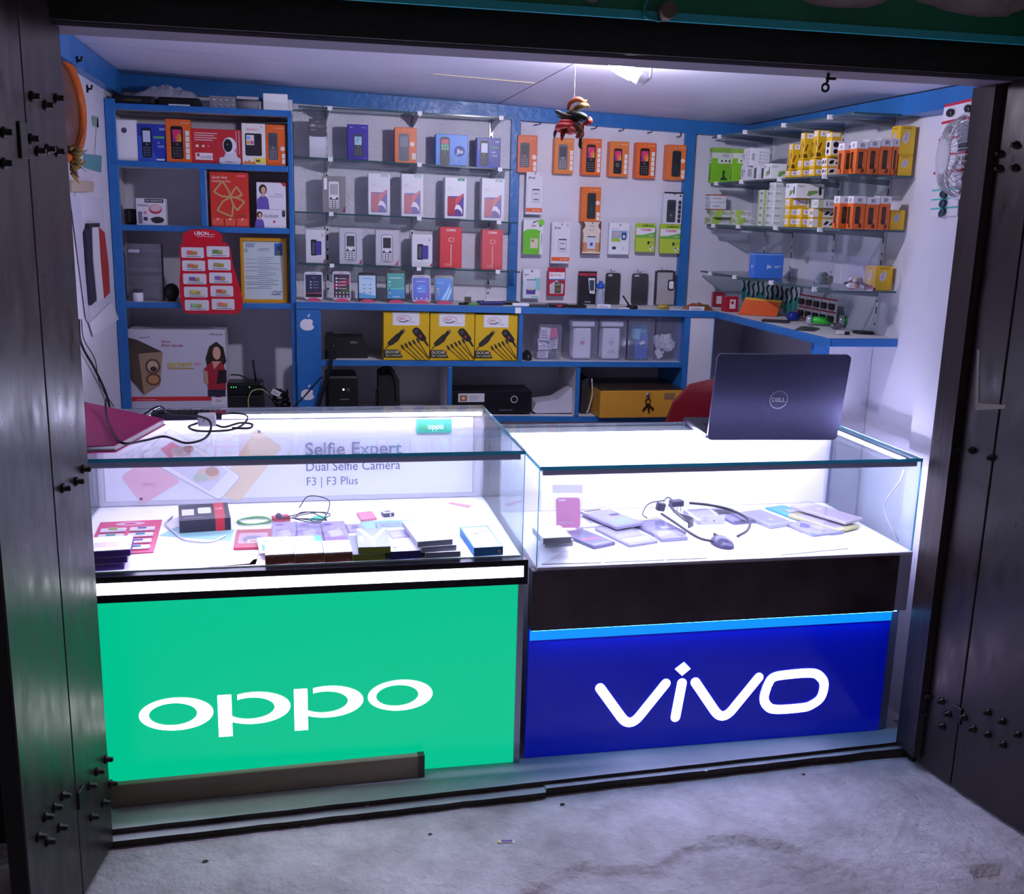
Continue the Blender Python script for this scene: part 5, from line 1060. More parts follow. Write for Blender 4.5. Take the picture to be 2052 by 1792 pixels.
for bb, lb_ in (((966, 592, 1120, 908), 'left one beside the small bottle'), ((1216, 597, 1386, 914), 'right one beside the clear pouch')):
    x, z0, w, h = rect(*B6(*bb), PK); r_ = empty('phone_case', (x, PK, z0+0.002)); tag(r_, 'black phone back case in clear film, ' + lb_, 'phone case', GH)
    m = MB(); m.prism(rr(-w*0.46, 0, w*0.44, h*0.94, w*0.14, 4), 0, 0.009, C('#15191a', 0.55)); m.build('shell', r_)
    m = MB(); m.prism(rr(-w*0.34, h*0.84, -w*0.08, h*0.90, w*0.06, 4), -0.001, -0.0002, C('#c9c8d4', 0.4)); m.build('camera_cutout', r_)
    m = MB(); m.prism([(-w*0.5, 0), (w*0.5, 0), (w*0.52, h*0.95), (w*0.2, h*1.02), (-w*0.48, h*1.0)], -0.004, -0.0035, FILM); m.build('film', r_)
    m = MB(); m.tube([(0, PEGY-PK, 0.01), (0, PEGY-PK, 0.0), (0, -0.012, 0.0), (0, -0.015, 0.006)], 0.0014, HK, 5); tag(m.build('wall_hook', None, (x, PK, z0+h*0.985)), 'wire hook holding the black phone case, ' + lb_, 'hook', 'wire hooks on the white panel')
x, z0, w, h = rect(*B6(1438, 582, 1632, 914), PK); r_ = empty('phone_pouch', (x, PK, z0+0.002)); tag(r_, 'clear phone pouch with a black printed border by the blue post', 'pouch', GH)
m = MB(); m.box(-w/2, w/2, 0.002, 0.004, 0, h*0.96, C('#b4b0b2', 0.4)); m.build('backing', r_)
m = MB(); m.box(-w/2, w/2, -0.003, -0.0024, 0, h*0.97, FILM); m.build('film', r_)
m = MB(); m.box(-w/2, -w*0.38, -0.001, 0.0015, 0, h*0.97, BLACK); m.box(w*0.38, w*0.5, -0.001, 0.0015, h*0.5, h*0.97, BLACK); m.box(-w*0.38, w*0.38, -0.001, 0.0015, h*0.93, h*0.99, BLACK); m.build('black_border', r_)
m = MB(); m.prism(rr(w*0.14, h*0.42, w*0.46, h*0.72, 0.006, 3), -0.004, -0.0032, C('#2a2a30', 0.4)); m.prism(rr(w*0.20, h*0.46, w*0.42, h*0.68, 0.005, 3), -0.0046, -0.0041, WHITE); m.build('printed_badge', r_)
m = MB(); m.tube([(0, PEGY-PK, 0.01), (0, PEGY-PK, 0.0), (0, -0.012, 0.0), (0, -0.015, 0.006)], 0.0014, HK, 5); tag(m.build('wall_hook', None, (x, PK, z0+h*0.985)), 'wire hook holding the clear phone pouch', 'hook', 'wire hooks on the white panel')

# ---- small things on the ledge
x, z0, w, h = rect(*B6(876, 680, 966, 912), 4.30)
m = MB(); m.lathe([(w*0.46, 0), (w*0.5, h*0.05), (w*0.46, h*0.5), (w*0.30, h*0.66), (w*0.28, h*0.68)], CLEAR('bottle_plastic', '#f2f4ff', 0.5, '#c9cfe8', 0.15), 14); o = m.build('small_bottle', None, (x, 4.30, lz3(x, w))); tag(o, 'small clear bottle with a blue cap between the phone cases', 'bottle')
m = MB(); m.lathe([(w*0.42, h*0.684), (w*0.42, h*0.86), (w*0.2, h*0.88), (w*0.18, h*0.98)], C('#2a55c0', 0.4), 14); m.build('cap', o)
def flat(name, label, cat, pxa, pxb, Y, d, hgt, col, bev=0.002, rz=0.0, group=None, extra=None):
    a, b = at(pxa, 612, Y=Y).x, at(pxb, 612, Y=Y).x; x = (a+b)/2; w = b-a
    m = MB(); m.box(-w/2, w/2, 0, d, 0, hgt, col if not isinstance(col, str) else C(col, 0.4)); o = m.build(name, None, (x, Y, lz3(x, w)), (0, 0, rz), bevel=bev, seg=2); tag(o, label, cat, group)
    if extra: extra(o, w)
    return o
def penbody(name, label, p0, p1, r, col, tip, cat='pen', base=None):
    P0, P1 = Vector(p0), Vector(p1); m = MB(); d = P1-P0
    m.tube([Vector(), d*0.85], r, C(col, 0.35), 8); o = m.build(name, None, P0); tag(o, label, cat)
    m = MB(); m.tube([d*0.86, d*0.95, d], [r*0.95, r*0.5, r*0.15], C(tip, 0.3), 8); m.build('tip', o); return o
xa = at(920, 608, Y=4.13); penbody('pen', 'black capped pen lying on the ledge right of the last phone', (xa.x, 4.13, lz(xa.x)+0.0058), (at(942, 610, Y=4.14).x, 4.145, lz(xa.x)+0.0058), 0.005, '#17181c', '#2a2a30')
xb = at(938, 610, Y=4.125); penbody('pen', 'green pen lying across the ledge beside the black pen', (xb.x, 4.125, lz(xb.x)+0.0048), (at(978, 612, Y=4.14).x, 4.16, lz(xb.x)+0.0048), 0.004, '#4fa03c', '#2e5c2a')
flat('memory_stick', 'tiny grey stick standing behind the green pen', 'memory stick', 931, 944, 4.2, 0.008, 0.028, '#5a584e')
flat('phone_holder', 'dark blue and white curved gadget on the ledge before the blue post', 'gadget', 960, 1012, 4.14, 0.05, 0.016, '#2a2e6a', 0.006, 0.1, extra=lambda o, w: MB().box(-w*0.3, w*0.45, 0.008, 0.03, 0.0165, 0.0215, WHITE).build('white_top', o, bevel=0.002))
flat('black_remote', 'small black remote beside the curved blue gadget', 'remote', 1002, 1040, 4.19, 0.03, 0.014, '#17171b', 0.004, -0.1)
o = flat('white_marker', 'white tube lying on the ledge edge under the hook panel', 'tube', 1027, 1061, 4.108, 0.02, 0.014, '#e6e5ee', 0.005)
p = at(1039, 621, Y=4.09); m = MB(); m.box(-0.012, 0.012, -0.001, 0, -0.024, 0.0, WHITE); tag(m.build('price_tag', None, (p.x, LY-0.0025, lz(p.x)-0.001)), 'small white tag stuck on the ledge edge', 'tag')
flat('flat_phone', 'grey phone lying flat on the ledge, left of the red and black one', 'phone', 1060, 1101, 4.12, 0.07, 0.010, '#3a3a40', 0.003, extra=lambda o, w: MB().box(-w*0.42, w*0.42, 0.006, 0.06, 0.0102, 0.0108, C('#22232a', 0.15)).build('screen', o))
flat('flat_phone', 'red and black phone lying flat on the ledge', 'phone', 1103, 1136, 4.115, 0.06, 0.013, '#1a1418', 0.003, extra=lambda o, w: MB().box(-w*0.1, w*0.2, -0.0012, 0.0, 0.002, 0.010, C('#d02848', 0.3)).build('red_button', o))
flat('flat_phone', 'black phone lying flat on the ledge behind the red and black one', 'phone', 1138, 1176, 4.125, 0.07, 0.011, '#141418', 0.003, extra=lambda o, w: MB().box(-w*0.42, w*0.42, 0.006, 0.06, 0.0112, 0.0118, C('#26262c', 0.15)).build('screen', o))
for pa_, pb_, lb_ in ((1197, 1224, 'white price card on the ledge below the small bottle'), (1382, 1412, 'white price card on the ledge corner before the snack packet')):
    flat('price_card', lb_, 'card', pa_, pb_, 4.112, 0.006, 0.017, '#e4e3f0', 0.001, extra=lambda o, w: Print(w, 0.017).do(lines(0.1, 0.2, 0.9, 0.8, 3, '#8a8a9c', 6)).build('handwriting', o, (0, 0, 0)))
x_ = at(1268, 608, Y=4.14).x
m = MB(); m.lathe([(0.024, 0), (0.026, 0.004), (0.022, 0.012), (0.008, 0.014)], BLACK, 18); o = m.build('puck_antenna', None, (x_, 4.15, lz3(x_, 0.05))); tag(o, 'black puck with a slanting stick antenna on the ledge', 'antenna')
m = MB(); m.tube([(-0.012, 0, 0.012), (-0.04, 0.004, 0.052)], 0.0035, BLACK, 7); m.build('stick', o)
flat('small_card', 'small white and red card lying beside the puck antenna', 'card', 1240, 1262, 4.11, 0.02, 0.005, '#e2dfe8', 0.0005, extra=lambda o, w: MB().box(-w*0.5, -w*0.1, 0.001, 0.018, 0.0051, 0.0056, C('#b8404c', 0.5)).build('red_band', o))
m = MB(); x_ = at(1329, 610, Y=4.13).x; m.tube([(-0.024, 0, 0.0115), (0.0, 0.004, 0.0115), (0.024, 0.008, 0.0115)], [0.007, 0.009, 0.011], C('#b0983c', 0.4), 10); tag(m.build('yellow_plug', None, (x_, 4.13, lz3(x_, 0.05))), 'dull yellow connector plug lying under the clear pouch', 'plug')
for k, (pa_, pb_, zz, lb_) in enumerate(((1344, 1364, 0.004, 'thin white card lying under the right blue post, lower'), (1340, 1352, 0.004, 'narrow white card lying right of the yellow plug'))):
    flat('small_card', lb_, 'card', pa_, pb_, 4.115+0.03*k, 0.022, zz, '#dcdae6', 0.0004)
# snack packet and red box at the ledge corner
x, z0, w, h = rect(*B6(1755, 812, 1990, 930), 4.18)
o = crumple('snack_packet', 'crumpled red and olive snack packet lying in the ledge corner', x, 4.20, lz3(x, w), w, 0.10, 0.034, NOISY('snack_foil', '#b23a24', '#6d6a3c', 22, (0.2, 0.4), 0, 10, metal=0.2), 8, 'packet')

# ---- cupboards below
GC = 'yellow charger boxes in the cupboard'
def charger(lb_, box, z):
    pr = [('r', 0.20, 0.72, 0.78, 0.99, '#e9e7ee'), ('e', 0.44, 0.855, 0.16, 0.075, '#c9889a'), ('e', 0.44, 0.855, 0.145, 0.062, '#e9e7ee'), ('t', 'SNT', 0.33, 0.83, 0.055, '#b8304c', 'l', 0.24, 0.01), ('t', 'GOLD', 0.56, 0.77, 0.03, '#8a8aa0', 'l', 0.2), ('l', [(0.34, 0.80), (0.44, 0.79), (0.54, 0.83)], 0.02, '#3a3a5a'),
          ('p', [(0.08, 0.36), (0.16, 0.44), (0.30, 0.56), (0.37, 0.48), (0.32, 0.40), (0.20, 0.32), (0.12, 0.29)], '#2e2c20'), ('p', [(0.28, 0.52), (0.40, 0.64), (0.46, 0.59), (0.34, 0.46)], '#26241c'), ('p', [(0.40, 0.62), (0.44, 0.66), (0.48, 0.62), (0.44, 0.58)], '#77724c'), ('l', [(0.12, 0.32), (0.03, 0.23)], 0.02, '#2e2c20'),
          ('p', [(0.62, 0.60), (0.66, 0.67), (0.74, 0.68), (0.80, 0.64), (0.94, 0.46), (0.90, 0.40), (0.82, 0.40), (0.68, 0.52)], '#23201c'), ('c', 0.71, 0.60, 0.045, '#4a443a'), ('e', 0.80, 0.50, 0.03, 0.028, '#b03040'), ('p', [(0.86, 0.42), (0.90, 0.46), (0.99, 0.30), (0.97, 0.28)], '#23201c')]
    for k in range(5):
        a = 0.40+0.085*k; b = 0.26+0.035*k
        pr += [('p', [(a-0.035, b+0.045), (a, b+0.065), (a+0.055, b-0.01), (a+0.02, b-0.04)], '#33301e'), ('l', [(a+0.035, b-0.02), (min(0.99, a+0.33), max(0.01, b-0.27-0.02*k))], 0.014, '#5a3418')]
    pr += [('p', [(0.0, 0.06), (0.42, 0.06), (0.32, 0.22), (0.0, 0.22)], '#2c2818'), ('t', 'DC/CAR', 0.04, 0.145, 0.055, '#ece8d8', 'l', 0.3, 0.015), ('t', '5IN1 CHARGER', 0.04, 0.08, 0.04, '#d8d2b8', 'l', 0.34, 0.01), ('r', 0.35, 0.16, 0.38, 0.20, '#c8402c')]
    pcarton('charger_box', lb_, 'box', GC, box, 4.115, 0.10, '#dcb413', pr, z=z)
for bb, lb_ in (((372, 63, 601, 306), 'left of three in the cupboard'), ((605, 69, 827, 310), 'middle of three in the cupboard'), ((830, 76, 1042, 313), 'right of three in the cupboard')):
    x = rect(*BL(*bb), 4.115)[0]; charger('yellow car charger box with cables, ' + lb_, BL(*bb), sz(x-0.1)+0.001)
# black bag and box
x, z0, w, h = rect(*BL(92, 192, 300, 296), 4.17)
m = MB(); m.prism([(-w/2, 0), (w*0.46, 0), (w/2, h*0.25), (w*0.36, h), (-w/2, h)], 0, 0.12, C('#141518', 0.5)); o = m.build('black_satchel', None, (x, 4.17, sz(x-0.1)+0.001), bevel=0.004); tag(o, 'flat black satchel lying in the cupboard left of the yellow boxes', 'bag')
Print(w, h).do([('t', 'EPSON', 0.55, 0.7, 0.1, '#b9b9c0', 'l', 0.16)]).build('white_print', o, (0, -0.0002, 0))
x, z0, w, h = rect(*BL(78, 162, 134, 296), 4.13)
m = MB(); m.prism([(-w*0.5, 0), (w*0.5, 0), (w*0.42, h*0.8), (w*0.2, h), (-w*0.35, h*0.98), (-w*0.5, h*0.8)], 0, 0.03, C('#101114', 0.8)); tag(m.build('black_bundle', None, (x, 4.13, sz(x-0.05)+0.001), bevel=0.006), 'black rounded bundle standing at the left edge of the cupboard', 'bundle')
cable('thick_black_strap', 'black strap hanging down before the blue panel with stickers', [at(668, 690, Y=4.085), at(660, 740, Y=4.08), at(645, 790, Y=4.08), at(640, 812, Y=4.08), at(632, 860, Y=4.08)], 0.008, BLACK, cat='strap')
cable('power_cable', 'thin black cable crossing the lower fruit sticker diagonally', [at(648, 755, Y=4.06), at(640, 760, Y=4.06), at(610, 795, Y=4.075), at(590, 815, Y=4.075), at(575, 850, Y=4.075)], 0.003, BLACK)
# plastic tubs
m = None
x, z0, w, h = rect(*BL(1072, 264, 1122, 312), 4.14)
m = MB(); m.ball((0, 0.03, 0.0), (w*0.5, 0.045, h*0.95), C('#1d1e24', 0.35), 14, 10); 
for i, v in enumerate(m.v): m.v[i] = Vector((v.x, v.y, max(0, v.z)))
tag(m.build('computer_mouse', None, (x, 4.14, sz(x)+0.003)), 'small dark computer mouse beside the cupboard divider', 'mouse')
def tub(label, box, fill):
    x, z0, w, h = rect(*box, 4.14); z = max(sz(x-w/2), sz(x+w/2))+0.001; h = box_h(box, 4.14, z)
    r_ = empty('plastic_tub', (x, 4.14, z)); tag(r_, label, 'tub', 'clear plastic tubs in the cupboard')
    ww = w*0.49; m = MB(); d = 0.10
    pts = rr(-ww, 0, ww, h, w*0.12, 4); ins = rr(-ww+0.0015, 0.0015, ww-0.0015, h-0.0015, w*0.11, 4)
    m.prism(pts, 0, 0.0012, CLEARP); m.prism(pts, d, d+0.0012, CLEARP)
    n = len(pts); vs = [(a, 0.0013, b) for a, b in pts]+[(a, d-0.0001, b) for a, b in pts]
    m.add(vs, [(i, (i+1) % n, n+(i+1) % n, n+i) for i in range(n)], CLEARP)
    m.build('shell', r_); fill(r_, w, h, d); return r_
def rb(nm, r_, x0, x1, y0, y1, z0, z1, c, rot=(0, 0, 0), bev=0.001, lab='', cat='pack', grp=None):
    cx, cy, cz_ = (x0+x1)/2, (y0+y1)/2, z0
    m = MB(); m.box(x0-cx, x1-cx, y0-cy, y1-cy, 0, z1-z0, c if not isinstance(c, str) else C(c, 0.45)); return tag(m.build(nm, None, Vector(r_.location)+Vector((cx, cy, cz_)), rot, bevel=bev, seg=1), lab, cat, grp)
def f_cards(r_, w, h, d):
    q = random.Random(5)
    for k, (u, v, ww, hh, c, a) in enumerate(((-0.22, 0.55, 0.42, 0.36, '#dcdae4', 0.1), (0.16, 0.62, 0.44, 0.26, '#d8608c', -0.2), (-0.24, 0.30, 0.36, 0.3, '#e4e2ec', -0.15), (0.22, 0.30, 0.34, 0.34, '#d5d4e0', 0.02), (-0.05, 0.28, 0.40, 0.26, '#e2e4ea', 0.2), (-0.20, 0.03, 0.46, 0.28, '#dcdbe6', 0.05), (0.22, 0.03, 0.36, 0.28, '#39465e', 0.0))):
        m = MB(); m.box(-w*ww/2, w*ww/2, 0, 0.002, 0, h*hh, C(c, 0.5)); o = tag(m.build('card_pack', None, Vector(r_.location)+Vector((u*w, 0.008+0.007*k, max(v*h, 0.004))), (0, a, 0)), ('white card pack at the top left of the crammed tub', 'pink card pack in the crammed tub', 'white card pack at mid left of the crammed tub', 'pale card pack at mid right of the crammed tub', 'white card pack with green dot in the crammed tub', 'white card pack at the bottom left of the crammed tub', 'dark slate card pack at the bottom of the crammed tub')[k], 'card pack', 'card packs in the crammed tub')
        if k in (0, 2, 3, 5): Print(w*ww, h*hh).do(lines(0.1, 0.15, 0.9, 0.85, 4, '#8a88a4', k)).build('card_print', o, (0, 0, 0))
        if k == 4: Print(w*ww, h*hh).do([('c', 0.6, 0.7, 0.14, '#4cc8a0'), ('r', 0.5, 0.2, 0.8, 0.35, '#8a88a4')]).build('card_print', o, (0, 0, 0))
def f_white(sym):
    def f(r_, w, h, d):
        o = rb('white_insert', r_, -w*0.30, w*0.32, 0.02, 0.08, 0.004, h*0.76, '#e6e5f0', bev=0.006, lab='white insert box inside the %s white tub' % ('right' if sym else 'left'), cat='box')
        Print(w*0.62, h*0.7).do([('c', 0.5, 0.56, 0.12, '#c87a90'), ('c', 0.5, 0.56, 0.08, '#e6e5f0'), ('r', 0.4, 0.7, 0.62, 0.73, '#c9c8da'), ('r', 0.3, 0.2, 0.7, 0.32, '#d2d1e0') if sym else ('r', 0.42, 0.53, 0.6, 0.58, '#c87a90')]).build('faint_print', o, (0, -0.0305, 0))
        rb('white_lid_band', r_, -w*0.38, w*0.40, 0.01, 0.09, h*0.80, h*0.93, '#dcdbe8', bev=0.003, lab='white folded strip at the top of the %s white tub' % ('right' if sym else 'left'), cat='strip')
    return f
def f_blue(r_, w, h, d):
    rb('blue_pack', r_, -w*0.15, w*0.32, 0.02, 0.05, 0.004, h*0.62, '#3c6cc0', bev=0.002, lab='mid blue pack standing in the blue tub')
    rb('navy_pack', r_, -w*0.42, -w*0.16, 0.03, 0.06, 0.004, h*0.5, '#2c3a6a', bev=0.002, lab='navy pack at the left of the blue tub')
    o = rb('light_blue_pack', r_, -w*0.2, w*0.36, 0.055, 0.075, 0.1*h, h*0.84, '#58a8dc', bev=0.002, lab='tall light blue pack at the back of the blue tub')
    rb('teal_pack', r_, -w*0.25, -w*0.02, 0.012, 0.018, h*0.5, h*0.76, '#7cc4e0', (0, 0.1, 0), lab='small pale teal pack at the top of the blue tub')
    rb('white_tag', r_, w*0.0, w*0.2, 0.012, 0.015, h*0.38, h*0.46, '#d8dcec', (0, -0.3, 0), lab='tiny white tag before the packs in the blue tub', cat='tag')
def f_mix(r_, w, h, d):
    q = random.Random(11)
    for k in range(16):
        rb('adapter', r_, *(lambda a, b: (a, a+0.026))(w*(-0.36+0.52*q.random()), 0), 0.012+0.003*k, 0.024+0.003*k, h*(0.05+0.40*q.random()), h*(0.14+0.42*q.random())+0.012 if False else h*(0.46+0.14*q.random()) if k > 9 else h*(0.2+0.12*q.random()), ('#d9d8e2', '#c6c5d0', '#e4e3ec')[k % 3], (0, q.uniform(-0.6, 0.6), 0), 0.002, 'loose white adapter in the tub at the right end', 'adapter', 'loose adapters in the end tub')
tub('clear tub crammed with small white and pink card packs', BL(1146, 126, 1266, 311), f_cards)
tub('clear tub with a white insert, left of the two alike', BL(1302, 96, 1446, 311), f_white(False))
tub('clear tub with a white insert, right of the two alike', BL(1450, 96, 1590, 313), f_white(True))
tub('clear tub holding bright blue packs', BL(1596, 98, 1730, 314), f_blue)
tub('clear tub full of loose white adapters at the right end', BL(1736, 92, 1862, 315), f_mix)
# bottom row: UPS, black bag, console, white bag, cash box
zb_ = lambda x: zbot(x)+0.0035
x, z0, w, h = rect(*BL(82, 382, 243, 540), 4.15); z = zb_(x-w/2); h = box_h(BL(82, 382, 243, 540), 4.15, z)
r_ = empty('power_backup', (x, 4.15, z)); tag(r_, 'black power backup unit with a lit white button', 'power backup')
m = MB(); m.box(-w/2, w/2, 0, 0.18, 0, h, C('#131615', 0.4)); m.build('body', r_, bevel=0.012)
m = MB(); m.lathe([(0.004, 0), (0.003, 0.003)], EM('#ffffff', 3.0), 10, Matrix.Rotation(PI/2, 4, 'X')); m.build('status_light', r_, (w*0.05, -0.0002, h*0.62))
m = MB(); m.lathe([(0.010, 0), (0.009, 0.004)], C('#2c3c30', 0.4), 14, Matrix.Rotation(PI/2, 4, 'X')); m.build('power_button', r_, (w*0.19, -0.0002, h*0.60))
m = MB(); m.box(-w*0.06, w*0.22, -0.0008, 0, h*0.34, h*0.37, C('#6a6c6a', 0.5)); m.build('model_plate', r_)
x, z0, w, h = rect(*BL(342, 330, 456, 540), 4.16); z = zb_(x-w/2); h = box_h(BL(342, 345, 456, 540), 4.16, z)
r_ = empty('black_bag', (x, 4.16, z)); tag(r_, 'tall black bag with a folded strap standing in the lower cupboard', 'bag')
m = MB(); m.prism([(-w*0.46, 0), (w*0.5, 0), (w*0.44, h*0.72), (w*0.22, h*0.95), (-w*0.1, h), (-w*0.46, h*0.9)], 0, 0.09, C('#141516', 0.75)); m.build('bag_body', r_, bevel=0.008)
m = MB(); m.tube(curve([(-w*0.3, -0.004, h*0.9), (-w*0.2, -0.01, h*1.03), (w*0.1, -0.008, h*0.96), (w*0.3, -0.006, h*0.7), (w*0.36, -0.006, h*0.3)], 6), 0.006, C('#1c2a1c', 0.7), 6); m.build('strap', r_)
m = MB(); m.tube(curve([(-w*0.47, 0, h*0.15), (-w*0.56, -0.004, h*0.18), (-w*0.56, -0.004, h*0.5), (-w*0.47, 0, h*0.52)], 5), 0.003, BLACK, 6); m.build('side_loop', r_)
x, z0, w, h = rect(*BL(722, 460, 1116, 584), 4.14); z = zb_(x-w/2); h = box_h(BL(722, 460, 1116, 584), 4.14, z)
o = carton('black_amplifier', 'long black box with a silver ring and white card in the lower cupboard', 'box', None, x, 4.14, z, w, 0.16, h, '#0f1016', [('r', 0.06, 0.52, 0.39, 0.90, '#dcdae4'), ('r', 0.08, 0.56, 0.17, 0.82, '#9a6a3c'), ('c', 0.125, 0.69, 0.02, '#e8d0a8'), ('c', 0.77, 0.62, 0.046, '#c9c9d0'), ('c', 0.77, 0.62, 0.036, '#0f1016'), ('t', 'AMPLIFIED SOUND', 0.75, 0.12, 0.05, '#9a9aa4', 'r', 0.22)]+lines(0.2, 0.6, 0.36, 0.84, 3, '#a9a6b8', 3), bevel=0.004)
x, z0, w, h = rect(*BL(1118, 466, 1326, 592), 4.16); z = zb_(x-w/2)
m = MB(); m.prism([(-w/2, h*0.1), (-w*0.4, 0), (w*0.4, 0), (w/2, h*0.1), (w*0.5, h*0.95), (w*0.42, h), (w*0.1, h*0.52), (-w*0.4, h*0.42)], 0, 0.12, C('#c2c0cf', 0.7)); o = m.build('cloth_bag', None, (x, 4.16, z), bevel=0.006); tag(o, 'slumped pale cloth bag beside the long black box', 'bag')
x, z0, w, h = rect(*BL(1362, 402, 1410, 582), 4.17); z = zb_(x-w/2)
m = MB(); m.prism([(-w*0.5, 0), (w*0.1, 0), (w*0.3, h*0.95), (w*0.2, h), (-w*0.45, h*0.9)], 0, 0.14, C('#25252c', 0.6)); o = m.build('document_file', None, (x, 4.17, z), bevel=0.003); tag(o, 'dark file with a pale rim leaning left of the wooden cash box', 'file')
m = MB(); m.tube(curve([(w*0.25, -0.003, 0.004), (w*0.62, -0.003, h*0.5), (w*0.52, -0.003, h*0.96)], 6), 0.0035, C('#c8c6d4', 0.5), 6); m.build('pale_rim', o)
x, z0, w, h = rect(1206, 783, 1364, 842, 4.06); z = zb_(x-w/2); h = box_h((1202, 783, 1364, 842), 4.06, z)
w = 2*(xp-0.014-x)-0.004; x += 0.0
r_ = empty('cash_box', (x, 4.06, z)); tag(r_, 'yellow wooden cash box with a hanging lock and keys', 'box')
YW = NOISY('yellow_wood', '#c58b2c', '#d69a38', 7, (0.4, 0.55), 0.1, 40, (0.3, 1, 1))
m = MB(); m.box(-w/2, w/2, 0, 0.30, 0, h, YW); m.build('body', r_, bevel=0.003)
m = MB(); m.box(-w/2, w/2, 0.001, 0.30, h+0.0005, h+0.006, C('#3d3026', 0.3)); m.build('lid', r_, bevel=0.002)
m = MB(); m.lathe([(0.010, 0), (0.011, 0.004), (0.008, 0.008)], CHROME, 14, Matrix.Rotation(PI/2, 4, 'X')); m.build('lock_barrel', r_, (w*0.07, -0.0002, h*0.84))
m = MB(); m.tube([(0.011*math.cos(t), -0.006, 0.011*math.sin(t)) for t in [2*PI*i/14 for i in range(15)]], 0.0022, C('#4a3c30', 0.35, 0.8), 5, cap=False); m.build('ring', r_, (w*0.07, 0, h*0.62))
for a in (-0.9, -0.2, 0.7):
    m = MB(); m.box(-0.004, 0.004, -0.008, -0.0062, -0.034, -0.004, C('#54402e', 0.35, 0.8)); m.ball((0, -0.007, -0.004), (0.008, 0.0015, 0.007), C('#54402e', 0.35, 0.8), 10, 6); m.build('key', r_, (w*0.07, 0, h*0.50), (0, a, 0))
m = MB(); m.box(0, w*0.13, -0.0008, 0, 0, h*0.24, C('#8a6a4a', 0.6)); m.build('paper_label', r_, (w*0.27, 0, h*0.66))

# ---- red plastic chair behind the blue counter
a_, b_, t_ = at(1316, 842, Y=3.62), at(1432, 842, Y=3.62), at(1388, 760, Y=3.62)
r_ = empty('plastic_chair', (1.52, 3.62, SZ)); tag(r_, 'dark red plastic chair with a rounded back behind the laptop', 'chair')
RED = C('#7a1420', 0.35)
out_ = [(-0.20, 0.42), (-0.20, 0.60), (-0.185, 0.78), (-0.15, 0.88), (-0.09, 0.945), (0.0, 0.965), (0.09, 0.945), (0.15, 0.88), (0.185, 0.78), (0.20, 0.60), (0.20, 0.42)]
zt_ = t_.z-SZ
out_ = [(x*1.02, z*zt_/0.965) for x, z in out_]
m = MB(); m.prism(out_, -0.012, 0.012, RED); m.build('backrest', r_, bevel=0.006)
m = MB(); m.box(-0.21, 0.21, 0.013, 0.40, 0.40, 0.43, RED); m.build('seat', r_, bevel=0.01)
for sx in (-1, 1):
    for yy in (0.03, 0.37):
        m = MB(); m.box(-0.02, 0.02, -0.02, 0.02, 0.001, 0.399, RED); m.build('leg', r_, (sx*0.18, yy, 0), bevel=0.004)

# ================================================================== RIGHT WALL
GR = 'boxes on the right wall shelves'
def top_of(o): return o.location.z+max(v.co.z for v in o.data.vertices)
def ritem(i, name, label, xl, xr_, top, bot, d, col, pr=(), on=None, cat='box', Yfix=None, dx=0.0, h=None, **kw):
    z = (RSZ[i] if on is None else top_of(on))+0.0006
    X0 = RSX+0.004+dx
    Y = Yfix or at(xl, bot, X=X0).y
    Y = max(Y, 3.142)
    if Yfix or Y <= 3.1421: X0 = max(at(xl, bot, Y=Y).x, RSX+0.002)
    X1 = min(at(xr_, bot, Y=Y).x, XR-0.014)
    zt = at((xl+xr_)/2, top, Y=Y).z if h is None else z+h
    return carton(name, label, cat, GR, (X0+X1)/2, Y, z, X1-X0, d, max(zt-z, 0.012), col, pr, side=pr if d < 0.1 else None, **kw)
def usbgreen(): return [('r', 0, 0.86, 1, 1, '#8ab84c'), ('r', 0.0, 0.70, 1, 0.86, '#d8dcd4'), ('t', 'ERD', 0.55, 0.75, 0.07, '#4a4a4a', 'l', 0.35), ('r', 0.30, 0.56, 1.0, 0.70, '#e0e4d8'), ('c', 0.5, 0.63, 0.05, '#2c3a20'), ('c', 0.7, 0.63, 0.05, '#2c3a20'), ('c', 0.88, 0.63, 0.05, '#2c3a20'), ('p', [(0.55, 0.36), (0.68, 0.36), (0.66, 0.20), (0.85, 0.1), (0.45, 0.08), (0.58, 0.2)], '#1e4a16')]
g1 = ritem(1, 'charger_box', 'lime green charger box, first on the right wall shelf', 1424, 1464, 296, 361, 0.03, '#7ec42a', usbgreen())
g2 = ritem(1, 'charger_box', 'lime green charger box, second on the right wall shelf', 1466, 1499, 298, 360, 0.03, '#7ec42a', usbgreen())
w1 = ritem(1, 'earphone_box', 'white earphone box under the taller white carton, left one', 1494, 1516, 331, 358, 0.05, '#d9d9de', [('r', 0.15, 0.25, 0.5, 0.75, '#a9aab4'), ('c', 0.72, 0.6, 0.1, '#6a6c78')])
w2 = ritem(1, 'earphone_box', 'white earphone box under the taller white carton, right one', 1518, 1541, 331, 357, 0.05, '#d9d9de', [('r', 0.3, 0.1, 0.72, 0.8, '#4a5664'), ('c', 0.85, 0.8, 0.06, '#8a8c98')])
ritem(1, 'white_carton', 'white carton with small grey icons on the two earphone boxes', 1503, 1541, 297, 331, 0.07, '#dedee6', [('r', 0.05, 0.3, 0.22, 0.7, '#a9aab4')]+[('c', 0.5, 0.78-0.19*k, 0.03, '#55576a') for k in range(4)]+[('r', 0.58, 0.77-0.19*k, 0.92, 0.79-0.19*k, '#a9aab8') for k in range(4)], on=w2, dx=-0.001)
def cablebox(): return [('t', 'INDO', 0.08, 0.74, 0.14, '#5a5a66', 'l', 0.3), ('p', [(0.45, 0.5), (0.75, 0.55), (0.8, 0.4), (0.5, 0.15), (0.4, 0.2)], '#77a05a'), ('p', [(0.82, 0.8), (0.9, 0.78), (0.92, 0.3), (0.84, 0.2), (0.8, 0.5)], '#26262c')]
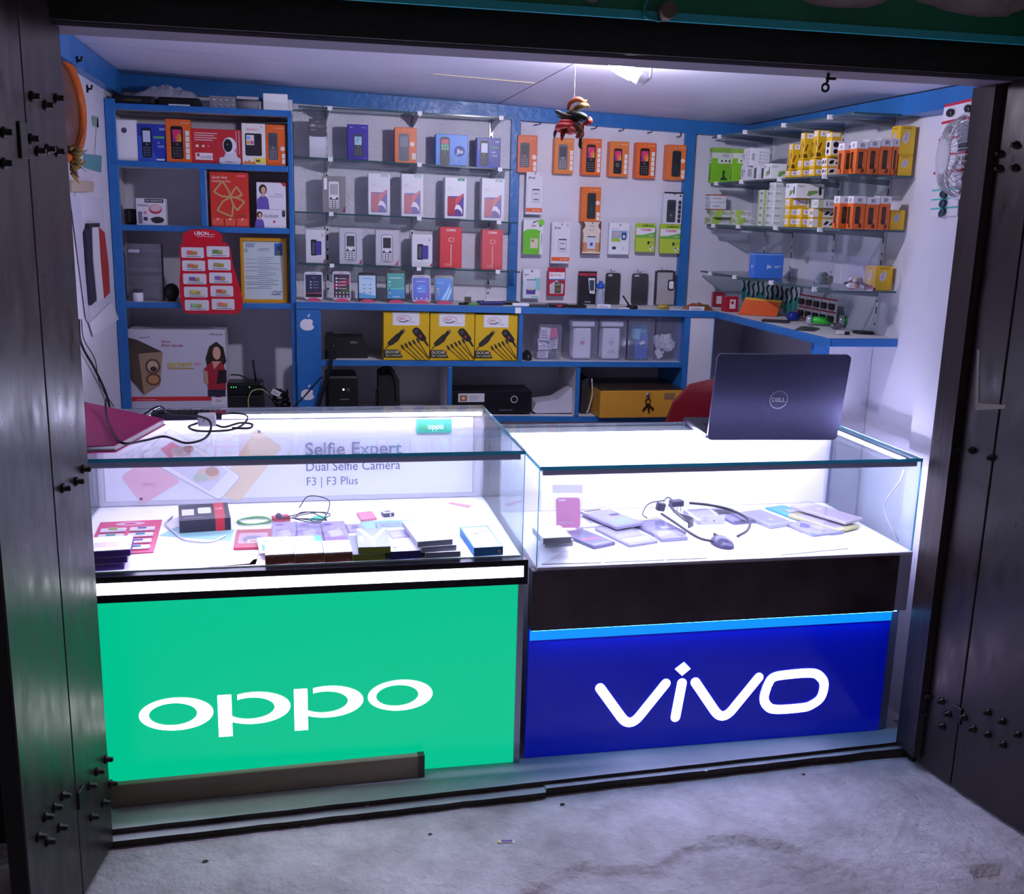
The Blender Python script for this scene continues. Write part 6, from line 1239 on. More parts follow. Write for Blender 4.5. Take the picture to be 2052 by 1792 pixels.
ritem(1, 'cable_box', 'low white box with green cables and a black plug', 1543, 1582, 328, 355, 0.06, '#e0e1e4', cablebox())
def ygr(): return [('r', 0.16, 0.30, 0.80, 0.86, '#e8e4ea'), ('c', 0.42, 0.58, 0.12, '#c8a8c8'), ('r', 0.5, 0.5, 0.74, 0.56, '#9a98b4')]
def ycab(): return [('r', 0.2, 0.78, 0.8, 0.97, '#ebe8ee'), ('c', 0.45, 0.88, 0.1, '#c8a8c8'), ('p', [(0.10, 0.34), (0.30, 0.58), (0.38, 0.54), (0.18, 0.28)], '#6a3020'), ('p', [(0.66, 0.62), (0.8, 0.66), (0.96, 0.48), (0.86, 0.40)], '#5a2018'), ('p', [(0, 0.06), (0.38, 0.06), (0.3, 0.2), (0, 0.2)], '#5a4418')]+[('l', [(0.4+0.1*k, 0.30+0.03*k), (0.66+0.08*k, 0.06)], 0.02, '#7a4a1c') for k in range(4)]
def yblk(): return [('r', 0.08, 0.1, 0.92, 0.9, '#e6e3e6'), ('p', [(0.14, 0.5), (0.3, 0.72), (0.5, 0.7), (0.42, 0.36), (0.2, 0.3)], '#1d1a18'), ('p', [(0.56, 0.4), (0.8, 0.75), (0.9, 0.6), (0.68, 0.3)], '#1d1a18')]
YE = '#e0b21c'
yb = []
for k, (a, b) in enumerate(((1582, 1604), (1605, 1629), (1630, 1655), (1656, 1687))):
    yb.append(ritem(1, 'yellow_box', 'small yellow box with white label, bottom row of the yellow pile, number %s from left' % ('one', 'two', 'three', 'four')[k], a, b, 337, 353-1*k, 0.036, YE, ygr() if k < 3 else yblk(), h=0.026))
y2 = []
for k, (a, b, o_) in enumerate(((1607, 1630, yb[1]), (1631, 1655, yb[2]), (1656, 1686, yb[3]))):
    y2.append(ritem(1, 'yellow_box', 'small yellow box with white label, second row of the yellow pile, %s' % ('left', 'middle', 'right end')[k], a, b, 316, 336-1*k, 0.036, YE, ygr() if k < 2 else yblk(), on=o_, h=0.032))
ritem(1, 'yellow_box', 'tall yellow cable box leaning out at the left of the yellow pile', 1585, 1606, 288, 337, 0.03, YE, ycab(), on=yb[0])
ritem(1, 'yellow_box', 'tall yellow cable box on top of the yellow pile, left one', 1609, 1632, 266, 317, 0.03, YE, ycab(), on=y2[0])
ritem(1, 'yellow_box', 'tall yellow cable box on top of the yellow pile, right one', 1635, 1661, 261, 315, 0.03, YE, ycab(), on=y2[1])
ritem(1, 'yellow_box', 'yellow box with black plugs on white standing on the yellow pile end', 1663, 1683, 265, 315, 0.035, YE, [('r', 0.1, 0.82, 0.8, 0.96, '#e8e4ea')]+[('r', 0.05, 0.08, 0.95, 0.66, '#e9e6ea'), ('e', 0.5, 0.5, 0.28, 0.12, '#1d1a18'), ('e', 0.5, 0.22, 0.22, 0.1, '#1d1a18')], on=y2[2])
def st(): return [('r', 0, 0.78, 1, 1, '#e6e4ea'), ('t', 'SD', 0.5, 0.85, 0.085, '#33304a', 'c', 0.5, 0.03), ('r', 0.25, 0.81, 0.8, 0.825, '#9a98a8'), ('rr', 0.22, 0.16, 0.58, 0.68, '#3a241c', 0.08), ('rr', 0.27, 0.3, 0.52, 0.62, '#4c3a2c', 0.05), ('c', 0.72, 0.26, 0.07, '#c8a08a'), ('p', [(0.5, 0.08), (0.66, 0.2), (0.78, 0.1), (0.62, 0.03)], '#57301f')]
for k, (a, b, t) in enumerate(((1688, 1711, 287), (1712, 1735, 283), (1736, 1759, 280), (1760, 1784, 277), (1785, 1796, 277))):
    ritem(1, 'adapter_box', 'orange and white adapter box on the upper shelf, %s' % ('first of five', 'second of five', 'third of five', 'fourth of five', 'fifth, mostly hidden')[k], a, b, t, 348+k*0.6, 0.04, '#dd6a2e', st())
def ybulb(): return [('p', [(0.2, 0.62), (0.5, 0.82), (0.62, 0.76), (0.6, 0.5), (0.42, 0.36), (0.26, 0.44)], '#dcd6d8'), ('l', [(0.3, 0.5), (0.5, 0.76)], 0.04, '#8a68b0'), ('l', [(0.4, 0.46), (0.54, 0.66)], 0.04, '#b0a0c8'), ('r', 0.2, 0.9, 0.7, 0.93, '#a07818')]
q1 = ritem(1, 'bulb_box', 'tall golden bulb box at the near end of the upper shelf, lower one', 1798, 1838, 311, 350, 0.05, '#ecc02a', ybulb(), Yfix=3.143)
ritem(1, 'bulb_box', 'tall golden bulb box at the near end of the upper shelf, upper one', 1799, 1839, 252, 311, 0.05, '#ecc02a', ybulb(), Yfix=3.143, on=q1)
# shelf 3
def gw(): return [('p', [(0, 0), (0.3, 0), (0.5, 1), (0, 1)], '#a8c85a'), ('t', 'ERD', 0.4, 0.35, 0.4, '#4a4a52', 'l', 0.3), ('r', 0.75, 0.2, 0.95, 0.8, '#b4b4bc')]
a0 = ritem(2, 'charger_box', 'white and green charger box, bottom left of the third right shelf', 1424, 1472, 437, 452, 0.07, '#dcdee0', gw(), h=0.03)
a1 = ritem(2, 'charger_box', 'white and green charger box lying on the bottom left one', 1432, 1471, 422, 437, 0.06, '#dcdee0', gw(), on=a0, h=0.03)
a2 = ritem(2, 'cable_box', 'white box with red base on the green charger boxes', 1423, 1455, 407, 422, 0.06, '#dcdce4', [('r', 0, 0, 1, 0.12, '#a84438'), ('r', 0.15, 0.4, 0.6, 0.55, '#a9a8b8')], on=a1, h=0.032)
a3 = ritem(2, 'cable_box', 'white box with red top edge, highest of the left pile', 1423, 1455, 391, 407, 0.06, '#dcdce4', [('r', 0, 0.86, 1, 1, '#a84438'), ('r', 0.15, 0.4, 0.7, 0.55, '#a9a8b8')], on=a2, h=0.032)
b0 = ritem(2, 'charger_box', 'white and green charger box right of the left pile, lower', 1476, 1512, 441, 455, 0.06, '#dcdee0', gw(), h=0.030)
ritem(2, 'charger_box', 'white and green charger box right of the left pile, upper', 1473, 1506, 425, 441, 0.06, '#dcdee0', gw(), on=b0, h=0.030)
o_ = None
for k in range(5):
    o_ = ritem(2, 'battery_box', 'small pale green battery box, left stack, %s from bottom' % ('first', 'second', 'third', 'fourth', 'fifth')[k], 1526, 1545, 0, 456, 0.05, '#cfd4cc', [('r', 0, 0, 0.25, 1, '#a8c080'), ('r', 0.4, 0.3, 0.85, 0.7, '#8a8c94')], on=o_, h=0.0265)
o_ = None
for k in range(6):
    o_ = ritem(2, 'battery_box', 'small white battery box, right stack, %s from bottom' % ('first', 'second', 'third', 'fourth', 'fifth', 'sixth')[k], 1547, 1578, 0, 457, 0.05, '#d8dadc', [('t', 'ERDB', 0.08, 0.3, 0.36, '#5a5c68', 'l', 0.34), ('r', 0.5, 0.1, 0.53, 0.9, '#a8b0a0')]+[('r', 0.58, 0.2+0.2*q, 0.92, 0.28+0.2*q, '#b0b2ba') for q in range(3)], on=o_, h=0.0262)
rows = []
for r_i in range(2):
    row = []
    for k, (a, b) in enumerate(((1579, 1602), (1603, 1626), (1627, 1674))):
        row.append(ritem(2, 'yellow_box', 'small yellow box on the third right shelf, %s row, %s' % (('lower', 'upper')[r_i], ('left', 'middle', 'wide right one')[k]), a, b, 0, 459, 0.036, YE, ygr() if k < 2 else [('r', 0.0, 0.1, 0.22, 0.9, '#e6e3e6'), ('r', 0.4, 0.08, 0.97, 0.92, '#e6e3e6'), ('p', [(0.45, 0.35), (0.6, 0.75), (0.7, 0.6), (0.56, 0.3)], '#1d1a18'), ('p', [(0.7, 0.3), (0.86, 0.7), (0.94, 0.6), (0.78, 0.25)], '#1d1a18')], on=rows[0][k] if r_i else None, h=0.033))
    rows.append(row)
t3 = ritem(2, 'yellow_box', 'single yellow box carrying the white cable box on the third right shelf', 1581, 1622, 0, 420, 0.036, YE, ygr()+[('r', 0.85, 0.1, 0.97, 0.9, '#e6e3e6')], on=rows[1][0], h=0.034)
ritem(2, 'cable_box', 'white box with green cables topping the yellow boxes', 1593, 1650, 368, 399, 0.08, '#e0e1e4', cablebox(), on=t3)
ritem(2, 'battery_box', 'white slanted box beside the single yellow box', 1638, 1676, 403, 421, 0.05, '#dcdce2', [('p', [(0, 0), (0.25, 0), (0.3, 1), (0, 1)], '#b8c8a0'), ('r', 0.45, 0.2, 0.5, 0.8, '#6a6c78'), ('r', 0.6, 0.3, 0.9, 0.7, '#b0b2ba')], on=rows[1][2], h=0.028)
for k, (a, b, t) in enumerate(((1678, 1704, 393), (1705, 1730, 393), (1731, 1757, 395), (1758, 1780, 393))):
    ritem(2, 'adapter_box', 'orange and white adapter box on the third shelf, %s of four' % ('first', 'second', 'third', 'last')[k], a, b, t, 463+k, 0.04, '#dd6a2e', st())
ritem(2, 'bulb_box', 'golden bulb box at the near end of the third right shelf', 1781, 1818, 421, 470, 0.07, '#ecc02a', ybulb(), Yfix=3.155)
# shelf 4
ritem(3, 'sim_box', 'plain blue box with small white lettering on the lowest right shelf', 1510, 1568, 508, 557, 0.05, '#3a72d0', [('r', 0.0, 0.94, 1, 0.97, '#8cb0ea'), ('t', 'Jio', 0.42, 0.42, 0.13, '#eef2ff', 'l', 0.22, 0.02), ('r', 0.68, 0.48, 0.92, 0.51, '#b8ccf4'), ('r', 0.68, 0.42, 0.85, 0.45, '#b8ccf4')])
def ziplock(label, xl, xr_, top, bot, fills):
    X0 = RSX+0.03; Y = at(xl, bot, X=X0).y; X1 = min(at(xr_, bot, Y=Y).x, XR-0.02); zt = at(xl, top, Y=Y).z; w = X1-X0; h = zt-RSZ[3]
    r_ = empty('clear_bag', ((X0+X1)/2, Y, RSZ[3]+0.0006)); tag(r_, label, 'bag', GR)
    m = MB(); m.prism(rr(-w/2, 0, w/2, h, 0.006, 3), -0.012, -0.0115, CLEARP); m.prism(rr(-w/2, 0, w/2, h, 0.006, 3), 0.03, 0.0305, CLEARP); m.build('film', r_)
    q = random.Random(xl); mm = MB()
    for c_ in fills*3:
        u = q.uniform(-0.40, 0.40)*w; s = q.uniform(0.006, 0.014); zz = q.uniform(0.010, h*0.42*(1-abs(u)/w))
        mm.ball((u, q.uniform(-0.001, 0.018), max(zz, s*1.1)), (s*q.uniform(0.7, 1.6), 0.008, s*q.uniform(0.5, 1.1)), C(c_, 0.4), 7, 5)
    tag(mm.build('loose_bits', None, Vector(r_.location)), 'loose small bits inside the ' + label.split(' on the')[0], 'bits', None, 'stuff')
    return r_
ziplock('clear bag of dark teal accessories on the lowest right shelf', 1626, 1678, 506, 566, ['#1e2e3a', '#24404a', '#16222c', '#3a5a60', '#88a0a4', '#1e2e3a', '#2c4a50', '#6a8488'])
ziplock('clear bag of white, brown and red bits on the lowest right shelf', 1694, 1748, 514, 573, ['#d8d4d8', '#7a5a48', '#a83a44', '#3a3440', '#d0b088', '#e2e0e6', '#8a3038', '#4a3a34'])
yb_ = ritem(3, 'bulb_box', 'golden bulb box at the near end of the lowest right shelf', 1752, 1789, 534, 582, 0.07, '#e8b820', ybulb(), Yfix=3.19)
ritem(3, 'memory_reader', 'small white and black stick before the golden bulb box', 1737, 1754, 572, 581, 0.012, '#e2e1ea', [('r', 0.7, 0, 1, 1, '#2a2028')], h=0.012)
# blister strips between lowest shelf and ledge
pl_x = 1.945
for k in range(13):
    px_ = 1479+9.6*k; p = at(px_, 600, X=pl_x)
    zt = RSZ[3]-0.010; zb2 = RSZ[3]-0.135+0.012*math.sin(k*1.7)
    m = MB(); wy = 0.034; m.box(-0.0015, 0.0, -wy/2, wy/2, 0, zt-zb2, C('#b9cfd2' if k % 3 else '#d0d8dc', 0.3)); o = m.build('cable_blister', None, (pl_x+0.004, p.y, zb2), (0, 0, 0.25)); tag(o, 'clear teal cable blister hanging under the lowest right shelf, %s' % ('first', 'second', 'third', 'fourth', 'fifth', 'sixth', 'seventh', 'eighth', 'ninth', 'tenth', 'eleventh', 'twelfth', 'thirteenth')[k] + ' from the back', 'blister pack', 'teal cable blisters on the right wall')
    m = MB(); m.prism([(-wy*0.42, 0.0), (wy*0.42, 0.0), (wy*0.42, 0.05), (-wy*0.42, 0.042)], -0.0022, -0.0016, C('#2f9c92', 0.4)); q_ = m.build('teal_card', o); q_.rotation_euler = (0, 0, -PI/2)
    m = MB(); m.tube(curve([(-0.004, -0.006, 0.10), (-0.004, 0.006, 0.085), (-0.004, -0.004, 0.06), (-0.004, 0.004, 0.035)], 4), 0.004, C('#1c2a3a', 0.35), 6); m.build('coiled_cable', o)
p0, p1 = at(1603, 590, X=pl_x-0.02), at(1678, 605, X=pl_x-0.02)
r_ = empty('charger_card', (pl_x-0.02, (p0.y+p1.y)/2, RZ+0.006)); tag(r_, 'white card with maroon bands holding ten black chargers', 'card')
L0 = p0.y-p1.y; hc_ = RSZ[3]-RZ-0.062
m = MB(); m.box(0, 0.002, -L0/2, L0/2, 0, hc_, C('#c9c4cc', 0.4)); m.build('card', r_)
for zz in (0.0, 0.46, 0.94):
    m = MB(); m.box(-0.0008, -0.0001, -L0/2, L0/2, hc_*zz, hc_*(zz+0.06), C('#8a1c3a', 0.4)); m.build('maroon_band', r_)
for j in range(2):
    for k in range(5):
        m = MB(); m.box(-0.012, -0.001, -L0*0.06, L0*0.06, 0, hc_*0.24, C('#221a20', 0.35)); m.build('charger', r_, (0, L0*(0.4-0.2*k), hc_*(0.12+0.47*j)), bevel=0.003, seg=1)
        m = MB(); m.box(-0.0007, -0.0001, -0.0012, 0.0012, hc_*0.07, hc_*0.45, C('#8a1c3a', 0.4)); m.build('perforation', r_, (0, L0*(0.3-0.2*k) if k < 4 else L0*0.49, hc_*0.47*j))
# things on the right ledge
def onl(px, py, z=None): p = at(px, py, Z=z or RZ); return p
def lbox(name, label, px, py, w, d, h, rz, col, pr=(), cat='box', **kw):
    p = onl(px, py); return carton(name, label, cat, None, p.x, p.y, RZ+0.0008, w, d, h, col, pr, rotz=rz, **kw)
lbox('gadget_box', 'small red box with white label in the ledge corner, right one', 1466, 625, 0.055, 0.05, 0.062, 0.0, '#b01c34', [('r', 0.3, 0.2, 0.78, 0.82, '#ddd6dc'), ('r', 0.42, 0.5, 0.62, 0.7, '#b01c34')], dict and 'box')
lbox('gadget_box', 'small dark red box with white label in the ledge corner, left one', 1442, 615, 0.05, 0.05, 0.062, -0.25, '#8c1830', [('r', 0.3, 0.2, 0.8, 0.75, '#cfc4cc')])
p = onl(1518, 634); r_ = empty('orange_tray', (p.x+0.02, p.y+0.03, RZ+0.0008), (0, 0, -0.55)); tag(r_, 'open orange cardboard tray with a yellow rim on the right ledge', 'tray')
m = MB(); m.prism([(-0.085, 0), (0.07, 0), (0.085, 0.062), (-0.06, 0.068)], -0.002, 0.0, C('#d8571c', 0.45)); m.build('front_panel', r_)
m = MB(); m.prism([(-0.085, 0), (0.07, 0), (0.085, 0.062), (-0.06, 0.068)], 0.05, 0.052, C('#d8571c', 0.45)); m.build('back_panel', r_)
m = MB(); m.box(-0.08, 0.07, 0.0005, 0.0495, 0, 0.002, C('#c84e18', 0.45)); m.build('base', r_)
m = MB(); m.prism([(0.067, 0.0), (0.070, 0.0), (0.085, 0.062), (0.082, 0.062)], 0.0005, 0.0495, C('#d2b02c', 0.45)); m.build('end_panel', r_)
m = MB(); m.prism([(-0.06, 0.062), (0.085, 0.056), (0.085, 0.064), (-0.06, 0.070)], -0.0035, -0.0022, C('#d2a02c', 0.45)); m.build('yellow_rim', r_)
p = onl(1601, 646); m = MB(); m.tube([(-0.022, 0, 0.017), (0.022, 0, 0.017)], 0.016, C('#1a2a90', 0.4), 12); tag(m.build('blue_roll', None, (p.x, p.y+0.05, RZ+0.0008), (0, 0, 0.3)), 'dark blue roll lying on the right ledge behind the torches', 'roll')
def torch(label, px, py, rz, body, cap, ln=0.085, r=0.014):
    p = onl(px, py); r_ = empty('torch', (p.x, p.y, RZ+r*1.35+0.001), (0, 0, rz)); tag(r_, label, 'torch')
    R_ = Matrix.Rotation(PI/2, 4, 'Y')
    m = MB(); m.lathe([(r*0.8, 0), (r, 0.008), (r, ln)], C(body, 0.35), 14, R_); m.build('body', r_)
    m = MB(); m.lathe([(r*1.3, -0.002), (r*1.3, -0.012), (r*1.0, -0.022), (r*0.7, -0.0225)][::-1], C('#c4c8d2', 0.2, 0.5), 14, R_); m.build('head', r_)
    m = MB(); m.lathe([(r*0.95, ln+0.0005), (r*0.85, ln+0.018), (r*0.4, ln+0.022)], C(cap, 0.35), 12, R_); m.build('tail_cap', r_)
torch('small green torch with silver head and yellow end on the ledge', 1627, 652, -0.55, '#3ccf46', '#d4dc3c')
torch('small green torch with silver head lying nearest the right wall', 1690, 656, -0.25, '#36c250', '#2cae48', 0.07, 0.017)
p = onl(1675, 660); m = MB(); m.ball((0, 0, 0.012), (0.026, 0.015, 0.012), C('#8a8c94', 0.2, 0.8), 12, 8); tag(m.build('silver_gadget', None, (p.x, p.y, RZ+0.001)), 'rounded silver gadget between the green torches', 'gadget')
p = onl(1729, 668); m = MB(); m.lathe([(0.034, 0), (0.038, 0.003), (0.036, 0.007), (0.012, 0.009)], C('#16181a', 0.3), 24); tag(m.build('black_disc', None, (p.x, p.y, RZ+0.001)), 'flat black disc at the near end of the right ledge', 'disc')
o = lbox('memory_stick', 'white and black stick lying at the ledge edge', 1691, 671, 0.042, 0.014, 0.011, -0.1, '#e2e1ea', [('r', 0.55, 0, 1, 1, '#1d1d22')], 'stick')
lbox('flat_phone', 'dark flat phone at the edge of the right ledge', 1566, 648, 0.052, 0.10, 0.007, 0.95, '#26282e', [('r', 0.1, 0.2, 0.9, 0.8, '#3a3c44')], 'phone')
p = onl(1618, 660); o = crumple('foil_packet', 'crumpled grey green foil packet on the right ledge', p.x, p.y, RZ+0.001, 0.12, 0.07, 0.012, NOISY('foil', '#3c4a44', '#6d7a74', 30, (0.2, 0.4), 0, 10, metal=0.5), 5, 'packet'); o.rotation_euler = (0, 0, 0.9)
m = MB(); p = onl(1588, 652)

# ---- near end of the right wall: hanging cards and a white fan
GN = 'accessory cards at the near end of the right wall'
def wallcard(name, label, quad_px, rows, cols, pad, band, Xp=1.893):
    P4 = [at(x, y, X=Xp) for x, y in quad_px]       # tl, tr, br, bl
    c = sum(P4, Vector())/4; zmin = min(p.z for p in P4); o0 = Vector((Xp, c.y, zmin)); r_ = empty(name, o0); tag(r_, label, 'card', GN)
    V = [p-o0 for p in P4]
    def pt(u, v, dx=0.0): a = V[0].lerp(V[1], u); b = V[3].lerp(V[2], u); q = a.lerp(b, v); return Vector((-dx, q.y, q.z))
    m = MB(); m.add([pt(0, 0), pt(1, 0), pt(1, 1), pt(0, 1), pt(0, 0, -0.002), pt(1, 0, -0.002), pt(1, 1, -0.002), pt(0, 1, -0.002)], [(0, 1, 2, 3), (7, 6, 5, 4), (0, 4, 5, 1), (1, 5, 6, 2), (2, 6, 7, 3), (3, 7, 4, 0)], C('#dcdae4', 0.35)); m.build('card', r_)
    for j in range(rows):
        m = MB(); v0 = j/rows; m.add([pt(0, v0, 0.0008), pt(1, v0, 0.0008), pt(1, v0+0.16/rows, 0.0008), pt(0, v0+0.16/rows, 0.0008)], [(0, 1, 2, 3)], C(band, 0.4)); m.build('colour_band', r_)
        for k in range(cols):
            q = pt((k+0.5)/cols, (j+0.58)/rows, 0.006); m = MB(); m.ball((0, 0, 0), (0.007, 0.018, 0.012), C(pad, 0.35), 10, 6); m.build('accessory', r_, q, (0.3*(k-j), 0, 0))
    return r_
wallcard('accessory_card', 'white and red card of black chargers behind the white fan', [(1893, 210), (1962, 194), (1962, 368), (1866, 378)], 5, 2, '#26242c', '#c02440')
wallcard('accessory_card', 'white and teal card of cables below the red card', [(1868, 381), (1922, 376), (1918, 432), (1864, 436)], 3, 1, '#1e3a48', '#3cb4b4')
cpt = at(1926, 314, X=1.835)
r_ = empty('wall_fan', cpt, (0, 0, math.radians(0))); tag(r_, 'white wire caged wall fan half hidden by the jamb', 'fan')
FW = C('#d6d4dc', 0.4)
RF = 0.115
# fan axis mostly along X, turned towards the shop
RT = Matrix.Rotation(math.radians(-14), 4, 'Z') @ Matrix.Rotation(math.radians(-90), 4, 'Y')
m = MB()
for rr_2, dz in ((RF, 0.0),):
    m.tube([(rr_2*math.cos(t), rr_2*math.sin(t), dz) for t in [2*PI*i/32 for i in range(33)]], 0.006, FW, 6, RT, cap=False)
m.build('rim', r_)
for k in range(36):
    t = 2*PI*k/36; m = MB(); m.tube([Vector((RF*math.cos(t), RF*math.sin(t), 0)), Vector((RF*0.8*math.cos(t), RF*0.8*math.sin(t), 0.038)), Vector((RF*0.3*math.cos(t), RF*0.3*math.sin(t), 0.055))], 0.0016, FW, 4, RT); m.build('cage_wire', r_)
for k in range(36):
    t = 2*PI*k/36; m = MB(); m.tube([Vector((RF*math.cos(t), RF*math.sin(t), 0)), Vector((RF*0.8*math.cos(t), RF*0.8*math.sin(t), -0.03)), Vector((RF*0.4*math.cos(t), RF*0.4*math.sin(t), -0.045))], 0.0016, FW, 4, RT); m.build('cage_wire', r_)
for k in range(3):
    t = 2*PI*k/3; m = MB(); m.prism([(0.015, -0.012), (0.085, -0.032), (0.095, 0.0), (0.085, 0.03), (0.015, 0.012)], -0.001, 0.001, C('#9aa0b0', 0.3), RT @ Matrix.Rotation(t, 4, 'Z') @ Matrix.Rotation(0.4, 4, 'X') @ Matrix.Rotation(PI/2, 4, 'X')); m.build('blade', r_)
m = MB(); m.lathe([(0.045, 0.056), (0.05, 0.05), (0.05, 0.048)][::-1], FW, 18, RT); m.build('badge', r_)
m = MB(); m.lathe([(0.06, -0.046), (0.055, -0.09), (0.03, -0.11)][::-1], FW, 18, RT); m.build('motor', r_)
bk = RT @ Vector((0, 0, -0.09))
m = MB(); m.tube([bk, bk+Vector((0.02, 0, -0.06)), Vector((1.899-cpt.x, bk.y+0.01, bk.z-0.06))], 0.012, FW, 8); m.build('wall_arm', r_)

# ================================================================== LEFT WALL
WX = XL+0.0015
def wpoly(name, label, cat, pts, mat, th=0.0015, X=WX, parent=None):
    P4 = [at(x, y, X=X) for x, y in pts]; zmin = min(p.z for p in P4); yc = sum(p.y for p in P4)/len(P4); o0 = Vector((X, yc, zmin))
    n = len(P4); vs = [Vector((0, p.y-yc, p.z-zmin)) for p in P4]+[Vector((th, p.y-yc, p.z-zmin)) for p in P4]
    m = MB(); m.add(vs, [list(range(n)), list(range(2*n-1, n-1, -1))]+[(i, i+n, (i+1) % n+n, (i+1) % n) for i in range(n)], mat if not isinstance(mat, str) else C(mat, 0.55))
    o = m.build(name, parent, o0 if parent is None else o0-parent_off(parent))
    if parent is None: tag(o, label, cat)
    return o
sheet = wpoly('paper_sheet', 'large white paper sheet taped to the left wall, curling at its foot', 'paper', [(150, 385), (205, 398), (214, 520), (222, 605), (178, 648), (165, 560)], '#d2d0e0')
wpoly('curled_edge', '', '', [(178, 648), (222, 605), (236, 640), (186, 674)], '#e4e2ee', 0.004, WX+0.004, sheet)
wpoly('pale_strip', '', '', [(140, 392), (160, 395), (183, 655), (172, 640)], '#c2bfd4', 0.001, WX+0.0025, sheet)
wr = wpoly('strap_set', 'black, white and red straps hanging together before the paper sheet', 'straps', [(172, 448), (194, 447), (194, 455), (172, 456)], '#2c2a36', 0.01, WX+0.005)
wpoly('black_strap', '', '', [(172, 457), (179, 455), (181, 520), (189, 602), (178, 612), (172, 540), (167, 466)], '#27253a', 0.008, WX+0.006, wr)
wpoly('white_strap', '', '', [(180, 455), (192, 455), (196, 520), (203, 597), (191, 604), (184, 530)], '#d5d4de', 0.009, WX+0.006, wr)
wpoly('red_strap', '', '', [(193, 455), (205, 466), (213, 530), (216, 586), (205, 598), (198, 520)], '#a8322e', 0.008, WX+0.006, wr)
wpoly('tape_piece', 'piece of green tape on the left wall beside the blue unit', 'tape', [(184, 232), (196, 236), (197, 256), (186, 252)], '#7f9c8c')
wpoly('tape_piece', 'wide teal tape strip on the left wall beside the dried garland', 'tape', [(168, 308), (203, 312), (202, 346), (168, 336)], '#5f98a0')
wpoly('tape_piece', 'long pale strip of paper between the two tapes', 'tape', [(194, 236), (204, 240), (204, 312), (190, 310)], '#d6d6e6')
o = wpoly('rolled_paper', 'beige flat paper roll fixed to the left wall', 'roll', [(134, 360), (178, 363), (180, 370), (178, 384), (134, 384)], '#b9a796', 0.014)
# orange oval frame
c_ = at(119, 212, X=XL+0.006); e_ = at(163, 225, X=XL+0.006); tt = at(130, 112, X=XL+0.006)
ay = abs(c_.y-e_.y); az = abs(at(130, 112, X=XL+0.006).z-c_.z)
r_ = empty('oval_mirror', (XL+0.001, c_.y, c_.z-az)); tag(r_, 'orange framed oval mirror on the left wall behind the door edge', 'mirror')
RZM = Matrix.Rotation(PI/2, 4, 'Z')
m = MB(); m.tube([Vector((0.012, ay*0.92*math.cos(t), az+az*0.94*math.sin(t))) for t in [2*PI*i/40 for i in range(41)]], 0.014, C('#c4601e', 0.35), 8, cap=False); m.build('frame', r_)
m = MB(); m.prism(ell(0, az, ay*0.88, az*0.90, 32), -0.006, -0.002, C('#6a5048', 0.25), Matrix.Rotation(PI/2, 4, 'Z')); m.build('mirror_glass', r_)
# dried garland
g_ = at(150, 322, X=XL+0.03)
r_ = empty('dried_garland', (XL+0.004, g_.y, g_.z-0.05)); tag(r_, 'bunch of dried brown leaves and stalks hanging below the oval mirror', 'garland')
q = random.Random(4)
for k in range(34):
    a = q.uniform(0, 2*PI); l = q.uniform(0.025, 0.06); z = q.uniform(0.01, 0.08)
    d_ = Vector((abs(math.cos(a))*0.5+0.15, math.sin(a), q.uniform(-0.7, 0.5))).normalized()
    m = MB(); s_ = Vector((0.012, 0, z)); m.tube([s_, s_+d_*l*0.5+Vector((0, 0, 0.004)), s_+d_*l], [0.003, q.uniform(0.004, 0.009), 0.0008], C(('#6a4a26', '#8a6a34', '#4c3a24', '#7c7440')[k % 4], 0.8), 5); m.build('dry_leaf', r_)
for k, (a, b) in enumerate(((168, 258), (172, 345), (176, 300))):
    e2 = at(a, b, X=XL+0.02)-Vector(r_.location); m = MB(); m.tube([Vector((0.014, 0, 0.05)), Vector((0.02, e2.y*0.5, (e2.z+0.05)/2)), e2], [0.002, 0.0016, 0.0008], C('#2c2622', 0.7), 5); m.build('stalk', r_)
p = at(176, 178, X=XL+0.004); m = MB(); m.tube([(0, 0, 0), (0.014, 0, 0.0), (0.018, -0.004, 0.012)], 0.004, BLACK, 6); m.box(0, 0.004, -0.008, 0.008, -0.012, 0.012, BLACK); tag(m.build('wall_hook', None, (XL+0.0005, p.y, p.z)), 'black hook on the left wall near the blue unit top', 'hook')
p = at(157, 124, X=XL+0.04); m = MB(); m.tube([(0, 0, 0), (0.01, 0, 0.0), (0.012, 0, 0.012)], 0.004, BLACK, 6); m.box(-0.003, 0.001, -0.008, 0.008, -0.006, 0.012, BLACK); tag(m.build('wall_hook', None, (XL+0.0385, p.y, p.z+0.004)), 'black hook on the blue batten above the oval mirror', 'hook')
cable('wall_cable', 'thin black cable running down the left wall to the counter', [at(158, 640, X=XL+0.01), at(163, 690, X=XL+0.01), at(190, 740, X=XL+0.012), at(213, 790, X=XL+0.012), at(224, 840, X=XL+0.012)], 0.004, BLACK)
cable('wall_cable', 'thinner dark cable looping beside the other wall cable', [at(163, 640, X=XL+0.008), at(168, 680, X=XL+0.008), at(190, 720, X=XL+0.008), at(200, 770, X=XL+0.006), at(228, 815, X=XL+0.006)], 0.0018, '#3a3638')

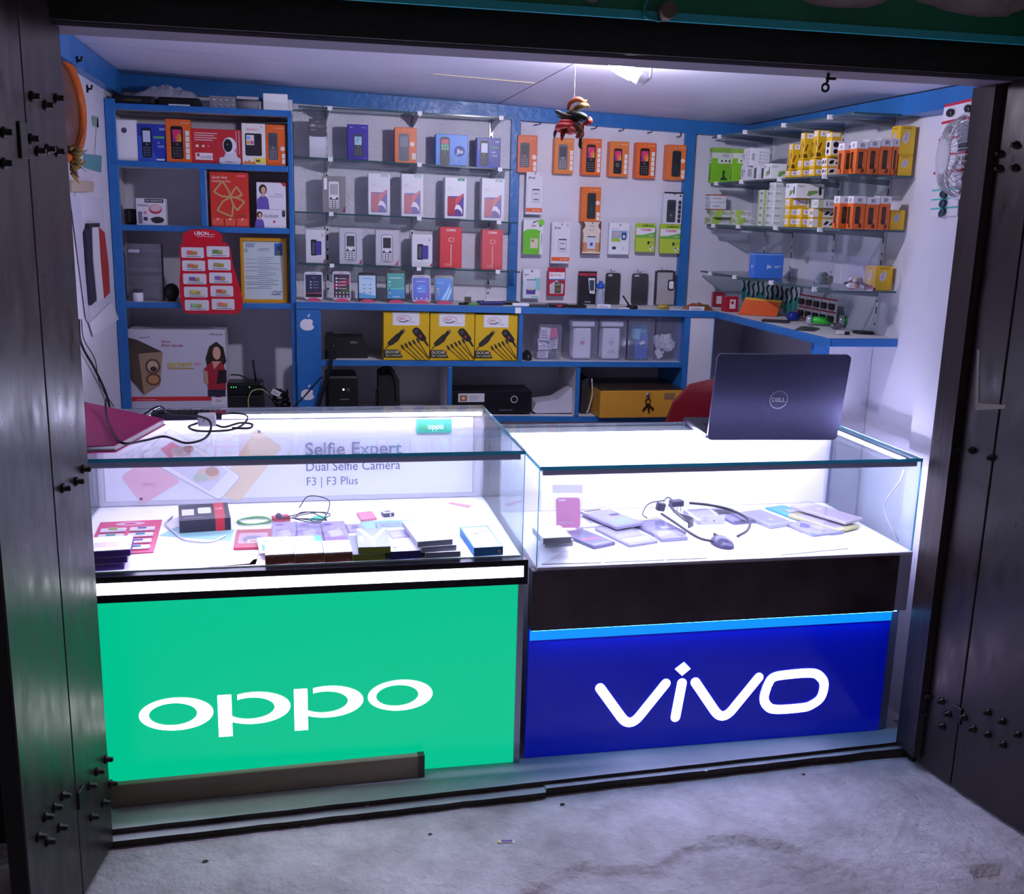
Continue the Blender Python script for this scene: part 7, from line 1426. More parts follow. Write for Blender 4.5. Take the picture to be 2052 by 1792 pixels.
# ================================================================== HANGING CHILLIES
CHY = 2.86
ch = at(1146, 246, Y=CHY)
r_ = empty('hanging_chillies', ch); tag(r_, 'bunch of dried red and green chillies hanging on a thread', 'chillies')
def chy(pts, r0, col, nm='chilli'):
    P0 = [at(x/5.13+1010, y/5.13+190, Y=CHY+dy)-ch for x, y, dy in pts]; c = curve(P0, 5); n = len(c)
    m = MB(); m.tube(c, [r0*(0.25+0.75*math.sin(PI*min(1, 0.12+0.85*i/(n-1)))) for i in range(n)], C(col, 0.25), 8); m.build(nm, r_)
chy([(655, 150, 0), (685, 75, -0.01), (760, 45, -0.01), (820, 70, 0), (850, 55, 0)], 0.007, '#a8502c')
chy([(650, 190, 0), (720, 150, 0), (790, 115, -0.01), (850, 108, 0), (872, 130, 0)], 0.008, '#6a5428')
chy([(530, 160, 0), (570, 190, 0), (650, 215, 0), (740, 200, 0)], 0.007, '#3c3a28')
chy([(560, 200, 0.01), (640, 235, 0.01), (740, 240, 0), (850, 245, 0)], 0.012, '#1f2a1c')
chy([(700, 180, -0.01), (770, 215, -0.02), (830, 240, -0.02), (860, 262, -0.01)], 0.012, '#162016')
chy([(820, 295, 0), (860, 292, -0.01), (890, 265, -0.01), (878, 228, 0)], 0.007, '#b02a26')
chy([(560, 300, 0), (600, 282, -0.01), (680, 280, -0.01), (740, 300, 0)], 0.008, '#a42420')
chy([(720, 300, -0.01), (640, 312, -0.02), (570, 320, -0.02), (552, 352, -0.01), (590, 385, 0)], 0.009, '#b83a30')
chy([(700, 310, 0.01), (640, 345, 0.01), (605, 400, 0), (592, 470, 0)], 0.008, '#8c2a22')
chy([(600, 345, 0), (545, 360, 0.01), (522, 400, 0.01), (518, 445, 0)], 0.005, '#3c2c24')
chy([(740, 280, -0.01), (760, 350, -0.01), (790, 400, 0), (800, 440, 0)], 0.013, '#5a3a24')
chy([(780, 290, 0), (795, 340, 0), (770, 420, -0.01), (740, 435, 0)], 0.009, '#7a3422')
chy([(790, 400, 0), (790, 470, 0), (785, 530, 0), (805, 555, 0)], 0.006, '#3a2c22')
chy([(660, 330, -0.015), (700, 360, -0.02), (690, 380, -0.01), (640, 390, 0)], 0.010, '#b85248')
m = MB(); tp = Vector((0.004, 0, cz(ch.x)-ch.z-0.0005)); m.tube([Vector((0.004, 0, -0.005)), tp], 0.0006, C('#a8a4b0', 0.6), 4); m.build('thread', r_)

# ================================================================== GOODS IN THE GREEN COUNTER
GO = 'goods inside the green counter'
GV = 'goods inside the blue counter'
def put(name, label, px, py, w, d, h, rz, col, pr=(), top=(), cat='box', group=GO, Z=None, on=None, bev=0.001, front=None):
    """box whose front-bottom-edge centre lies at the pixel, on the showcase floor"""
    z = (Z if Z is not None else OF)+0.0006 if on is None else top_of(on)+0.0005
    p = at(px, py, Z=z); c, s_ = math.cos(rz), math.sin(rz)
    p.y = max(p.y, YF+0.013+abs(s_)*w/2)
    m = MB().box(-w/2, w/2, -d/2, d/2, 0, h, C(col, 0.4) if isinstance(col, str) else col)
    o = m.build(name, None, (p.x-s_*d/2, p.y+c*d/2, z), (0, 0, rz), bevel=bev, seg=1); tag(o, label, cat, group)
    if pr: Print(w, h).do(pr).build('printed_front', o, (0, -d/2, 0))
    if top: q = Print(w, d).do(top).build('printed_top', o, (0, -d/2, h)); q.rotation_euler = (-PI/2, 0, 0)
    return o
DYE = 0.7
# pink blister card
o = put('blister_card', 'pink card of white blister packs lying at the left of the green counter', 240, 1112, 0.175, 0.31, 0.004, 0.05, '#e0507c', cat='card')
for k in range(8):
    m = MB(); m.box(-0.035, 0.035, -0.014, 0.014, 0, 0.006, C('#f0eef4', 0.3)); b_ = m.build('blister_pack', o, (-0.040+0.080*(k % 2), -0.12+0.058*(k//2), 0.0045), bevel=0.002, seg=1)
    m = MB(); m.box(-0.012, 0.012, -0.005, 0.005, 0.0065, 0.010, C(('#7aa8a0', '#6a9ab8', '#b8c070', '#a080b8')[k % 4], 0.3)); m.build('memory_reader', b_)
q = Print(0.175, 0.31).do([('e', 0.5, 0.90, 0.24, 0.06, '#f4c8d4'), ('e', 0.5, 0.90, 0.1, 0.03, '#d84070')]).build('printed_header', o, (0, -0.155, 0.004)); q.rotation_euler = (-PI/2, 0, 0)
# purple boxes
o_ = None
for k in range(3):
    o_ = put('purple_box', 'slim purple and white box by the left door edge, %s of three stacked' % ('lowest', 'middle', 'top')[k], 190+3*k, 1158, 0.125-0.01*k, 0.12, 0.018, 0.08, '#5a2a96', [('r', 0, 0.9, 1, 1, '#d8d0e8')], [('r', 0, 0, 1, 1, '#e8e4f2'), ('r', 0.1, 0.2, 0.7, 0.6, '#b8a8d8')], on=o_)
# black charger box with red band
o = put('charger_carton', 'black and red charger carton with a pictured white adapter', 412, 1066, 0.145, 0.17, 0.038, 0.12, '#2e2a3c', [('r', 0.70, 0, 0.88, 1, '#c83040')], [('r', 0.70, 0, 0.9, 1, '#c83848'), ('t', '2.4A', 0.73, 0.55, 0.16, '#ffe0e0', 'l', 0.14), ('r', 0.06, 0.30, 0.30, 0.68, '#eceaf2'), ('rr', 0.38, 0.36, 0.64, 0.74, '#f0eef4', 0.05), ('r', 0.1, 0.1, 0.5, 0.18, '#6a6680')])
cable('white_cable', 'thin white cable looping from under the black charger carton', [at(345, 1035, Z=OF+0.004), at(332, 1050, Z=OF+0.004), at(350, 1068, Z=OF+0.004), at(372, 1082, Z=OF+0.004), at(420, 1086, Z=OF+0.004), at(452, 1074, Z=OF+0.004)], 0.003, '#e6e6ee', group=GO)
def sheetp(name, label, pts, col, th=0.0008, Z=None, cat='paper', group=GO):
    z = (Z if Z is not None else OF)+0.0003; P4 = [at(x, y, Z=z) for x, y in pts]
    for p in P4: p.y = max(p.y, YF+0.0135); p.x = max(p.x, VX0+0.012) if group == GV else p.x
    c = sum(P4, Vector())/len(P4); n = len(P4)
    vs = [Vector((p.x-c.x, p.y-c.y, 0)) for p in P4]+[Vector((p.x-c.x, p.y-c.y, th)) for p in P4]
    m = MB(); m.add(vs, [list(range(n)), list(range(2*n-1, n-1, -1))]+[(i, i+n, (i+1) % n+n, (i+1) % n) for i in range(n)], C(col, 0.5)); o = m.build(name, None, (c.x, c.y, z)); tag(o, label, cat, group); return o
sheetp('paper_sheet', 'pale aqua sheet on the showcase floor under the charger carton', [(318, 1074), (355, 1056), (470, 1062), (462, 1084)], '#a8dce0')  # teal shadows on the showcase floor, laid as flat coloured sheets
sheetp('paper_sheet', 'pale aqua sheet on the showcase floor behind the boxes', [(720, 1066), (722, 1045), (828, 1042), (842, 1070)], '#a8d4dc')
# green coil, earphones, red gadget
def coil(name, label, px, py, r, turns, col, cr, Z, group, flatk=1.0):
    p = at(px, py, Z=Z+cr+0.001); pts = []
    for i in range(int(turns*18)):
        t = 2*PI*i/18; k = r*(1+0.10*math.sin(i*0.37)); pts.append((k*math.cos(t), k*flatk*math.sin(t)*0.8, 0.0016*(i/18)+0.001*math.sin(i)))
    m = MB(); m.tube(pts, cr, C(col, 0.4), 6); o = m.build(name, None, p); tag(o, label, 'cable', group); return o
coil('green_cable', 'coil of thin green cable in the green counter', 508, 1046, 0.048, 3, '#7fbf7a', 0.0022, OF, GO)
put('usb_hub', 'small red gadget under the black earphone tangle', 566, 1047, 0.05, 0.03, 0.016, 0.3, '#c84658', cat='gadget')
q = random.Random(3); p = at(600, 1050, Z=OF+0.02); pts = []
for i in range(22):
    t = i*0.85; pts.append((0.055*math.cos(t)*(1+0.5*math.sin(i*1.3))+0.02, 0.05*math.sin(t)*0.7, 0.012+0.014*abs(math.sin(i*0.9))))
m = MB(); m.tube(curve(pts+[(0.09, 0.06, 0.05), (0.03, 0.09, 0.06), (0.0, 0.07, 0.03)], 6), 0.0016, C('#3a3a48', 0.45), 5); o = m.build('earphones', None, p); tag(o, 'tangle of thin black earphone wire over the red gadget', 'earphones', GO)
m = MB(); m.ball((-0.06, 0.02, 0.02), (0.010, 0.008, 0.010), C('#5a5a6c', 0.4), 8, 6); m.build('plug', o)
sheetp('green_tag', 'small bright green tag beside the earphone wire', [(622, 1043), (630, 1037), (652, 1036), (655, 1043)], '#3cd0a0', 0.004, cat='tag')
def pouch(name, label, px, py, w, d, h, rz, col, top, Z, group, film=True, tilt=0.0):
    o = put(name, label, px, py, w, d, h, rz, col, (), top, 'pouch', group, Z=Z, bev=0.0015)
    if film:
        m = MB(); m.box(-w/2-0.004, w/2+0.004, -d/2-0.006, d/2+0.006, h+0.0022, h+0.0026, FILM); m.build('film', o)
    if tilt: o.rotation_euler = (tilt, 0, rz)
    return o
pouch('cable_pouch', 'red and white cable pouch lying before the green coil', 505, 1102, 0.10, 0.17, 0.008, 0.0, '#cf3f5e', [('rr', 0.1, 0.2, 0.9, 0.78, '#dcb8c4', 0.08), ('e', 0.5, 0.42, 0.3, 0.2, '#8a86a8'), ('r', 0.35, 0.22, 0.7, 0.4, '#f2eef2'), ('r', 0.42, 0.27, 0.6, 0.34, '#cf3f5e')], OF, GO)
for k in range(3):
    pouch('cable_pouch', 'lilac cable pouch in the green counter, %s of three in a row' % ('left', 'middle', 'right')[k], 568+55*k, 1094-1*k, 0.072, 0.20, 0.010, 0.03*k, '#b8a4da', [('r', 0.05, 0.6, 0.95, 0.95, '#c8b8e4'), ('e', 0.3, 0.85, 0.2, 0.06, '#8a5ac0'), ('p', [(0.2, 0.5), (0.7, 0.62), (0.8, 0.3), (0.3, 0.2)], '#dcd4f0'), ('r', 0.05, 0.04, 0.95, 0.22, '#a06cc8')], OF, GO)
for k in range(4):
    pouch('charger_pouch', 'white and aqua charger pouch, %s of four before the lilac pouches' % ('first', 'second', 'third', 'last')[k], 538+33*k, 1113-1*k, 0.046, 0.14, 0.008, 0.1, '#e8eef2', [('rr', 0.2, 0.1, 0.8, 0.5, '#4cb4cc' if k < 2 else '#5a8cc0', 0.1), ('r', 0.3, 0.7, 0.7, 0.76, '#8ac8d4')]+([('r', 0.6, 0.0, 1, 1, '#4cc4d8')] if k == 3 else []), OF+0.013, GO, False)
for k in range(3):
    put('adapter_carton', 'brown fronted white box along the showcase glass, %s of three' % ('left', 'middle', 'right')[k], 560+60*k, 1146-1.6*k, 0.076, 0.105, 0.027, 0.04, '#9a4a28', [('r', 0, 0.86, 1, 1, '#d8c8c0'), ('r', 0.06, 0.7, 0.3, 0.76, '#c8a08c'), ('r', 0.8, 0.15, 0.92, 0.25, '#c8a08c')], [('r', 0, 0, 1, 1, '#efedf2'), ('r', 0.1, 0.1, 0.2, 0.3, '#a8a4b0'), ('r', 0.5, 0.1, 0.9, 0.2, '#b8b4c0')])
sheetp('cable_label', 'torn white label edged orange on the showcase floor, upper', [(390, 1140), (430, 1138), (500, 1130), (520, 1108), (512, 1132), (400, 1143)], '#efdcc4')
sheetp('cable_label', 'torn white label edged orange on the showcase floor, lower', [(412, 1150), (520, 1120), (514, 1146)], '#f0dfc8')
b0 = put('lime_box', 'lime fronted box in the green counter, lower of two', 742, 1134, 0.088, 0.17, 0.019, 0.05, '#a4b02c', [('r', 0, 0.92, 1, 1, '#dcdce4')], [('r', 0, 0, 1, 1, '#8c90b4')])
put('lime_box', 'lime fronted box with blue grey top, upper of two', 752, 1117, 0.088, 0.17, 0.019, -0.02, '#a8b42e', [('r', 0, 0.92, 1, 1, '#dcdce4')], [('r', 0, 0, 1, 1, '#8c94c4'), ('p', [(0, 1), (0.15, 1), (0.5, 0.5), (0.85, 1), (1, 1), (0.55, 0.35), (0.55, 0), (0.45, 0), (0.45, 0.35)], '#dfe2ee'), ('r', 0.06, 0.3, 0.2, 0.6, '#b8c0dc')], on=b0)
put('navy_box', 'navy fronted box with a see-through window in its top', 816, 1129, 0.082, 0.22, 0.023, 0.03, '#2a2288', (), [('r', 0, 0, 1, 1, '#e8e6f2'), ('r', 0.02, 0.05, 0.98, 0.95, '#ecebf4'), ('p', [(0.06, 0.86), (0.86, 0.9), (0.92, 0.55), (0.2, 0.5)], '#8a86b0'), ('p', [(0.12, 0.82), (0.8, 0.86), (0.86, 0.6), (0.24, 0.56)], '#b4b0d0'), ('p', [(0.1, 0.2), (0.3, 0.15), (0.16, 0.1)], '#8a86a8')])
o_ = None
for k in range(3):
    o_ = put('white_carton', 'flat white box with grey front edge, %s of three stacked' % ('lowest', 'middle', 'top')[k], (890, 888, 884)[k], (1124, 1126, 1124)[k], 0.100, 0.19 if k < 2 else 0.20, 0.016, (0.02, 0.10, 0.12)[k], '#b0aec2', (), [('r', 0, 0, 1, 1, '#f2f1f6')]+([('r', 0.2, 0.6, 0.4, 0.66, '#c8c6d4'), ('l', [(0.3, 0.5), (0.45, 0.72), (0.5, 0.5)], 0.012, '#b4b2c0'), ('l', [(0.6, 0.5), (0.75, 0.7), (0.8, 0.5)], 0.012, '#b4b2c0'), ('t', 'POWER BANK', 0.1, 0.08, 0.09, '#8c9ab4', 'l', 0.7)] if k == 2 else []), on=o_)
put('blue_carton', 'white box with bright blue front near the right glass', 980, 1116, 0.084, 0.20, 0.025, 0.05, '#2c8cd4', [('r', 0.74, 0.2, 0.98, 0.75, '#5a6478'), ('c', 0.86, 0.48, 0.06, '#c8ccd8')], [('r', 0, 0, 1, 1, '#7cb8e4'), ('r', 0.05, 0, 0.95, 0.95, '#f0f0f6'), ('r', 0.3, 0.6, 0.5, 0.66, '#8aa0c0'), ('r', 0.6, 0.7, 0.8, 0.75, '#b8bccc'), ('l', [(0.5, 0.1), (0.6, 0.4), (0.5, 0.4)], 0.02, '#b4bccc')])
sheetp('pink_booklet', 'small pink booklet lying behind the lime boxes', [(715, 1031), (745, 1028), (755, 1042), (724, 1046)], '#e890a8', 0.006, cat='booklet')
put('plug_adapter', 'small white and grey plug adapter near the poster', 780, 1036, 0.034, 0.030, 0.012, 0.25, '#5a5870', [('r', 0.55, 0.1, 0.7, 0.9, '#e0e0e8')], [('r', 0, 0, 1, 1, '#e6e6ee'), ('r', 0.25, 0.4, 0.8, 0.95, '#7a7890')], 'adapter')
pouch('clear_pouch', 'clear lilac pouch with a metal part beside the pink booklet', 714, 1068, 0.045, 0.07, 0.007, 0.1, '#cdbfe0', [('p', [(0.2, 0.2), (0.7, 0.3), (0.8, 0.7), (0.4, 0.8)], '#8c86a8')], OF, GO)
pouch('clear_pouch', 'clear aqua pouch with grey cable behind the lime box', 790, 1062, 0.10, 0.05, 0.007, 0.03, '#b8d4e0', [('e', 0.5, 0.5, 0.4, 0.3, '#8c9cb4'), ('e', 0.5, 0.5, 0.3, 0.2, '#b8d4e0')], OF, GO)
sheetp('pink_slip', 'thin pink paper slip near the right back corner of the green counter', [(898, 1009), (905, 1007), (945, 1014), (938, 1018)], '#eea8b0')

DYE = 1.0
# ---- on top of the green counter
GT = 'things on top of the green counter'
zt = OZ+0.0003
p4 = [at(x, y, Z=zt) for x, y in ((120, 806), (332, 852), (232, 907), (110, 912))]
c = sum(p4, Vector())/4
r_ = empty('pink_file', (c.x, c.y, zt)); tag(r_, 'thick magenta file lying on the left end of the green counter', 'file', GT)
def slab(nm, par, pts, c0, z0, z1, mat, sc=1.0):
    n = len(pts); vs = [Vector(((p.x-c0.x)*sc, (p.y-c0.y)*sc, z0)) for p in pts]+[Vector(((p.x-c0.x)*sc, (p.y-c0.y)*sc, z1)) for p in pts]
    m = MB(); m.add(vs, [list(range(n)), list(range(2*n-1, n-1, -1))]+[(i, i+n, (i+1) % n+n, (i+1) % n) for i in range(n)], mat); return m.build(nm, par)
MAG = C('#a81a62', 0.45)
slab('back_cover', r_, p4, c, 0.0, 0.003, MAG); slab('pages', r_, p4, c, 0.0032, 0.016, C('#cfcbd2', 0.7), 0.975); slab('front_cover', r_, p4, c, 0.0162, 0.019, MAG, 0.985)
a_ = at(374, 840, Z=zt)
m = MB(); w, d = 0.205, 0.07; m.prism([(-w/2, 0.0), (w/2, 0.0), (w/2, 0.012), (w*0.2, 0.016), (-w/2, 0.020)], -d/2, d/2, C('#1e1c2c', 0.35)); o = m.build('keyboard', None, (a_.x, a_.y+0.02, zt), (0, 0, 0.05), bevel=0.003); tag(o, 'small black keyboard on the back of the green counter', 'keyboard', GT)
for j in range(3):
    for k in range(12):
        m = MB(); m.box(-0.0065, 0.0065, -0.007, 0.007, 0, 0.004, C('#14131c' if k < 9 else '#7a2a40', 0.5)); m.build('key', o, (-w*0.36+0.0165*k, -0.018+0.019*j, 0.0185-0.0004*k))
a_ = at(414, 856, Z=zt)
m = MB(); m.box(-0.026, 0.026, -0.02, 0.02, 0, 0.036, C('#dcdae6', 0.35)); o = m.build('power_adapter', None, (a_.x, a_.y+0.02, zt+0.0004), (0, 0, 0.1), bevel=0.005); tag(o, 'white cube power adapter on the green counter', 'adapter', GT)
m = MB(); m.tube([(-0.012, -0.0205, 0.016), (-0.006, -0.0205, 0.020), (-0.010, -0.0205, 0.026)], 0.0012, C('#5a5870', 0.5), 5); m.build('logo_mark', o)
Zc = zt+0.005
cable('counter_cable', 'black cable sweeping in a big loop over the green counter top', [at(212, 800, Z=zt+0.05), at(212, 830, Z=zt+0.030), at(222, 860, Z=zt+0.028), at(245, 888, Z=zt+0.026), at(290, 883, Z=Zc), at(330, 875, Z=Zc), at(372, 888, Z=Zc), at(408, 880, Z=Zc), at(422, 862, Z=Zc), at(418, 842, Z=Zc+0.030), at(385, 832, Z=Zc+0.032), at(340, 828, Z=Zc+0.032), at(318, 815, Z=Zc+0.026), at(282, 835, Z=Zc)], 0.0035, BLACK, group=GT)
cable('counter_cable', 'black cable coiled to the right of the white adapter', [at(432, 834, Z=Zc), at(465, 828, Z=Zc), at(495, 834, Z=Zc), at(488, 850, Z=Zc), at(460, 862, Z=Zc), at(400, 864, Z=Zc), at(378, 856, Z=Zc), at(396, 848, Z=Zc)], 0.0033, BLACK, group=GT)
cable('counter_cable', 'shorter black cable end crossing the coil', [at(434, 852, Z=Zc+0.003), at(450, 856, Z=Zc+0.005), at(480, 848, Z=Zc+0.007), at(504, 850, Z=Zc+0.003), at(500, 858, Z=Zc+0.003), at(465, 858, Z=Zc+0.007)], 0.0033, BLACK, group=GT)

# ================================================================== GOODS IN THE BLUE COUNTER
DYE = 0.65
GV = 'goods inside the blue counter'
o_ = None
for k in range(4):
    o_ = put('white_carton', 'white flat box near the left glass of the blue counter, %s from bottom' % ('first', 'second', 'third', 'fourth')[k], 1118+1*k, 1096, 0.085, 0.11, 0.020, 0.02*k, '#e4e2ee', [('r', 0.05, 0.3, 0.5, 0.7, '#d0ceda')], (), group=GV, Z=VF, on=o_)
r_ = empty('case_pack', at(1138, 1064, Z=VF+0.001), (math.radians(-28), 0, math.radians(-6))); tag(r_, 'pink phone case in a clear pack propped up in the blue counter', 'phone case', GV)
m = MB(); m.prism(rr(-0.036, 0.010, 0.040, 0.105, 0.010, 4), 0.0, 0.010, C('#e86aa0', 0.4)); m.build('case', r_)
m = MB(); m.box(-0.048, 0.048, -0.004, -0.0035, 0.0, 0.145, CLEARP); m.box(-0.048, 0.048, -0.0045, -0.0041, 0.118, 0.145, C('#e8e6ee', 0.4)); m.build('clear_bag', r_)
Print(0.076, 0.095).do([('rr', 0.1, 0.88, 0.4, 0.94, '#f8d0e0', 0.02), ('t', 'MERCURY', 0.12, 0.12, 0.09, '#f4b8d4', 'l', 0.6)]).build('printed_front', r_, (0.002, 0, 0.010))
r_.rotation_euler = (math.radians(-20), 0, math.radians(-6))
def vp(name, label, px, py, w, d, h, rz, col, top=(), film=True, dz=0.0): return pouch(name, label, px, py, w*1.12, d*1.6, h, rz, col, top, VF+dz, GV, film)
vp('case_pouch', 'grey pouch with a red stripe at the front left of the blue counter', 1212, 1097, 0.075, 0.10, 0.010, 0.42, '#77739a', [('p', [(0.1, 0.5), (0.8, 0.42), (0.8, 0.32), (0.1, 0.38)], '#d86a8c'), ('r', 0.1, 0.05, 0.9, 0.12, '#b8b4d0')])
vp('case_pouch', 'white booklet under the pouches left in the blue counter', 1185, 1058, 0.09, 0.08, 0.006, 0.1, '#eeecf4', [('c', 0.3, 0.5, 0.06, '#6a6888'), ('r', 0.55, 0.2, 0.9, 0.7, '#c0bcd4')], False)
vp('case_pouch', 'clear case pouch at the front of the pile in the blue counter', 1290, 1093, 0.095, 0.12, 0.008, 0.30, '#b0acc8', [('r', 0.08, 0.1, 0.92, 0.3, '#dcdaea'), ('r', 0.08, 0.35, 0.92, 0.9, '#c4c0d8')])
vp('case_pouch', 'clear case pouch with yellow edge on top of the left pile', 1262, 1058, 0.095, 0.125, 0.010, 0.36, '#a8a2c4', [('r', 0, 0.84, 1, 0.97, '#e6dfa8'), ('r', 0.1, 0.88, 0.7, 0.95, '#55526c'), ('r', 0.06, 0.05, 0.94, 0.82, '#b4b0d0'), ('t', 'GH', 0.3, 0.42, 0.1, '#e8d890', 'l', 0.3), ('rr', 0.15, 0.08, 0.85, 0.36, '#a8c4c8', 0.08), ('r', 0.55, 0.5, 0.9, 0.62, '#54506c')], dz=0.013)
vp('case_pouch', 'dark violet case pouch under the plug in the blue counter', 1345, 1075, 0.10, 0.11, 0.009, 0.22, '#8a84b0', [('r', 0.0, 0.85, 1, 0.97, '#e4dc9c'), ('r', 0.1, 0.1, 0.9, 0.5, '#9c98c0'), ('r', 0.5, 0.3, 0.75, 0.42, '#e8e4f0')])
vp('case_pouch', 'crumpled clear pouch before the plug in the blue counter', 1352, 1085, 0.08, 0.05, 0.012, 0.1, '#b4b0cc', [('p', [(0, 0.2), (0.6, 0.5), (1, 0.3), (0.8, 0.8), (0.2, 0.9)], '#d4d0e4')])
vp('case_pouch', 'flat grey case pouch behind the mouse cable', 1450, 1036, 0.10, 0.05, 0.008, -0.05, '#9a96bc', [('r', 0.1, 0.1, 0.9, 0.9, '#a8a4c8')])
vp('case_pouch', 'dark edged case pouch right of the white phone box', 1492, 1050, 0.075, 0.10, 0.008, 0.15, '#8e8ab4', [('r', 0.1, 0.15, 0.9, 0.9, '#a09cc4'), ('p', [(0, 0), (1, 0), (0.9, 0.08), (0.1, 0.06)], '#3c3850')])
b0 = vp('phone_tray', 'grey phone in a white tray beside the mouse', 1425, 1050, 0.085, 0.085, 0.014, 0.0, '#e2e0ec', [('rr', 0.04, 0.08, 0.96, 0.98, '#d4d2e4', 0.08), ('rr', 0.1, 0.14, 0.9, 0.94, '#9e9ac4', 0.08), ('c', 0.5, 0.5, 0.03, '#e4e2f0')], False)
m = MB(); m.box(-0.042, 0.042, -0.001, 0.0, 0, 0.030, C('#eceaf2', 0.4)); q_ = m.build('front_flap', b_ if False else b0, (0.004, -0.0695, 0.0)); Print(0.084, 0.030).do([('t', 'Micro', 0.1, 0.6, 0.2, '#a8a4bc', 'l', 0.2), ('t', '0xABC', 0.1, 0.3, 0.2, '#a8a4bc', 'l', 0.2), ('c', 0.55, 0.35, 0.03, '#4a4660')]).build('flap_print', q_, (0, -0.001, 0))
vp('phone_tray', 'slate phone in a clear tray at the middle of the blue counter', 1566, 1057, 0.082, 0.10, 0.014, 0.28, '#c9ccd6', [('rr', 0.03, 0.04, 0.97, 0.98, '#a19fc0', 0.1), ('c', 0.45, 0.3, 0.1, '#dcdae8'), ('e', 0.35, 0.7, 0.1, 0.03, '#8c8ab0')])
vp('case_pouch', 'sky blue pouch at the back right of the blue counter', 1618, 1042, 0.075, 0.10, 0.006, 0.3, '#4cc0e0', [('p', [(0.3, 0.2), (1, 0.1), (1, 0.6), (0.5, 0.7)], '#e4e4ee')])
vp('case_pouch', 'clear pouch with blue corners holding an earphone', 1660, 1074, 0.11, 0.085, 0.010, 0.2, '#b8b4d4', [('p', [(0.1, 0.6), (0.4, 0.9), (0.5, 0.6), (0.25, 0.45)], '#5a58a0'), ('r', 0.0, 0, 0.12, 0.15, '#4ca8dc'), ('r', 0.85, 0, 1, 0.15, '#4ca8dc'), ('r', 0.4, 0.2, 0.9, 0.6, '#ccc8e0')])
y0 = vp('case_pouch', 'yellow edged white pouch, lower of the right pile', 1702, 1064, 0.09, 0.13, 0.010, 0.42, '#ece4a0', [('r', 0.06, 0.1, 0.94, 0.9, '#d4d0e2'), ('rr', 0.15, 0.14, 0.85, 0.4, '#a8a4b8', 0.1), ('c', 0.3, 0.93, 0.08, '#d8c840')], dz=0.004)
vp('case_pouch', 'pale rose case pouch on top of the right pile', 1712, 1048, 0.085, 0.14, 0.010, 0.42, '#d8d0dc', [('rr', 0.04, 0.03, 0.96, 0.8, '#c8bcc8', 0.06), ('r', 0.1, 0.84, 0.9, 0.97, '#eceaf0'), ('r', 0.4, 0.62, 0.7, 0.68, '#f0eef4')], dz=0.020)
# black plug cable
Zv = VF+0.03
r_ = empty('plug_lead', at(1345, 1052, Z=VF+0.03)); tag(r_, 'black three pin power cord lying across the pouches', 'power cord', GV)
o0 = Vector(r_.location)
def seg(nm, pts, r, col=C('#2e2b3c', 0.4)): m = MB(); m.tube([v-o0 for v in curve(pts, 6)], r, col, 7); m.build(nm, r_)
seg('cord', [at(1382, 1008, Z=Zv+0.012), at(1420, 1012, Z=Zv), at(1465, 1022, Z=VF+0.02), at(1500, 1042, Z=VF+0.02), at(1498, 1062, Z=VF+0.012), at(1478, 1075, Z=VF+0.006)], 0.0045)
seg('cord', [at(1326, 1030, Z=Zv), at(1360, 1052, Z=Zv), at(1400, 1078, Z=VF+0.02), at(1436, 1086, Z=VF+0.01)], 0.0042)
seg('cord', [at(1330, 1003, Z=Zv+0.02), at(1300, 1010, Z=Zv+0.01), at(1288, 1030, Z=Zv), at(1296, 1038, Z=Zv)], 0.002)
seg('cord', [at(1330, 1005, Z=Zv+0.02), at(1338, 997, Z=Zv+0.02), at(1350, 1004, Z=Zv+0.01)], 0.002)
for k in range(4): seg('cord', [at(1340+3*k, 1012+4*k, Z=Zv+0.016), at(1362+3*k, 1030+4*k, Z=Zv+0.006), at(1388, 1040+4*k, Z=Zv), at(1380, 1048+3*k, Z=Zv)], 0.003)
pp_ = at(1355, 1014, Z=Zv+0.004); m = MB(); m.box(-0.022, 0.022, -0.014, 0.014, 0, 0.020, C('#3a3750', 0.35)); m.build('plug_body', r_, pp_-o0, (0, 0, 0.2), bevel=0.003)
for dx in (-0.012, 0.0, 0.012): m = MB(); m.box(-0.002, 0.002, -0.002, 0.002, -0.020, 0.0, CHROME); m.build('plug_pin', r_, pp_-o0+Vector((dx, -0.012, 0.002)))
p2_ = at(1322, 1024, Z=Zv); m = MB(); m.box(-0.014, 0.014, -0.010, 0.010, 0, 0.028, C('#3a3750', 0.35)); m.build('socket_end', r_, p2_-o0, (0, 0.2, 0.3), bevel=0.004)
# mouse
r_ = empty('computer_mouse', at(1457, 1098, Z=VF+0.0006), (0, 0, math.radians(10))); tag(r_, 'dark violet computer mouse with its cable in the blue counter', 'mouse', GV)
m = MB(); m.ball((0, 0.03, 0), (0.030, 0.050, 0.028), C('#4a4668', 0.35), 20, 14)
for i, v in enumerate(m.v): m.v[i] = Vector((v.x*(1-0.1*(v.y-0.03)/0.05), v.y, max(0, v.z)))
m.build('shell', r_)
m = MB(); m.tube([(0, 0.055, 0.022), (0, 0.064, 0.020)], 0.004, C('#1d1b28', 0.4), 8); m.build('scroll_wheel', r_)
m = MB(); m.box(-0.0006, 0.0006, 0.05, 0.0785, 0.006, 0.025, C('#2a2740', 0.4)); m.build('button_gap', r_)
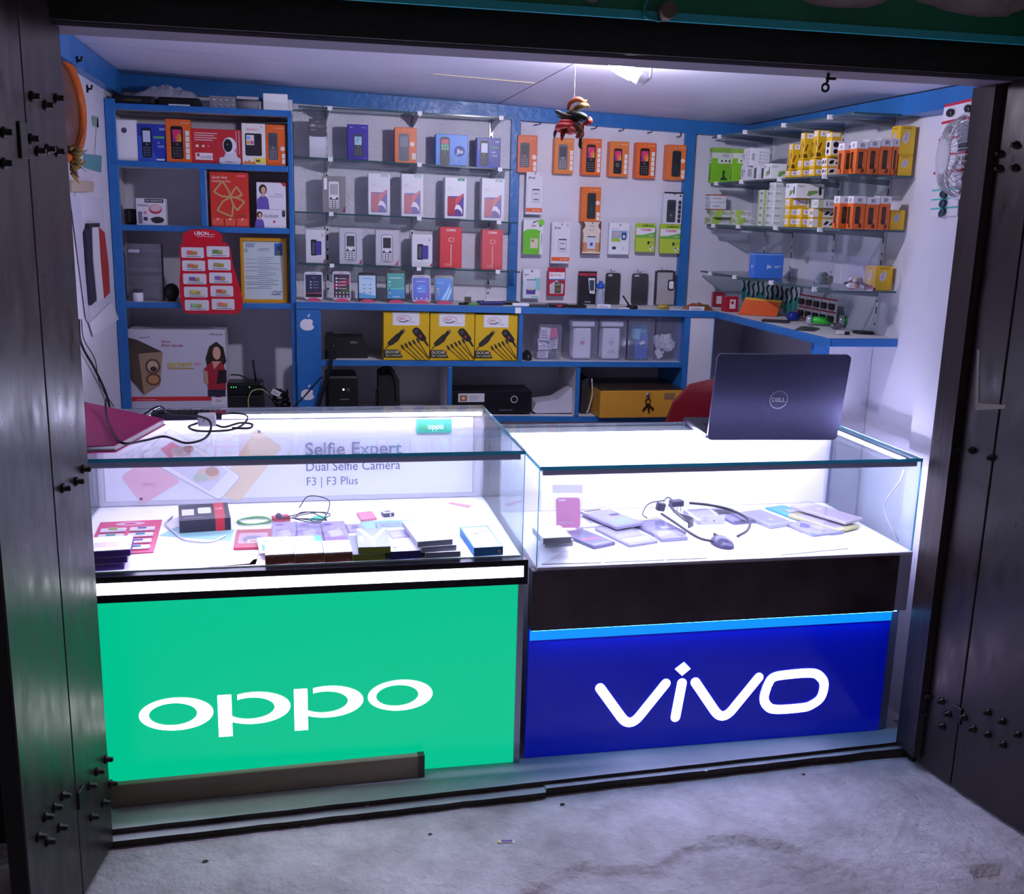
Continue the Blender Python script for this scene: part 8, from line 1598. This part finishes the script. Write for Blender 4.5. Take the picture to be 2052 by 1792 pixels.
# white sheets on the floor
for k, (pts, lb_) in enumerate((([(1085, 1132), (1130, 1105), (1235, 1102), (1215, 1140)], 'leftmost of the front row'), ([(1222, 1140), (1240, 1103), (1305, 1098), (1345, 1136)], 'second of the front row'), ([(1350, 1136), (1312, 1098), (1395, 1088), (1425, 1128)], 'third of the front row'), ([(1548, 1090), (1640, 1060), (1700, 1100), (1580, 1124)], 'with a pale green edge'))):
    sheetp('white_sheet', 'thin white sheet on the blue counter showcase floor, ' + lb_, pts, ('#eef0f6', '#f0f0f8', '#eef2f6', '#e6f2ee')[k], 0.002, Z=VF+0.0004, group=GV)
cable('white_cable', 'thin white cable slanting down the right glass of the blue counter', [at(1800, 1084, Z=VF+0.004), Vector((1.772, 2.80, 0.76)), Vector((1.776, 2.74, 0.86)), Vector((1.776, 2.725, 0.90))], 0.0025, '#e8e8f2', group=GV)

DYE = 1.0
# ================================================================== LAPTOP
hl, hr = at(1416, 881, Z=VZ+0.001), at(1675, 881, Z=VZ+0.001)
ctr_ = (hl+hr)/2; lw_ = (hr-hl).length; ang = math.atan2(hr.y-hl.y, hr.x-hl.x)
LT = empty('laptop', (ctr_.x, ctr_.y, VZ+0.0006), (0, 0, ang)); tag(LT, 'open silver grey laptop with its lid towards the street', 'laptop')
SILV = NOISY('laptop_lid', '#4e4d6a', '#585778', 200, (0.34, 0.40), 0, 20, (1, 8, 1), metal=0.6)
m = MB(); m.box(-lw_/2, lw_/2, 0.004, 0.27, 0.003, 0.020, C('#3a3844', 0.4, 0.5)); m.build('base', LT, bevel=0.004)
m = MB(); m.box(-lw_*0.42, lw_*0.42, 0.05, 0.16, 0.0203, 0.0215, C('#0f0f14', 0.5)); m.build('keyboard', LT)
m = MB(); m.box(-0.055, 0.055, 0.185, 0.255, 0.0203, 0.0209, C('#2a2932', 0.3)); m.build('touchpad', LT)
th = math.radians(10)
up_ = at(1573, 709, Y=ctr_.y-0.04).z-VZ
lh = (up_-0.002)/math.cos(th)
TL = Matrix.Rotation(th, 4, 'X')
m = MB(); m.prism(rr(-lw_/2, 0.0, lw_/2, lh, 0.014, 5), -0.010, 0.0, SILV, TL); o = m.build('lid', LT, (0, 0.004, 0.002), bevel=0.0)
m = MB(); m.prism(rr(-lw_/2+0.008, 0.012, lw_/2-0.008, lh-0.008, 0.008, 4), 0.0004, 0.0012, C('#0c0c10', 0.2), TL); m.build('screen', o)
rl = 0.030; LZc = lh*0.48
n = 36; vs = [TL @ Vector((r__*math.cos(2*PI*i/n), -0.0106, LZc+r__*math.sin(2*PI*i/n))) for r__ in (rl, rl*0.90) for i in range(n)]
m = MB(); m.add(vs, [(i, n+i, n+(i+1) % n, (i+1) % n) for i in range(n)], C('#c4c2d0', 0.25, 0.6)); m.build('logo_ring', o)
vs_, fs_, tw_ = text_mesh('DELL', 0.02); k_ = rl*1.45/tw_
m = MB(); m.add([TL @ Vector((v.x*k_-tw_*k_/2, -0.0107, LZc-0.33*k_+v.y*k_)) for v in vs_], fs_, C('#c4c2d0', 0.25, 0.6)); m.build('lettering', o)
m = MB(); m.tube([(-lw_*0.38, 0.004, 0.014), (lw_*0.38, 0.004, 0.014)], 0.006, C('#2a2932', 0.4), 8); m.build('hinge', LT)

# ================================================================== LITTER ON THE GROUND
p = at(1014, 1687, Z=GZ+0.002); m = MB(); m.prism([(-0.022, -0.006), (0.022, -0.006), (0.022, 0.006), (-0.022, 0.006)], 0, 0.0015, C('#d8d4da', 0.5), Matrix.Rotation(-PI/2, 4, 'X')); o = m.build('wrapper_scrap', None, (p.x, p.y, GZ+0.0025), (0, 0, -0.12)); tag(o, 'small printed wrapper scrap lying on the concrete ground', 'litter')
q_ = Print(0.044, 0.012).do([('r', 0.0, 0, 0.12, 1, '#d8b060'), ('r', 0.2, 0.3, 0.9, 0.8, '#5a4a9c'), ('r', 0.3, 0.1, 0.8, 0.25, '#c08a60')]).build('printed_top', o, (0, -0.006, 0.0016)); q_.rotation_euler = (-PI/2, 0, 0)
for px_, py_, lb_, s_ in ((736, 1615, 'tiny white paper scrap on the lower sill step', 0.006), (862, 1672, 'small dark chip of stone on the ground left of the wrapper', 0.006), (1127, 1612, 'small dark twig scrap at the foot of the sill', 0.008), (1415, 1545, 'tiny white scrap on the sill below the blue sign', 0.005), (607, 1657, 'tiny pale crumb at the foot of the sill by the green sign', 0.004), (1610, 1552, 'small dark scrap on the ground below the blue sign corner', 0.006), (412, 1726, 'small dark twig on the ground near the left door', 0.008)):
    zz = 0.034 if px_ in (736,) else 0.0505 if px_ == 1415 else GZ+0.002
    p = at(px_, py_, Z=zz); m = MB(); m.prism([(-s_, -s_*0.5), (s_*0.2, -s_*0.7), (s_, 0), (s_*0.1, s_*0.6), (-s_*0.7, s_*0.4)], 0, 0.0012, C('#dedce4' if 'white' in lb_ or 'pale' in lb_ else '#2c2624', 0.7), Matrix.Rotation(-PI/2, 4, 'X')); tag(m.build('litter_scrap', None, (p.x, p.y, zz+0.0014)), lb_, 'litter')
